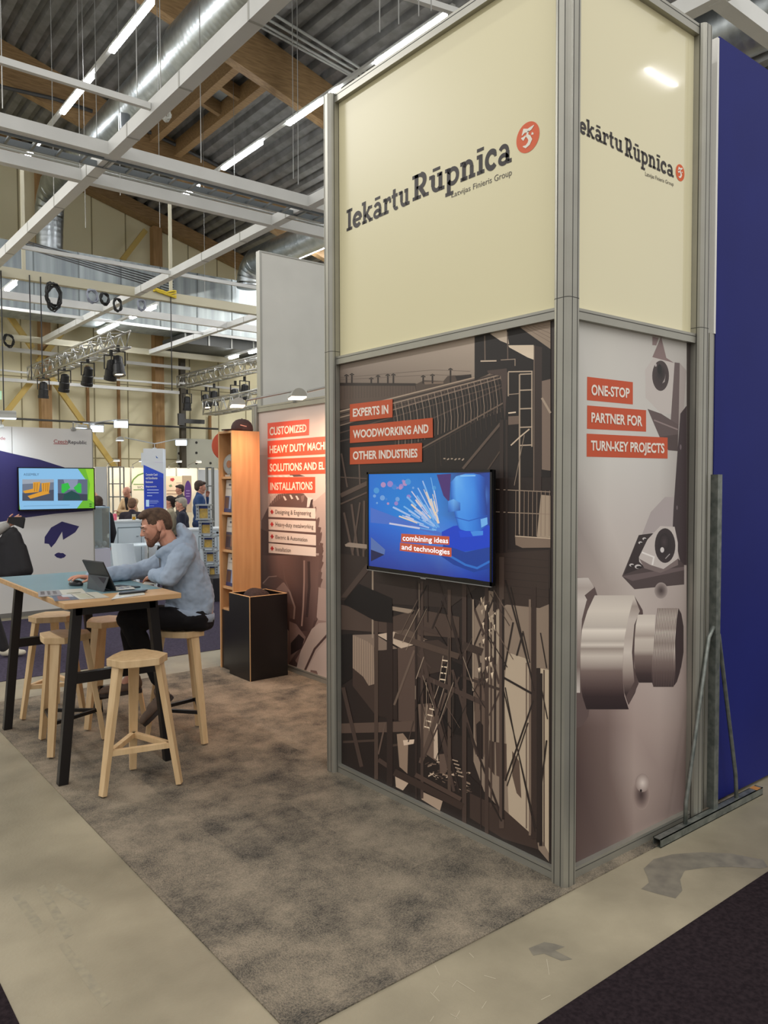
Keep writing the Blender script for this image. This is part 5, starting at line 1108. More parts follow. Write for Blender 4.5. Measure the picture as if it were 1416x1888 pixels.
for yy, nm in ((2.52, 'a'), (3.83, 'b')):
    for sx, foot, top in ((-1, TX0+.015, TX0+.115), (1, TX1-.03, TX1-.125)):
        m = MB(); m.bar((top, yy, TZ-.034), (foot, yy, .006), .05, .056, (sx, 0, 0)); m.build('leg', blackm, tb, bevel=.002)
    m = MB(); m.bar((TX0+.07, yy, .615), (TX1-.085, yy, .615), .045, .06); m.build('cross_bar', blackm, tb)
    m = MB(); m.bar((TX0+.1, yy, TZ-.065), (TX1-.11, yy, TZ-.065), .05, .06); m.build('top_bar', blackm, tb)
m = MB(); m.bar((TX0+.13, 2.55, TZ-.06), (TX0+.13, 3.8, TZ-.06), .04, .05); m.build('side_bar', blackm, tb)
m = MB(); m.bar((TX1-.14, 2.55, TZ-.06), (TX1-.14, 3.8, TZ-.06), .04, .05); m.build('side_bar', blackm, tb)

def make_stool(black_rest, label, cx, cy, a0, h=.755):
    t = thing('bar_stool', label, 'stool', (0, 0, 0), None)
    # seat: triangle with long cut corners; straight long sides
    pl = []
    for k in range(3):
        a = math.radians(120*k); c = Vector((math.cos(a), math.sin(a))); d = Vector((-c.y, c.x))
        pl += [c*.158-d*.066, c*.158+d*.066]
    out = []
    for i, q in enumerate(pl):
        out.append(q)
        n = pl[(i+1) % 6]
        if i % 2 == 1: out.append((q+n)/2*1.06)
    m = MB(); m.vprism([(q.x, q.y) for q in out], h-.042, h); m.build('seat', pine, t, bevel=.003)
    for k in range(3):
        a = math.radians(120*k); c = Vector((math.cos(a), math.sin(a), 0))
        m = MB(); p = c*.132+Vector((0, 0, h-.043)); q = c*.243+Vector((0, 0, .008)); m.bar(p, q, .062, .034, c, .04, .03); m.build('leg', pine, t, bevel=.002)
    rz = .21 if black_rest else .235
    mm = blackm if black_rest else pine
    m = MB(); k_ = .243-(.243-.132)*(rz/(h-.05)); P = [Vector((math.cos(math.radians(120*k))*(k_-.012), math.sin(math.radians(120*k))*(k_-.012), rz)) for k in range(3)]
    for k in range(3): m.bar(P[k], P[(k+1) % 3], .02 if black_rest else .03, .022 if black_rest else .03)
    m.build('footrest', mm, t, label='black metal footrest' if black_rest else None)
    t.location = (cx, cy, .006); t.rotation_euler = (0, 0, math.radians(a0)); t['group'] = 'bar stools round the table'
    return t
make_stool(False, 'pale wooden three-legged bar stool standing free at the near table end, wooden footrest', -1.03, 2.25, 77)
make_stool(True, 'pale wooden bar stool tucked under the table between the black legs, black footrest', -1.16, 3.2, -8)
make_stool(False, 'pale wooden bar stool at the long table side by the aisle, wooden footrest', -1.0, 4.03, 190)
make_stool(True, 'pale wooden bar stool the person in the hoodie sits on', -.475, 2.87, 40)
make_stool(True, 'pale wooden bar stool with white sheen half hidden behind the person\'s knees', -.74, 3.56, 212)

# ---- things on the table
tabm = mat('tablet_black', (34, 35, 38), .45); stm = mat('stand_grey', (72, 76, 82), .45, rgb2=(66, 70, 76), scale=9)
zt_ = TZ+.0012
def tp(px, py, z=0): return onZ(px, py, zt_+z)
tab = thing('tablet_computer', 'black tablet computer propped on its grey folding stand on the table', 'tablet', tuple(tp(190, 1085)))
bl = tp(170, 1078); br = tp(213, 1090)
base = Vector((tp(209, 1089))); e1 = Vector((-.02, .26, 0))     # lower screen edge runs along the table length
A_ = Vector((-.93, 2.74, zt_+.004))
# screen plane: lower edge from S0 to S1, leaning away from the user
S1 = tp(213, 1090); up3 = None
def onpl(px, py, p, n): return onP(px, py, p, n)
nrm = Vector((-.80, -.30, -.52)).normalized()                      # back of the screen faces the viewer and slightly down
c_tl = onpl(151, 1033, S1, nrm); c_tr = onpl(189, 1037.5, S1, nrm); c_br = S1+Vector((0, 0, .006)); c_bl = c_tl + (c_br-c_tr)
m = MB(); th = nrm*-.009
q = [c_bl, c_br, c_tr, c_tl]; m.mesh(q+[v+th for v in q], [(0, 1, 2, 3), (7, 6, 5, 4), (0, 4, 5, 1), (1, 5, 6, 2), (2, 6, 7, 3), (3, 7, 4, 0)]); m.build('screen_body', tabm, tab, bevel=.001)
mid_l = c_bl.lerp(c_tl, .5)+nrm*.002; mid_r = c_br.lerp(c_tr, .5)+nrm*.002
f_l = tp(160.5, 1085); f_r = tp(191, 1092)
m = MB(); m.mesh([mid_l, mid_r, f_r, f_l]+[v+Vector((.004, .003, -.001)) for v in (mid_l, mid_r, f_r, f_l)], [(0, 1, 2, 3), (7, 6, 5, 4), (0, 4, 5, 1), (1, 5, 6, 2), (2, 6, 7, 3), (3, 7, 4, 0)]); m.build('kickstand', stm, tab)
Q = lambda u, v: mid_l.lerp(mid_r, u).lerp(f_l.lerp(f_r, u), v)+(f_r-f_l).cross(mid_l-f_l).normalized()*.0015
s_ = 1
m = MB(); m.face([q_+(CAM-q_).normalized()*.004 for q_ in (Q(.5, .1), Q(.88, .1), Q(.88, .5), Q(.5, .5))]); m.build('camera_cutout', mat('cutout', (30, 28, 44), .3), tab)
kb = [tp(213, 1088), tp(240, 1083), tp(272, 1088), tp(232, 1092)]
m = MB(); a0_ = S1; kd = Vector((.9, .35, 0)).normalized(); ke = (c_bl-c_br); ke.z = 0
kq = [a0_, a0_+kd*.2, a0_+kd*.2+ke, a0_+ke]
m.mesh([v+Vector((0, 0, .001)) for v in kq]+[v+Vector((0, 0, .007)) for v in kq], [(3, 2, 1, 0), (4, 5, 6, 7), (0, 1, 5, 4), (1, 2, 6, 5), (2, 3, 7, 6), (3, 0, 4, 7)]); m.build('keyboard', mat('keyboard_dark', (40, 46, 54), .5), tab)
m = MB()
for i in range(10):
    for j in range(4):
        c = a0_+kd*(.03+.04*j)+ke*(.06+.093*i)+Vector((0, 0, .008)); m.box(c, (.013, .013, .002), Matrix.Rotation(math.atan2(kd.y, kd.x), 3, 'Z'))
m.build('key_lettering', mat('key_grey', (62, 68, 76), .5), tab)
# mouse
mp = tp(141, 1080); ms_ = thing('computer_mouse', 'black computer mouse under the hand of the person in the hoodie', 'mouse', tuple(mp))
m = MB(); m.ball(mp+Vector((0, .01, .012)), (.033, .055, .026), Matrix.Rotation(.5, 3, 'Z'), 18, 12); o = m.build('mouse_shell', mat('mouse_black', (30, 32, 35), .35), ms_, smooth=True)
m = MB(); m.bar(mp+Vector((-.012, -.02, .036)), mp+Vector((.0, -.03, .033)), .008, .006); m.build('wheel', tabm, ms_)
# leaflets, papers, phone
leaf_ink = printed('leaflet_ink', .3)
def leaflet(quad, z, parts, name, label, cat, group=None):
    mb = MB(); Zf = lambda u, v, e=0: onZ(*bil(quad, u, v), zt_-.001+z+e)
    mb.face([Zf(0, 0), Zf(1, 0), Zf(1, 1), Zf(0, 1)], ink=(208, 205, 190)); b = [Zf(0, 0), Zf(1, 0), Zf(1, 1), Zf(0, 1)]; lo = [Vector((v.x, v.y, TZ+max(0, z-.003))) for v in b]
    for i in range(4): mb.face([lo[i], lo[(i+1) % 4], b[(i+1) % 4], b[i]], ink=(160, 156, 150))
    for j, (pts, c) in enumerate(parts): mb.face([Zf(u, v, .0002*(j+1)) for u, v in pts], ink=c)
    return tag(mb.build(name, leaf_ink), label, cat, group)
leaflet([(101, 1108), (202, 1101), (178, 1091), (93, 1096)], .003, [([(.0, 0), (.45, 0), (.42, .95), (0, 1)], (84, 92, 112)), ([(.08, .1), (.3, .1), (.3, .6), (.1, .7)], (150, 84, 70)), ([(.2, .5), (.42, .45), (.4, .95), (.2, .95)], (196, 200, 205)), ([(.5, .2), (.7, .2), (.7, .8), (.5, .8)], (188, 186, 160)), ([(.74, .1), (.76, .1), (.76, .95), (.74, .95)], (120, 120, 110))], 'leaflet', 'glossy leaflet with blue photos at the near table edge', 'leaflet')
leaflet([(71, 1100), (160, 1094), (151, 1085), (70, 1090)], .004, [([(.0, 0), (.5, 0), (.48, .95), (0, 1)], (150, 146, 146)), ([(.05, .3), (.14, .3), (.14, .9), (.05, .9)], (84, 70, 66)), ([(.2, .2), (.26, .2), (.26, .9), (.2, .9)], (90, 80, 76)), ([(.32, .3), (.4, .3), (.4, .85), (.32, .85)], (96, 84, 80)), ([(.6, .2), (.9, .2), (.9, .35), (.6, .35)], (150, 150, 132))], 'leaflet', 'pale leaflet with small photos by the long table edge', 'leaflet')
leaflet([(205, 1105), (268, 1096), (262, 1089), (219, 1093)], .0025, [([(.1, .1), (.9, .15), (.85, .3), (.12, .25)], (196, 200, 206))], 'paper_sheet', 'white paper sheet under the phone', 'paper')
leaflet([(214, 1088), (250, 1085), (240, 1080), (213, 1082)], .009, [([(.1, .2), (.9, .2), (.85, .4), (.12, .4)], (150, 156, 166)), ([(.1, .55), (.8, .55), (.8, .7), (.12, .7)], (160, 166, 176))], 'paper_sheet', 'white printed sheet lying on the keyboard', 'paper')
leaflet([(263, 1077), (288, 1077), (286, 1066), (270, 1068)], .004, [([(.1, .2), (.9, .2), (.85, .3), (.12, .3)], (120, 130, 150)), ([(.1, .5), (.9, .5), (.85, .58), (.12, .58)], (120, 130, 150)), ([(.1, .7), (.9, .7), (.85, .78), (.12, .78)], (120, 130, 150))], 'paper_sheet', 'white printed sheet beside the folded arm', 'paper')
ph = thing('mobile_phone', 'dark mobile phone lying on the white sheet at the table edge', 'phone', tuple(tp(245, 1092)))
m = MB(); qd = [onZ(*p, zt_+.012) for p in ((219, 1094), (268, 1089), (272, 1086.5), (222, 1090))]; m.mesh([v-Vector((0, 0, .007)) for v in qd]+qd, [(3, 2, 1, 0), (4, 5, 6, 7), (0, 1, 5, 4), (1, 2, 6, 5), (2, 3, 7, 6), (3, 0, 4, 7)]); m.build('phone_body', tabm, ph)
m = MB(); qc = sum(qd, Vector())/4; m.face([qc+(v-qc)*.92+Vector((0, 0, .0004)) for v in qd]); m.build('phone_screen', mat('phone_glass', (30, 34, 40), .08), ph)

# ================================================================== PEOPLE
skin = mat('skin_light', (206, 150, 126), .5, rgb2=(196, 138, 114), scale=18)
def hand_parts(m, wrist, fdir, palm, thumb_side, size=1.0, curl=(.25, .35, .35), spread=.14):
    """palm and five fingers: fdir towards the fingertips, palm = direction the palm faces, thumb_side +1/-1"""
    f = Vector(fdir).normalized(); n = Vector(palm); n = (n-f*n.dot(f)).normalized(); s = f.cross(n)*thumb_side   # s points to the thumb
    w_ = Vector(wrist); S = size
    for k in range(4):
        o = (.027-.0185*k)*S
        m.capsule(w_+s*(o*.55)+f*.012*S, w_+s*o+f*(.088-.004*abs(k-1))*S, .0135*S, .0115*S, 10, 4)
    m.ball(w_+f*.045*S+n*.004*S, (.04*S, .03*S, .016*S), Matrix((f, s, n)).transposed(), 12, 8)
    for k, L in enumerate((.070, .078, .072, .056)):
        o = (.027-.0185*k)*S; b = w_+s*o+f*(.088-.004*abs(k-1))*S
        d = (f+s*(spread*(1.2-k)*.7)).normalized(); a = 0; r = .0092*S
        for j, part in enumerate((.45, .31, .24)):
            a += curl[j]; dd = (d*math.cos(a)+n*math.sin(a)).normalized(); e = b+dd*L*part*S; m.capsule(b, e, r, r*.93, 10, 4); b = e; r *= .93
    b = w_+s*.022*S+f*.018*S; d = (f*.62+s*.72+n*.3).normalized(); e = b+d*.042*S; m.capsule(b, e, .0135*S, .011*S, 10, 4)
    d2 = (f*.85+s*.42+n*.32).normalized(); e2 = e+d2*.032*S; m.capsule(e, e2, .0108*S, .0096*S, 10, 4); e3 = e2+(f*.95+s*.15+n*.3).normalized()*.024*S; m.capsule(e2, e3, .0096*S, .008*S, 10, 4)
def frame_of(fwd, up):
    f = Vector(fwd).normalized(); u = Vector(up); u = (u-f*u.dot(f)).normalized(); s = u.cross(f)     # s: the figure's left
    return f, s, u
def head_parts(m, c, f, s, u, k=1.0, nose=1.0):
    """c: centre of the skull; k scales"""
    R = Matrix((f, s, u)).transposed(); E = lambda a, b, z: c+(f*a+s*b+u*z)*k
    m.ball(E(-.010, 0, .022), (.092*k, .075*k, .09*k), R, 24, 16)
    m.ball(E(.022, 0, -.012), (.070*k, .066*k, .085*k), R, 20, 14)
    m.capsule(E(.05, 0, -.075), E(.062, 0, -.088), .034*k, .026*k, 14, 5)
    for b in (-1, 1):
        m.capsule(E(-.015, b*.048, -.055), E(.055, b*.02, -.088), .024*k, .02*k, 12, 4)
        m.ball(E(-.008, b*.078, -.008), (.017*k, .0075*k, .029*k), R @ Matrix.Rotation(b*.35, 3, 'Z') @ Matrix.Rotation(-.2, 3, 'Y'), 12, 8)
        m.capsule(E(.078, b*.014, .018), E(.068, b*.045, .016), .012*k, .011*k, 10, 4)
        m.ball(E(.062, b*.038, -.02), (.017*k, .017*k, .016*k), R, 10, 8)
    m.capsule(E(.083, 0, .008), E(.1025*nose, 0, -.027), .0088*k, .0105*k, 12, 4)
    for b in (-1, 1): m.ball(E(.092, b*.0105, -.031), (.0105*k, .0085*k, .008*k), R, 10, 8)
    m.capsule(E(.081, -.014, -.058), E(.081, .014, -.058), .0085*k, .0085*k, 10, 4)
    m.capsule(E(.079, -.012, -.069), E(.079, .012, -.069), .009*k, .009*k, 10, 4)
def eyes(c, f, s, u, parent, k=1.0, shut=False):
    E = lambda a, b, z: c+(f*a+s*b+u*z)*k; R = Matrix((f, s, u)).transposed()
    m = MB()
    for b in (-1, 1):
        m.ball(E(.0805, b*.031, -.003), (.0062*k, .0115*k, .0042*k), R, 12, 8)
    m.k = 1
    for b in (-1, 1): m.ball(E(.0855, b*.031, -.0035), (.003*k, .0052*k, .0042*k), R, 10, 8)
    m.build('eye_detail', [mat('eye_white', (170, 156, 148), .3), mat('eye_iris', (46, 40, 40), .2)], parent, smooth=True)

# ---------------- the person at the table
F0 = Vector((-.93, .37, 0)).normalized(); S0 = Vector((-F0.y, F0.x, 0)) * 1.0            # S0: the person's left, towards the viewer
P0 = Vector((-.47, 2.86, 0)); UZ = Vector((0, 0, 1))
def bp_(px, py, s): return onP(px, py, P0+S0*s, S0)
per = thing('person', 'person in a grey-blue hoodie and black trousers seated on a bar stool, using the tablet', 'person', (P0.x, P0.y, .006))
pel = bp_(366, 1128, 0); chest = bp_(340, 1050, 0); neck0 = bp_(318, 1012, 0); 
hc = bp_(288, 970, 0)
hf, hs, hu = frame_of(F0*math.cos(.3)-UZ*math.sin(.3)+S0*.1, UZ*math.cos(.3)+F0*math.sin(.3))
sh_l = bp_(338, 1022, .18); sh_r = bp_(322, 1028, -.19)
el_l = bp_(313, 1074, .22); wr_l = bp_(286, 1064, .03)
el_r = bp_(262, 1058, -.27); wr_r = bp_(178, 1074, -.20)
el_l.z = max(el_l.z, TZ+.055); wr_l.z = TZ+.055
wr_r = Vector((wr_r.x, wr_r.y, TZ+.05)) ; el_r.z = max(el_r.z, TZ+.06)
mo = Vector((mp.x, mp.y, zt_+.045)); wr_r = mo+(el_r-mo).normalized()*.105; wr_r.z = TZ+.05; hd_r = mo-wr_r; hd_r.z = .012
hip_l = bp_(362, 1140, .09); hip_r = bp_(362, 1138, -.09)
kn_l = bp_(236, 1140, .13); kn_r = bp_(240, 1134, -.12)
an_l = bp_(300, 1268, .10); an_r = bp_(246, 1243, -.10)
m = MB()
head_parts(m, hc, hf, hs, hu, 1.06)
m.capsule(hc-hf*.03-hu*.05, neck0, .056, .062); m.capsule(neck0, chest, .07, .1); m.capsule(chest, pel, .1, .1)
for a, b, c, r in ((sh_l, el_l, wr_l, (.045, .036, .026)), (sh_r, el_r, wr_r, (.045, .036, .026))):
    m.capsule(chest, a, .05, .05); m.capsule(a, b, r[0], r[1]); m.capsule(b, c, r[1], r[2])
for a, b, c in ((hip_l, kn_l, an_l), (hip_r, kn_r, an_r)):
    m.capsule(pel, a, .09, .07); m.capsule(a, b, .06, .05); m.capsule(b, c, .045, .034)
hand_parts(m, wr_r, hd_r, -UZ+hd_r*.1, 1, 1.0, (.12, .28, .3))
hl = bp_(276, 1060, -.06)-wr_l; hl.z = -.03
hand_parts(m, wr_l, hl, -UZ, -1, 1.0, (.2, .3, .3))
m.capsule(an_l, bp_(290, 1300, .1), .034, .03); m.capsule(an_r, bp_(228, 1262, -.1), .034, .03)
body = fuse(m, 'body', skin, per, .0045, 3)
eyes(hc, hf, hs, hu, per, 1.06)
E = lambda a, b, z: hc+(hf*a+hs*b+hu*z)*1.06
RH = Matrix((hf, hs, hu)).transposed()
hairm = mat('hair_brown', (92, 70, 54), .85, rgb2=(66, 48, 37), scale=45, stretch=(1, 1, 1), bump=.3)
m = MB(); m.ball(E(-.0135, 0, .030), (.0985, .0815, .0925), RH, 28, 18); m.ball(E(.02, 0, .085), (.07, .062, .04), RH, 20, 12); m.ball(E(-.052, 0, .002), (.056, .07, .066), RH, 20, 12); m.ball(E(.064, 0, .086), (.03, .054, .022), RH, 14, 10)
hair = fuse(m, 'hair', hairm, per, .006, 3)
# trim the cap of hair to the hairline: remove what lies over face and ears
me = hair.data; off = wloc(hair); bm = bmesh.new(); bm.from_mesh(me); dl = []
for v in bm.verts:
    d = (v.co+off-hc)/1.06; a, z, b = d.dot(hf), d.dot(hu), d.dot(hs)
    line = .072 if a > .05 else (.012 if a > -.005 else (-.06 if a < -.04 else .03))
    if abs(b) < .058 and a > .05: line = .066
    if z < line: dl.append(v)
bmesh.ops.delete(bm, geom=dl, context='VERTS'); bm.to_mesh(me); bm.free()
beardm = mat('beard_brown', (116, 76, 58), .85, rgb2=(92, 60, 46), scale=90, bump=.3)
m = MB()
for b in (-1, 1):
    m.capsule(E(-.004, b*.0625, -.03), E(.02, b*.052, -.066), .012, .019, 10, 4); m.capsule(E(.02, b*.05, -.066), E(.058, b*.02, -.092), .02, .02, 10, 4)
    m.capsule(E(.0875, b*.003, -.0485), E(.078, b*.024, -.056), .0062, .005, 8, 3); m.capsule(E(.078, b*.024, -.056), E(.066, b*.03, -.085), .006, .012, 8, 3)
m.capsule(E(.066, -.012, -.094), E(.066, .012, -.094), .0275, .0275, 12, 4); m.capsule(E(.083, -.006, -.079), E(.08, .006, -.086), .008, .012, 8, 3)
fuse(m, 'beard', beardm, per, .004, 2)
m = MB()
for b in (-1, 1): m.capsule(E(.0905, b*.014, .018), E(.078, b*.046, .02), .0042, .003, 8, 3)
m.build('eyebrow', hairm, per, smooth=True)
# hoodie
hoodm = mat('hoodie_fabric', (160, 174, 192), .9, rgb2=(148, 162, 180), scale=5, bump=.25, bscale=7, spec=.15)
m = MB(); RT = Matrix((F0, S0, UZ)).transposed()
w0 = bp_(352, 1126, 0); w1 = bp_(352, 1108, 0); w2 = bp_(345, 1080, 0); w3 = bp_(337, 1050, 0); w4 = bp_(327, 1024, 0)
chain(m, [(w0, (.158, .172, .05)), (w1, (.165, .168, .09)), (w2, (.16, .168, .1)), (w3, (.15, .175, .11)), (w4, (.125, .155, .075))], RT)
chain(m, [(sh_l-S0*.04, (.08, .06, .08)), (w4, (.08, .08, .07)), (sh_r+S0*.04, (.08, .06, .08))], RT)
for a, b, c in ((sh_l, el_l, wr_l), (sh_r, el_r, wr_r)):
    m.capsule(a, b, .08, .064); m.capsule(b, c, .062, .045); d = (c-b).normalized(); m.capsule(c-d*.03, c-d*.005, .044, .043, 12, 3)
# hood lying on the shoulders
hk = bp_(338, 998, 0)
hp = []
for i in range(19):
    a = math.radians(-150+300*i/18); bk = (1+math.cos(a))/2
    hp.append((neck0 - F0*(.092*math.cos(a)-.004) + S0*math.sin(a)*.098 + UZ*(-.035+.095*bk), .026+.022*bk))
for (p, r0), (q, r1) in zip(hp, hp[1:]): m.capsule(p, q, r0, r1, 12, 4)
chain(m, [(bp_(334, 976, 0), (.035, .075, .045)), (bp_(342, 990, 0), (.05, .1, .055)), (bp_(350, 1008, 0), (.05, .11, .06)), (bp_(352, 1030, 0), (.06, .13, .06))], RT, 6)
hd = fuse(m, 'hoodie', hoodm, per, .007, 6, folds=.03, fsize=.085)
m = MB(); z1 = bp_(296, 1013, .0)+F0*.055; z2 = bp_(300, 1050, .0)+F0*.02
m = MB(); m.bar(bp_(294, 1020, .06), bp_(295, 1046, .06), .01, .008, S0); m.build('zip_pull', mat('zip_metal', (110, 112, 116), .35, .8), hd)
m = MB(); m.capsule(bp_(297, 1012, -.03)+F0*.01, bp_(297, 1012, .05)+F0*.0, .018, .02); m.build('shirt_collar', mat('shirt_black', (22, 22, 25), .9), per)
# ribbed hem and cuffs
m = MB(); n = 40
def hem(t, dz, g): return bp_(350, 1128, 0)+F0*((.158+g)*math.cos(t))+S0*((.176+g)*math.sin(t))+UZ*(dz+.042*math.cos(t))
vs = []; fs = []
for i in range(n):
    t = 2*PI*i/n; vs += [hem(t, -.03, -.01), hem(t, -.026, .006), hem(t, .022, .008), hem(t, .03, -.012)]
for i in range(n):
    j = (i+1) % n
    for k in range(3): fs.append((i*4+k, j*4+k, j*4+k+1, i*4+k+1))
m.mesh(vs, fs); m.build('hem_band', mat('hoodie_rib', (150, 163, 181), .95), hd, smooth=True)
for b, c in ((el_l, wr_l), (el_r, wr_r)):
    d = (c-b).normalized(); m = MB(); m.tube([c-d*.055, c-d*.045, c-d*.005, c+d*.004], .044, 18, [.045, .0475, .0445, .036]); m.build('cuff', mat('hoodie_rib', (150, 163, 181), .95), hd, smooth=True)
# trousers
trm = mat('trouser_black', (21, 19, 21), .85, rgb2=(27, 25, 27), scale=7, bump=.25, bscale=9, spec=.2)
m = MB(); m.ball(bp_(362, 1143, 0), (.125, .16, .062), RT); m.ball(bp_(368, 1149, 0), (.095, .16, .055), RT)
for a, b, c, sgn in ((hip_l, kn_l, an_l, 1), (hip_r, kn_r, an_r, -1)):
    m.capsule(a, b, .092, .07); m.ball(b, (.074, .07, .074)); e = b.lerp(c, .88); m.capsule(b, e, .07, .05); m.ball(b.lerp(c, .3), (.072, .062, .07)); m.ball(b.lerp(c, .62), (.062, .056, .06))
for o_ in m.v: pass
fuse(m, 'trousers', trm, per, .008, 5, folds=.02, fsize=.09)
# shoes
shm = mat('shoe_brown', (112, 92, 78), .7, rgb2=(98, 80, 68), scale=20); solem = mat('shoe_sole', (52, 42, 38), .7)
def shoe(heel, toe, up, parent, mm=shm, k=1.0, sm=solem, nm='shoe'):
    h, t = Vector(heel), Vector(toe); f = (t-h).normalized(); u = Vector(up); u = (u-f*u.dot(f)).normalized(); s = u.cross(f); R = Matrix((f, s, u)).transposed(); L = (t-h).length
    m = MB(); P = lambda a, b, z: h+f*a*L+s*b+u*z
    m.ball(P(.14, 0, .05*k), (.045*k, .036*k, .05*k), R); m.capsule(P(.16, 0, .04*k), P(.55, 0, .035*k), .04*k, .04*k); m.ball(P(.72, .004, .03*k), (.075*k, .043*k, .03*k), R); m.ball(P(.88, .002, .024*k), (.035*k, .036*k, .024*k), R); m.capsule(P(.16, 0, .06*k), P(.14, 0, .085*k), .038*k, .037*k)
    o = fuse(m, nm, mm, parent, .006, 2)
    pl = [(.0, -.028), (.04, -.034), (.3, -.031), (.55, -.037), (.78, -.042), (.93, -.03), (1.0, -.005), (.98, .018), (.85, .04), (.6, .042), (.3, .034), (.05, .034), (0, .026)]
    m = MB(); m.prism(pl, lambda q: P(q[0], q[1]*k, -.012*k), lambda q: P(q[0], q[1]*k, .012*k)); m.build('sole', sm, o)
    m = MB()
    for i in range(4): a = .36+.08*i; m.tube([P(a, -.02, .068*k-.02*i*.4*k), P(a+.02, 0, .078*k-.012*i*k), P(a, .02, .068*k-.02*i*.4*k)], .003, 5)
    m.build('shoelace', mat('lace_dark', (52, 44, 40), .8), o)
    return o
shoe(bp_(318, 1283, .10)+UZ*0, bp_(264, 1338, .12), F0*.75+UZ*.65, per)
shoe(bp_(262, 1272, -.1), bp_(183, 1282, -.1), UZ, per)
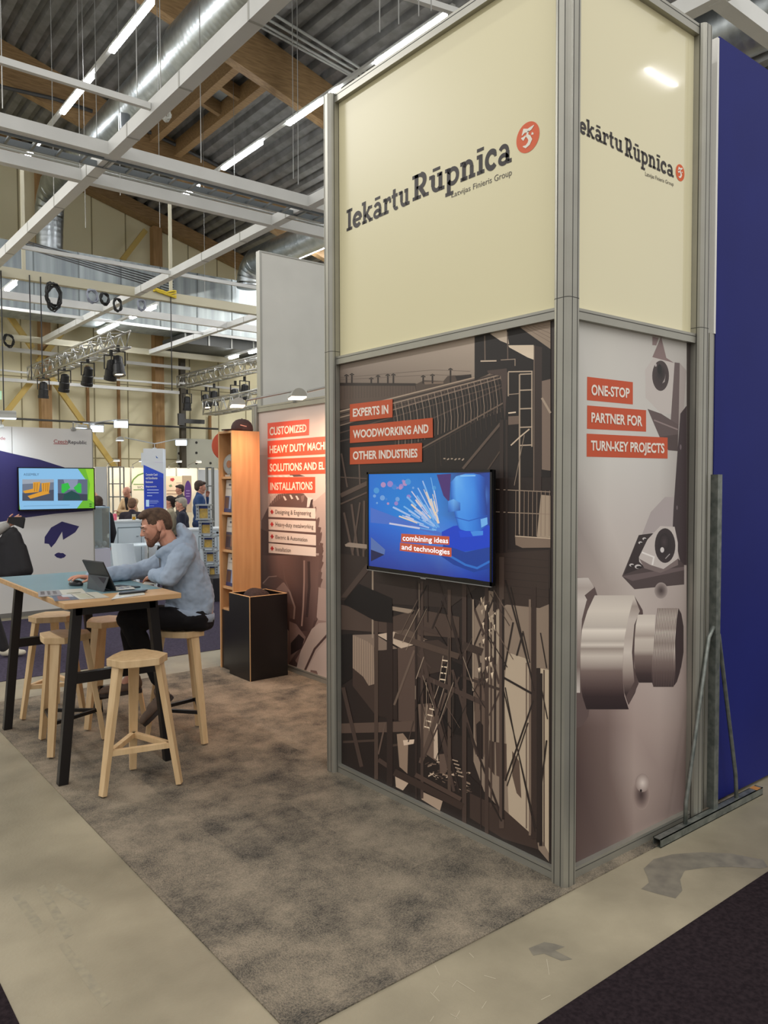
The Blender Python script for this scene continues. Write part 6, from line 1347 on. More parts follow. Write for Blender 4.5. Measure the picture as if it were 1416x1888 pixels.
# ---------------- other visitors
def figure(label, base, face, H=1.75, sit=0.0, arms=None, top=(40, 40, 48), legs=(30, 30, 34), hair=None, bald=False, lean=0.0, bun=False, headturn=0.0, voxel=.014, seat_z=.46, legs_on=True, shoes=(60, 56, 54), collar=None, stride=0.0):
    k = H/1.75; f = Vector((math.cos(face), math.sin(face), 0)); s = Vector((-f.y, f.x, 0)); u = Vector((0, 0, 1)); b = Vector((base[0], base[1], .0))
    t = thing('person', label, 'person', b)
    dz = (seat_z+.1-.93*k) if sit else 0
    def L(a, c, z): 
        ln = max(0, z-.95)*math.tan(lean); return b+(f*(a+ln)+s*c+u*z)*k+u*dz
    ft = Vector((math.cos(face+headturn), math.sin(face+headturn), 0)); hf, hs, hu = frame_of(ft-u*(.12+lean*.4), u+ft*.12)
    hc = L(.03, 0, 1.63)
    arms = arms or [((-.02, .24, 1.14), (.1, .24, .92)), ((-.02, -.24, 1.14), (.1, -.24, .92))]
    sh = [L(0, .18, 1.42), L(0, -.18, 1.42)]; neck = L(0, 0, 1.46); pel = L(0, 0, .95)
    if sit: kn = [L(.42, .11, .95), L(.42, -.11, .95)]; an = [Vector((*(L(.40, .11, .95).xy), .09)), Vector((*(L(.40, -.11, .95).xy), .09))]
    else: kn = [L(.02, .1, .5), L(.03, -.1, .5)]; an = [L(-.02-stride*.7, .1, .09), L(stride, -.11, .09)]; kn = [L(.02-stride*.2, .1, .5), L(.03+stride*.6, -.1, .5)]
    m = MB(); head_parts(m, hc, hf, hs, hu, k); m.capsule(hc-hu*.05*k, neck, .055*k, .06*k); m.capsule(neck, pel, .07*k, .09*k)
    for i in (0, 1):
        e, w = L(*arms[i][0]), L(*arms[i][1]); m.capsule(neck-u*.06, sh[i], .05, .04); m.capsule(sh[i], e, .04, .035); m.capsule(e, w, .035, .026)
        d = (w-e).normalized(); n = (-s if i == 0 else s); n = n if abs(d.dot(n)) < .9 else -u
        hand_parts(m, w, d, n, -1 if i == 0 else 1, k*1.0, (.2, .35, .35))
        if legs_on: m.capsule(pel, kn[i], .07, .05); m.capsule(kn[i], an[i], .045, .036)
    fuse(m, 'body', skin, t, min(voxel, .008), 2)
    eyes(hc, hf, hs, hu, t, k)
    R = Matrix((f, s, u)).transposed(); RH = Matrix((hf, hs, hu)).transposed(); E = lambda a, c, z: hc+(hf*a+hs*c+hu*z)*k
    hm = mat('hair_%d_%d' % (hair or (70, 60, 54))[:2], hair or (70, 60, 54), .8, rgb2=tuple(max(0, c-14) for c in (hair or (70, 60, 54))), scale=60)
    m = MB()
    if bald:
        for q in (-1, 1): m.capsule(E(-.03, q*.07, -.01), E(-.07, q*.04, -.02), .016*k, .02*k)
        m.capsule(E(-.075, -.04, -.02), E(-.075, .04, -.02), .025*k, .025*k)
    else:
        m.ball(E(-.028, 0, .045), (.1*k, .083*k, .088*k), RH); m.ball(E(-.055, 0, .0), (.066*k, .076*k, .08*k), RH); m.ball(E(.045, 0, .088), (.05*k, .06*k, .03*k), RH)
        if bun: m.ball(E(-.13, 0, .04), .05*k); m.capsule(E(-.05, 0, -.03), E(-.07, 0, -.08), .06, .045)
    fuse(m, 'hair', hm, t, .009, 2)
    tm = mat('cloth_%d_%d_%d' % top, top, .9, rgb2=tuple(int(c*.88) for c in top), scale=6, bump=.2)
    m = MB(); m.ball(L(0, 0, 1.0), (.125*k, .175*k, .14*k), R); m.ball(L(0, 0, 1.2), (.125*k, .175*k, .2*k), R); m.ball(L(0, 0, 1.34), (.12*k, .18*k, .14*k), R); m.capsule(sh[0]-s*.03, sh[1]+s*.03, .075*k, .075*k); m.capsule(L(0, 0, 1.43), L(.0, 0, 1.50), .085*k, .062*k)
    for i in (0, 1):
        e, w = L(*arms[i][0]), L(*arms[i][1]); m.capsule(sh[i], e, .07*k, .058*k); m.capsule(e, e.lerp(w, .94), .058*k, .043*k)
    fuse(m, 'jacket', tm, t, voxel, 3)
    if collar:
        m = MB(); m.capsule(L(.08, 0, 1.47), L(.115, 0, 1.2), .045*k, .03*k); fuse(m, 'shirt', mat('shirt_%d' % collar[0], collar, .8), t, .012, 1)
    if legs_on:
        lm = mat('cloth_%d_%d_%d' % legs, legs, .9, rgb2=tuple(int(c*.85) for c in legs), scale=6, bump=.2)
        m = MB(); m.ball(L(-.01, 0, .93), (.13*k, .17*k, .11*k), R)
        for i in (0, 1):
            h = L(0, .09 if i == 0 else -.09, .92); m.capsule(h, kn[i], .088*k, .066*k); m.capsule(kn[i], an[i], .066*k, .05*k)
        fuse(m, 'trousers', lm, t, voxel, 2)
        for i in (0, 1):
            a = an[i]; z0 = Vector((a.x, a.y, .012)); m = MB(); m.ball(z0+u*.05+f*.0, (.05, .04, .05), R); m.capsule(z0+u*.04, z0+f*.13+u*.035, .042, .036); m.ball(z0+f*.16+u*.032, (.05, .042, .03), R)
            fuse(m, 'shoe', mat('shoe_%d' % shoes[0], shoes, .7), t, .012, 1)
    return t
AV = math.atan2(_fw.y, _fw.x)                 # the direction the viewer looks; AV+90deg runs to the side aisle
def flr(px, dist): q = atD(px, 900, dist); return (q.x, q.y)
CR = [((.2, .2, 1.16), (.26, -.1, 1.2)), ((.2, -.2, 1.14), (.25, .1, 1.16))]
figure('bald person in a beige jacket standing with crossed arms', flr(245, 17), AV+PI-.5, 1.69, arms=CR, top=(206, 176, 136), legs=(40, 38, 40), bald=True, hair=(120, 96, 84), lean=.22, collar=(36, 32, 34))
figure('seated person in a dark suit seen from behind, in front of the beige jacket', flr(243, 15.2), AV, 1.75, sit=1, top=(46, 40, 50), hair=(112, 84, 64), seat_z=.54, collar=None)
figure('person with short dark hair in black, seated beside the television edge', flr(180, 12.9), AV+.7, 1.75, sit=1, top=(32, 30, 38), hair=(72, 54, 44), seat_z=.62)
figure('ginger haired person mostly hidden behind the green and white television', flr(172, 15.0), AV+PI+.6, 1.75, sit=1, top=(44, 40, 60), hair=(190, 120, 84), bald=True, seat_z=.68)
figure('person with dark hair in a bun and a beige cardigan, seated by the blue pillar', flr(314, 15.0), AV+PI/2+.3, 1.68, sit=1, top=(168, 158, 134), hair=(44, 34, 32), bun=True, seat_z=.62)
figure('grey haired person in a navy jacket seated before the purple roll-up', flr(336, 14.4), AV+PI/2+.2, 1.72, sit=1, top=(34, 36, 54), hair=(168, 160, 146), seat_z=.58)
figure('person in a dark grey jacket standing in front of the cream poster', flr(333, 19.2), AV+PI/2+.5, 1.72, top=(72, 70, 72), hair=(66, 54, 48))
figure('person in a blue suit standing with a hand raised to the face', flr(367, 15.2), AV-PI/2+.35, 1.80, arms=[((.14, .24, 1.18), (.16, .1, 1.44)), ((-.02, -.24, 1.14), (.12, -.2, .95))], top=(44, 74, 122), legs=(38, 60, 100), hair=(72, 58, 50), collar=(200, 196, 196))
# visitor cut by the frame edge, carrying a jacket over the arm
tq = onZ(-62, 1210, 0); fc = AV-PI/2+.15
f = Vector((math.cos(fc), math.sin(fc), 0))
wl = Vector(onP(24, 963, (tq.x, tq.y, 0), (math.sin(AV-PI/2)*0+_fw.x, _fw.y, 0)))
rel = lambda p: ((Vector(p)-Vector((tq.x, tq.y, 0))).dot(f), (Vector(p)-Vector((tq.x, tq.y, 0))).dot(Vector((-f.y, f.x, 0))), p[2])
elb = Vector(onP(-14, 985, (tq.x, tq.y, 0), (_fw.x, _fw.y, 0))); wl = Vector(onP(14, 968, (tq.x, tq.y, 0), (_fw.x, _fw.y, 0)))
wal = figure('walking person with pale grey sleeve and a coat over the arm', (tq.x, tq.y), fc, 1.75, arms=[((.1, .26, 1.14), (.3, .2, 1.1)), (tuple(rel(elb)), tuple(rel(wl)))], top=(176, 174, 170), legs=(44, 42, 44), hair=(80, 66, 56), shoes=(214, 206, 186), stride=.4)
m = MB(); Pp = lambda x, y, d=0: onP(x, y, (tq.x, tq.y, 0), (_fw.x, _fw.y, 0))+Vector((_fw.x, _fw.y, 0))*d
m.mesh([Pp(18, 953, -.03), Pp(46, 953, -.03), Pp(47, 957, -.03), Pp(44, 974, -.03), Pp(30, 968, -.03), Pp(16, 963, -.03)]+[Pp(18, 953, .0), Pp(46, 953, .0), Pp(47, 957, .0), Pp(44, 974, .0), Pp(30, 968, .0), Pp(16, 963, .0)], [(0, 1, 2, 3, 4, 5), (11, 10, 9, 8, 7, 6)]+[(i, (i+1) % 6, 6+(i+1) % 6, 6+i) for i in range(6)])
tag(m.build('black_folder', mat('folder_black', (26, 25, 28), .6)), 'black folder held in the hand of the walking person', 'folder')
m = MB()
for (x0, y0, x1, y1, r0, r1) in ((22, 984, 20, 1056, .06, .11), (14, 990, 6, 1056, .06, .1), (30, 988, 44, 1050, .05, .085), (26, 990, 32, 1052, .06, .1), (6, 1000, -6, 1055, .06, .1), (40, 1010, 50, 1052, .05, .06), (24, 980, 10, 1000, .05, .07)): m.capsule(Pp(x0, y0), Pp(x1, y1), r0, r1)
coat = fuse(m, 'coat', mat('coat_black', (24, 23, 27), .7, rgb2=(32, 31, 36), scale=6, bump=.3), None, .012, 3); tag(coat, 'black coat hanging from the arm of the walking person', 'coat')

# ================================================================== NEIGHBOUR STAND WITH NAVY GRAPHICS
YC = 8.85
H_ = lambda x, y: (x/5.9, 740+y/5.9)
K8 = lambda x, y: (x/3.371, 920+y/3.371)
cz = thing('exhibition_wall', 'grey exhibition wall with navy sweep and hat and lips drawing', 'wall panel', (-1, YC, 0))
xr = onY(171, 900, YC).x; xs_ = onY(24, 900, YC).x
bd = mat('wall_print_grey', (222, 220, 216), .5)
for a, b in ((xs_+.004, xr), (xs_-1.0, xs_-.004), (xs_-2.0, xs_-1.008)):
    m = MB(); m.bx(a, b, YC, YC+.05, .06, 2.5); m.build('wall_board', bd, cz)
m = MB(); m.bx(xs_-2, xr, YC-.004, YC+.05, 0, .06); m.build('skirting', mat('skirting_grey', (120, 118, 114), .5), cz)
m = MB(); m.bx(xr, xr+.012, YC-.004, YC+.055, 0, 2.505); m.build('edge_trim', alum, cz)
fc_ = PF('y', YC-.001, 0); p = Print(fc_, .0002)
navy = (38, 34, 84)
p.poly(conv(H_, [(-500, 420), (0, 535), (145, 570), (430, 632), (700, 718), (1000, 860), (1012, 1187), (600, 1222), (280, 1265), (0, 1312), (-500, 1400)]), navy)
p.poly(conv(K8, [(385, 140), (492, 170), (468, 207), (392, 254), (386, 203), (345, 272), (318, 302), (303, 279), (276, 276), (278, 236), (318, 177)]), navy)
p.poly(conv(K8, [(337, 348), (352, 336), (366, 333), (376, 336), (392, 336), (411, 350), (400, 363), (378, 370), (352, 363)]), navy)
pr_ = p.mb.build('wall_print', inkm, cz, label='navy sweep, hat and lips print')
f5 = PF('y', YC-.001, .003)
m = MB(); write(m, 'Czech', conv(H_, [(585, 452), (735, 458), (735, 420), (585, 414)]), f5, bold=.004, cap='C'); ribbon(m, conv(H_, [(582, 462), (738, 466)]), .9, lambda u, v: f5(u, v)); write(m, 'de', conv(H_, [(2, 416), (58, 418), (58, 386), (2, 384)]), f5, bold=.004, cap='d'); m.build('lettering', mat('lettering_red', (168, 60, 66), .5), pr_)
m = MB(); write(m, 'Republic', conv(H_, [(742, 460), (943, 466), (943, 428), (742, 421)]), f5, bold=.006, cap='R'); m.build('lettering', mat('lettering_dark', (56, 46, 62), .5), pr_)
# its television
a = onY(32.5, 862, YC-.09); b = onY(176, 942, YC-.09); tz0, tz1 = onY(100, 941, YC-.09).z, onY(100, 862, YC-.09).z
tv2 = thing('television', 'flat television showing green and orange machine pictures on the navy wall', 'television', ((a.x+b.x)/2, YC-.07, (tz0+tz1)/2))
m = MB(); m.bx(a.x, b.x, YC-.08, YC-.04, tz0, tz1); m.build('back_shell', gl, tv2, bevel=.003)
m = MB(); m.bx(a.x+.3, b.x-.3, YC-.04, YC-.005, tz0+.1, tz1-.1); m.build('wall_bracket', mat('bracket_black', (26, 26, 26), .5), tv2)
m = MB()
for q in ((a.x, a.x+.012, tz0, tz1), (b.x-.014, b.x, tz0, tz1), (a.x, b.x, tz1-.012, tz1), (a.x, b.x, tz0, tz0+.02)): m.bx(q[0], q[1], YC-.09, YC-.08, q[2], q[3])
m.build('bezel', gl, tv2)
f6 = PF('y', YC-.081, 0); p = Print(f6, .0001)
p.poly(conv(H_, [(196, 726), (1028, 730), (1032, 1166), (205, 1184)]), (140, 196, 238))
p.poly(conv(H_, [(845, 730), (1028, 730), (1032, 1166), (835, 1166), (900, 1080), (950, 960), (930, 850)]), (110, 186, 50)).poly(conv(H_, [(930, 735), (1028, 735), (1032, 1110), (960, 1060), (980, 900)]), (150, 214, 50)).poly(conv(H_, [(200, 1040), (220, 1180), (205, 1184)]), (120, 200, 50))
p.poly(conv(H_, [(243, 848), (586, 848), (586, 1082), (243, 1082)]), (112, 122, 140)).poly(conv(H_, [(243, 1000), (586, 960), (586, 1082), (243, 1082)]), (72, 80, 98)).poly(conv(H_, [(243, 848), (586, 848), (586, 880), (243, 900)]), (160, 170, 184))
for q in ([(360, 880), (440, 875), (420, 985), (360, 990)], [(450, 890), (545, 880), (530, 1000), (460, 1015)], [(250, 975), (360, 950), (430, 985), (270, 1000)], [(300, 1030), (470, 975), (545, 1000), (330, 1060)]): p.poly(conv(H_, q), (226, 160, 50))
for x in (380, 405, 475, 500, 522): p.line(conv(H_, [(x, 890), (x-4, 980)]), 1.0, (150, 96, 30))
p.poly(conv(H_, [(628, 848), (952, 848), (952, 1080), (630, 1080)]), (96, 106, 130)).poly(conv(H_, [(628, 1000), (952, 1010), (952, 1080), (630, 1080)]), (60, 66, 84)).poly(conv(H_, [(690, 850), (850, 850), (830, 960), (720, 960)]), (140, 150, 176)).poly(conv(H_, [(670, 900), (740, 885), (765, 940), (690, 1000), (668, 990)]), (50, 190, 70)).poly(conv(H_, [(800, 940), (860, 885), (885, 900), (886, 1000), (840, 990)]), (50, 190, 70)).poly(conv(H_, [(700, 1010), (780, 970), (860, 1010), (880, 1070), (680, 1075)]), (24, 74, 74))
for y in (1128, 1150): p.ell(*H_(985, y-10), 2.6, .9, (20, 60, 30), 14)
p.line(conv(H_, [(255, 1140), (760, 1128)]), .7, (110, 150, 180))
s6 = p.mb.build('screen', scr, tv2)
m = MB(); write(m, 'ASSEMBLY', conv(H_, [(256, 808), (424, 808), (424, 782), (256, 782)]), PF('y', YC-.081, .004), cap='A'); m.build('caption_lettering', mat('caption_blue', (70, 96, 120), .5), s6)
# lamps over it
def lamp_at(px, py, y, base, label, warm, power, sz, strength, aim, tocam=False): arm_lamp(onY(px, py, y), base, label, warm, power, sz, aim=aim, strength=strength, tocam=tocam)
lamp_at(5, 771, YC-.5, (onY(2, 782, YC).x, YC, 2.5), 'white arm lamp over the navy wall, cut by the picture edge', False, 20, .3, 1.0, (0, .4, -.8))
lamp_at(150, 789, YC-.2, (xr-.25, YC, 2.5), 'small pale arm lamp low on the top edge of the navy wall', False, 0, .14, .8, (0, .4, -.8))
lamp_at(179, 789, YC+.45, (xr-.1, YC+.05, 2.5), 'bright arm lamp just past the end of the navy wall', False, 0, .19, 14.0, (.2, .5, -.8), True)
q = onY(223, 781, YC+.5); arm_lamp(q, (xr-.02, YC+.05, 2.5), 'bright arm lamp reaching out beyond the navy wall on a long arm', False, 0, .21, tocam=True)

# ================================================================== BLUE PILLAR
D_ = 13.4
cen = atD(283, 880, D_); rgt = _rt.copy(); rgt.z = 0; rgt.normalize(); fwd = Vector((_fw.x, _fw.y, 0)).normalized()
ang = math.atan2(rgt.y, rgt.x)+.14
ux = Vector((math.cos(ang), math.sin(ang), 0)); uy = Vector((-ux.y, ux.x, 0)); hw = .165
pil = thing('banner_pillar', 'square white banner pillar with blue printed face', 'pillar', (cen.x, cen.y, 0)); Rz = Matrix.Rotation(ang, 3, 'Z')
ztop = atD(283, 827, D_).z
pc = Vector((cen.x, cen.y, 0))+uy*hw
m = MB(); m.box(pc+Vector((0, 0, ztop/2)), (2*hw, 2*hw, ztop), Rz); m.build('pillar_body', mat('pillar_white', (222, 228, 234), .5), pil)
m = MB(); m.box(pc-ux*(hw+.03)+Vector((0, 0, ztop-.18)), (.05, .12, .22), Rz); m.build('side_box', mat('pillar_white', (222, 228, 234), .5), pil)
fp = pc-uy*(hw+.002)
class PP:
    e = 0.0; n = None
    def __init__(s, e=0): s.e = e
    def __call__(s, x, y): return onP(x, y, fp-uy*s.e, uy)
K6 = lambda x, y: (160+x/5.244, 740+y/5.244)
p = Print(PP(), .0002)
p.poly(conv(K6, [(549, 614), (742, 700), (742, 1060), (556, 1060)]), (32, 58, 168)).poly(conv(K6, [(549, 614), (742, 700), (742, 740), (549, 690)]), (38, 70, 184))
p.poly(conv(K6, [(667, 525), (692, 550), (672, 548)]), (60, 96, 160)).line(conv(K6, [(655, 585), (725, 588)]), .8, (196, 190, 214))
p.poly(conv(K6, [(572, 952), (603, 952), (603, 1018), (572, 1018)]), (180, 210, 240))
for y, x0, x1 in ((856, 583, 695), (884, 583, 695), (912, 583, 632)): p.line(conv(K6, [(x0, y), (x1, y)]), 1.2, (176, 192, 232))
for y, x0, x1 in ((960, 608, 690), (972, 608, 696), (984, 608, 680), (1010, 608, 650)): p.line(conv(K6, [(x0, y), (x1, y)]), .8, (140, 160, 214))
pp_ = p.mb.build('banner_print', inkm, pil, label='blue banner print')
m = MB()
for s, q in (('Connecting Czech', [(570, 718), (684, 718), (684, 696), (570, 696)]), ('and Scandinavian', [(570, 752), (684, 752), (684, 730), (570, 730)]), ('Businesses', [(570, 788), (640, 788), (640, 768), (570, 768)]), ('Empowered in', [(572, 830), (674, 830), (674, 816), (572, 816)])): write(m, s, conv(K6, q), PP(.004), bold=.02, cap='C' if s[0] == 'C' else 'd' if s[0] == 'a' else 'B')
m.build('lettering', mat('lettering_white', (232, 238, 246), .5), pp_)
arm_lamp(atD(221, 812, D_-.1), pc+Vector((0, 0, ztop)), 'grey arm lamp on a long arm from the blue banner pillar, unlit side to us', False, 0, .2, strength=.6, arm=(196, 200, 202))
arm_lamp(atD(334, 815, D_+.1), pc+Vector((0, 0, ztop)), 'bright arm lamp on a long arm on the shelf side of the blue banner pillar', False, 0, .2, tocam=True, arm=(196, 200, 202))

# ================================================================== FAR STANDS
YF = 20.0
offw = mat('stand_white', (244, 236, 214), .6, rgb2=(240, 230, 206), scale=.8)
xa_, xb_ = onY(150, 862, YF).x, onY(440, 862, YF).x; zf = onY(240, 862, YF).z
m = MB()
n_ = 7
for i in range(n_): 
    a = xa_+(xb_-xa_)*i/n_; b = xa_+(xb_-xa_)*(i+1)/n_; m.bx(a+.01, b-.01, YF, YF+.05, 0, zf)
m.k = 1
for i in range(n_+1): a = xa_+(xb_-xa_)*i/n_; m.bx(a-.02, a+.02, YF-.01, YF+.06, 0, zf+.02)
tag(m.build('stand_wall', [offw, mat('stand_post', (150, 146, 136), .4, .5)]), 'long off-white stand wall at the far end behind the visitors', 'wall panel')
m = MB(); a = onY(398, 866, 17); m.bx(a.x-.5, a.x+3, 17, 17.05, 0, a.z); tag(m.build('stand_wall', mat('stand_white_cool', (206, 210, 210), .6)), 'cool white stand wall behind the brochure rack', 'wall panel')
for i, (px, lab) in enumerate(((215, 'small added lamp brightening the far wall above the glass showcase'), (262, 'small added lamp brightening the far wall above the bald person'), (330, 'small added lamp brightening the far wall above the cream poster'), (366, 'small added lamp brightening the far wall above the blue suit'))):  # fixtures and spots added to brighten the far stand wall
    q = onY(px, 858, YF-.7); arm_lamp((q.x, YF-.7, zf+.16), (q.x, YF+.02, zf), lab, True, 0, .16, strength=6.0)
    l = bpy.data.lights.new('far_wall_fill', 'SPOT'); l.energy = 15; l.color = (1, .9, .76); l.spot_size = 2.6; l.spot_blend = .9; l.shadow_soft_size = .1
    o = bpy.data.objects.new('far_wall_fill', l); SC.collection.objects.link(o); o.location = (q.x, YF-.7, zf+.1); o.rotation_euler = Vector((0, .75, -.8)).to_track_quat('-Z', 'Y').to_euler()
f7 = PF('y', YF, .004)
m = MB(); g = onY(262, 905, YF)
ribbon(m, [(252-22+26*math.cos(math.radians(t)), 897-26*math.sin(math.radians(t))*1.0) for t in range(30, 151, 8)] if 0 else [(240, 898), (246, 884), (255, 876), (266, 872), (278, 876)], 2.4, lambda u, v: f7(u, v)); ribbon(m, [(246, 893), (266, 893)], 1.6, lambda u, v: f7(u, v)); ribbon(m, [(246, 903), (266, 903)], 1.6, lambda u, v: f7(u, v))
tag(m.build('arch_logo', mat('logo_green', (110, 150, 70), .5)), 'green arch logo on the far off-white wall behind the bald person', 'sign')
m = MB(); write(m, 'WO', [(253, 901.5), (263, 901.5), (263, 896), (253, 896)], f7, cap='W'); tag(m.build('wall_lettering', mat('lettering_olive', (92, 96, 72), .5)), 'small olive letters under the green arch logo', 'lettering')
# cream poster with a red mark
def flat_board(x0, x1, y0, y1, yy, mt, name, label, cat, extra=None, th=.03):
    a = onY(x0, y1, yy); b = onY(x1, y0, yy); m = MB(); m.bx(a.x, b.x, yy, yy+th, a.z, b.z)
    mats = [mt]
    if extra:
        for j, (shape, c) in enumerate(extra):
            mats.append(mat('ink_%d_%d_%d' % c, c, .5)); m.k = j+1; ff = PF('y', yy, .002*(j+1)); m.face([ff(*q) for q in shape])
    return tag(m.build(name, mats), label, cat)
el_ = lambda cx, cy, rx, ry: [(cx+rx*math.cos(2*PI*i/20), cy+ry*math.sin(2*PI*i/20)) for i in range(20)]
flat_board(306, 337, 878, 927, YF-.04, mat('poster_cream', (220, 196, 168), .6), 'poster', 'cream poster with a small red mark on the far wall', 'poster', [([(314, 882), (320, 881), (322, 884), (319, 888), (314, 886)], (170, 54, 56)), ([(311, 895), (316, 893), (318, 897), (313, 898)], (120, 140, 96)), ([(325, 890), (335, 890), (335, 891), (325, 891)], (140, 124, 110)), ([(308, 904), (336, 904), (336, 905), (308, 905)], (150, 124, 108)), ([(308, 910), (336, 910), (336, 911), (308, 911)], (150, 124, 108))], .02)
a = onY(337, 941, 18.5); flat_board(337, 353, 877, 945, 18.5, mat('rollup_cream', (222, 196, 164), .6), 'rollup_banner', 'cream roll-up banner with a purple oval beside the blue suit', 'banner', [(el_(346.5, 908, 6.5, 22), (106, 66, 146))] + [([(343, y), (350, y), (350, y+1.6), (343, y+1.6)], (186, 160, 206)) for y in (904, 909, 914)], .02)
m = MB(); a = onY(345, 945, 18.5); m.bx(a.x-.3, a.x+.3, 18.45, 18.6, 0, .08); m.bx(a.x-.02, a.x+.02, 18.55, 18.58, .08, a.z); tag(m.build('banner_base', galv), 'grey cassette foot of the purple oval roll-up banner', 'banner foot')
steel = mat('rack_steel', (150, 152, 148), .35, .8)
def frame_rack(px0, px1, y_top, y_bot, depth, shelves, label):
    a = atD(px0, y_top, depth); b = atD(px1, y_top, depth); z0_ = 0; m = MB()
    d = (b-a); d.z = 0; n = Vector((-d.y, d.x, 0)).normalized()*d.length
    for c in (a, b, a+n, b+n): m.tube([(c.x, c.y, 0), (c.x, c.y, a.z)], .018, 6)
    for z in shelves+[a.z]:
        q = [Vector((c.x, c.y, z)) for c in (a, b, b+n, a+n)]
        for i in range(4): m.tube([q[i], q[(i+1) % 4]], .012, 5)
    o = thing('glass_showcase', label, 'showcase', (a.x, a.y, 0)); m.build('steel_frame', steel, o)
    m = MB()
    for z in shelves: m.mesh([Vector((c.x, c.y, z)) for c in (a, b, b+n, a+n)]+[Vector((c.x, c.y, z+.01)) for c in (a, b, b+n, a+n)], [(0, 1, 2, 3), (7, 6, 5, 4), (0, 4, 5, 1), (1, 5, 6, 2), (2, 6, 7, 3), (3, 7, 4, 0)])
    m.build('shelf_pane', glass, o)
frame_rack(200, 221, 861, 960, 17.8, [.5, 1.0, 1.45, 1.75], 'glass showcase on thin steel posts beside the grey wall television')
frame_rack(380, 391, 862, 960, 16.4, [.6, 1.2, 1.7], 'narrow steel display rack behind the blue suit')
m = MB(); a = atD(176, 862, 16); b = atD(196, 862, 16); m.bar((a.x, a.y, 1.05), (b.x, b.y, 1.05), .05, 2.1); tag(m.build('partition', mat('partition_grey', (176, 178, 178), .5)), 'grey partition end between the television and the glass showcase', 'panel')

# ---- furniture behind the bar table
wm = mat('white_lacquer', (226, 240, 248), .4, rgb2=(220, 234, 243), scale=2)
line_ = mat('door_gap', (120, 134, 142), .5)
def cabinet(px, py, wx, dy, h, label, doors):
    q = onZ(px, py, 0); t = thing('cabinet', label, 'cabinet', (q.x+wx/2, q.y+dy/2, 0))
    m = MB(); m.bx(q.x, q.x+wx, q.y, q.y+dy, .02, h-.03); m.build('carcass', wm, t)
    m = MB(); m.bx(q.x-.015, q.x+wx+.015, q.y-.015, q.y+dy+.015, h-.03, h); m.build('worktop', mat('worktop_white', (224, 232, 236), .35), t)
    n = doors; dw = (wx-.24)/n
    for i in range(n):
        x0 = q.x+.16+dw*i; m = MB(); m.bx(x0, x0+dw-.012, q.y-.016, q.y, .12, h-.14); d = m.build('door', wm, t)
        m = MB(); m.bx(x0+dw-.1, x0+dw-.06, q.y-.03, q.y-.016, h-.3, h-.29); m.build('handle', line_, d)
    m = MB(); m.bx(q.x+.15, q.x+wx-.08, q.y-.004, q.y-.0005, .1, h-.12); m.build('recess', line_, t)
    m = MB(); m.lathe([(.001, -.012), (.02, -.012), (.02, .0), (.001, 0)], (q.x+wx*.55, q.y, h-.075), (0, 1, 0), 12); m.build('lock', blackm, t)
    return q, h
q, h = cabinet(203, 1070, 1.1, .5, 1.076, 'white lockable cabinet counter with two doors behind the seated person', 2)
cp_ = onY(247, 958, q.y+.2); cp_.z = h; t = thing('beer_cup', 'clear plastic cup of yellow drink on the white cabinet', 'cup', cp_)
m = MB(); m.lathe([(.03, 0), (.036, .06), (.0365, .062), (.001, .062)], cp_, n=18); m.build('drink', mat('drink_yellow', (240, 176, 30), .3), t, smooth=False)
m = MB(); m.lathe([(.033, .0), (.042, .1), (.044, .1), (.035, 0)], cp_, n=18); cpm = mat('cup_clear', (240, 240, 240), .03); cpm.node_tree.nodes['Principled BSDF'].inputs['Transmission Weight'].default_value = 1.0; cpm.node_tree.nodes['Principled BSDF'].inputs['IOR'].default_value = 1.06; m.build('cup_wall', cpm, t, smooth=True)
m = MB(); m.lathe([(.037, .06), (.04, .1), (.001, .1)], cp_, n=18); m.build('foam', mat('drink_foam', (240, 232, 206), .6), t)
cc_ = onY(212, 958, q.y+.2); cc_.z = h; t = thing('drink_can', 'pink drink can on the white cabinet', 'can', cc_)
m = MB(); m.lathe([(.03, 0), (.034, .008), (.034, .115), (.028, .125), (.001, .123)], cc_, n=18); m.build('can_body', mat('can_pink', (206, 80, 110), .35, rgb2=(226, 120, 140), scale=30), t, smooth=False)
# glass-fronted showcase by the end of the navy wall
q = onZ(172, 1110, 0); t = thing('display_case', 'white display case with glass upper half at the end of the navy wall', 'showcase', (xr+.18, YC+.4, 0))
q = Vector((xr+.05, YC+.25, 0))
m = MB(); m.bx(q.x, q.x+.27, q.y, q.y+.35, 0, .82); m.build('lower_box', mat('box_lilac', (212, 214, 232), .5), t)
m = MB(); m.bx(q.x, q.x+.012, q.y, q.y+.35, .82, 1.4); m.bx(q.x, q.x+.27, q.y+.34, q.y+.35, .82, 1.4); m.bx(q.x, q.x+.27, q.y, q.y+.35, 1.4, 1.42); m.bx(q.x+.258, q.x+.27, q.y, q.y+.012, .82, 1.4); m.build('upper_frame', mat('case_blue', (158, 184, 204), .4), t)
m = MB(); m.bx(q.x+.012, q.x+.258, q.y, q.y+.004, .83, 1.4); m.build('glass_pane', glass, t)
m = MB(); 
for i in range(5): m.ball((q.x+.05+.045*i, q.y+.15+.03*(i % 2), .86+.02*(i % 3)), .04, None, 10, 8)
o = m.build('crumpled_wrap', mat('wrap_clear', (176, 190, 200), .15), t, smooth=True)
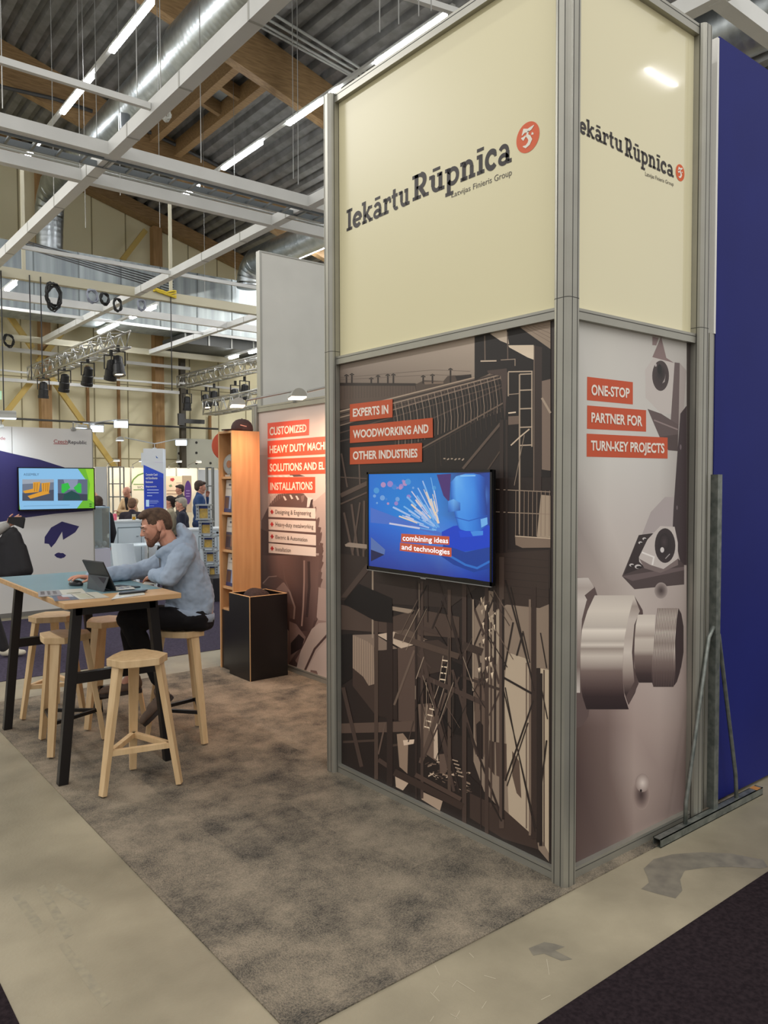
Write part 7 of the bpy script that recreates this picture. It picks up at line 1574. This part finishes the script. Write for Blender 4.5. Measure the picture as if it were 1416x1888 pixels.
# white chairs and a small white table
def chair(px, py, rot, label, s=1.0):
    q = Vector((*py, 0)) if px is None else onZ(px, py, 0); t = thing('plastic_chair', label, 'chair', (0, 0, 0), 'white plastic chairs')
    m = MB(); m.bx(-.21, .21, -.21, .21, .43, .455); m.build('seat', wm, t, bevel=.008)
    m = MB(); n = 10; pr_ = []
    for i in range(n+1):
        v = i/n; pr_.append((.21+.02+.07*v, .42+.42*v))
    vs = []; fs = []
    for sx in (-1, -.5, 0, .5, 1):
        for (y, z) in pr_: vs.append((sx*(.215-.02*(z-.42)), y+.02*(1-sx*sx), z))
    k = len(vs); vs += [(x, y+.02, z) for x, y, z in vs]; N = n+1
    for c in range(4):
        for i in range(n): fs += [(c*N+i, (c+1)*N+i, (c+1)*N+i+1, c*N+i+1), (k+c*N+i+1, k+(c+1)*N+i+1, k+(c+1)*N+i, k+c*N+i)]
    for c in range(4): fs += [(c*N+n, (c+1)*N+n, k+(c+1)*N+n, k+c*N+n), (c*N, k+c*N, k+(c+1)*N, (c+1)*N)]
    for i in range(n): fs += [(i, i+1, k+i+1, k+i), (4*N+i+1, 4*N+i, k+4*N+i, k+4*N+i+1)]
    m.mesh(vs, fs); m.build('backrest', wm, t)
    for sx in (-1, 1):
        for sy in (-1, 1): m = MB(); m.bar((sx*.185, sy*.185, .43), (sx*.21, sy*.22, .005), .04, .04, (1, 0, 0), .03, .03); m.build('leg', wm, t)
    t.location = (q.x, q.y, 0.005); t.rotation_euler = (0, 0, rot)
    return t
chair(None, (1.80, 9.69), 2.09, 'white plastic chair seen from the side in front of the white cabinet')
q = onZ(260, 1085, 0); t = thing('cafe_table', 'low white table on slim steel legs behind the seated person', 'table', (q.x, q.y, 0))
m = MB(); m.bx(q.x-.26, q.x+.26, q.y-.26, q.y+.26, .72, .745); m.build('tabletop', wm, t, bevel=.004)
for sx in (-1, 1):
    for sy in (-1, 1): m = MB(); m.tube([(q.x+sx*.22, q.y+sy*.22, .005), (q.x+sx*.22, q.y+sy*.22, .72)], .014, 8); m.build('leg', steel, t, smooth=True)
# stepped brochure rack
D_ = 12.0; t = None
wt = mat('rack_silver', (176, 184, 190), .35, .6)
e0 = atD(376, 1070, D_); t = thing('leaflet_rack', 'silver five-tier leaflet rack leaning like steps beside the oak shelf', 'rack', (e0.x, e0.y, 0))
tiers = [((361, 388), (930, 959)), ((366, 392), (961, 986)), ((370, 396), (989, 1012)), ((375, 399), (1016, 1038)), ((381, 402), (1042, 1064))]
for i, ((x0, x1), (y0, y1)) in enumerate(tiers):
    a = atD(x0, y1, D_); b = atD(x1, y1, D_); top = atD(x0, y0, D_).z; ddx = (b-a); ddx.z = 0; L_ = ddx.length; ddx.normalize(); nn = Vector((-ddx.y, ddx.x, 0)); Rr = Matrix.Rotation(math.atan2(ddx.y, ddx.x), 3, 'Z')
    c = (a+b)/2; m = MB()
    m.box(Vector((c.x, c.y, a.z+.012))+nn*.08, (L_, .2, .02), Rr); m.box(Vector((c.x, c.y, top-.01))+nn*.08, (L_, .2, .02), Rr)
    for s in (-1, 1): m.box(Vector((c.x, c.y, (a.z+top)/2))+ddx*s*(L_/2-.022)+nn*.02, (.044, .01, top-a.z), Rr)
    m.k = 1
    for s in (-1, 1):
        for j in range(4): m.box(Vector((c.x, c.y, a.z+(top-a.z)*(j+.8)/4.6))+ddx*s*(L_/2-.022)+nn*.012, (.016, .01, .016), Rr)
    m.build('tier', [wt, mat('rack_hole', (72, 78, 84), .6)], t)
    m = MB(); m.box(Vector((c.x, c.y, a.z+(top-a.z)*.42))+nn*.05, (L_*.56, .01, (top-a.z)*.62), Rr); m.k = 1; m.box(Vector((c.x, c.y, a.z+(top-a.z)*.82))+nn*.056, (L_*.6, .01, (top-a.z)*.3), Rr)
    tag(m.build('leaflet', [mat('leaflet_yellow', (206, 172, 84), .5, rgb2=(176, 150, 90), scale=20), mat('leaflet_blue', (62, 84, 158), .5)]), 'blue and yellow leaflets in tier %s of the silver rack' % ['one, the uppermost,', 'two', 'three', 'four', 'five, the lowest,'][i], 'leaflet')
m = MB(); ax_ = atD(400, 1070, D_)
for px in (384, 402): a = atD(px-20, 930, D_); b = atD(px, 1066, D_); m.bar((b.x, b.y, .01), Vector((a.x, a.y, a.z))+nn*.1, .03, .02)
m.build('rear_support', wt, t)
cabinet(352, 1083, .9, .5, .98, 'white cabinet counter behind the silver leaflet rack', 2)
m = MB(); q = onZ(399, 1110, 0); m.bx(q.x-.05, q.x+.5, q.y, q.y+.5, 0, .35); tag(m.build('storage_box', mat('box_dark', (30, 30, 36), .5)), 'dark storage box on the floor beyond the oak shelf', 'box')
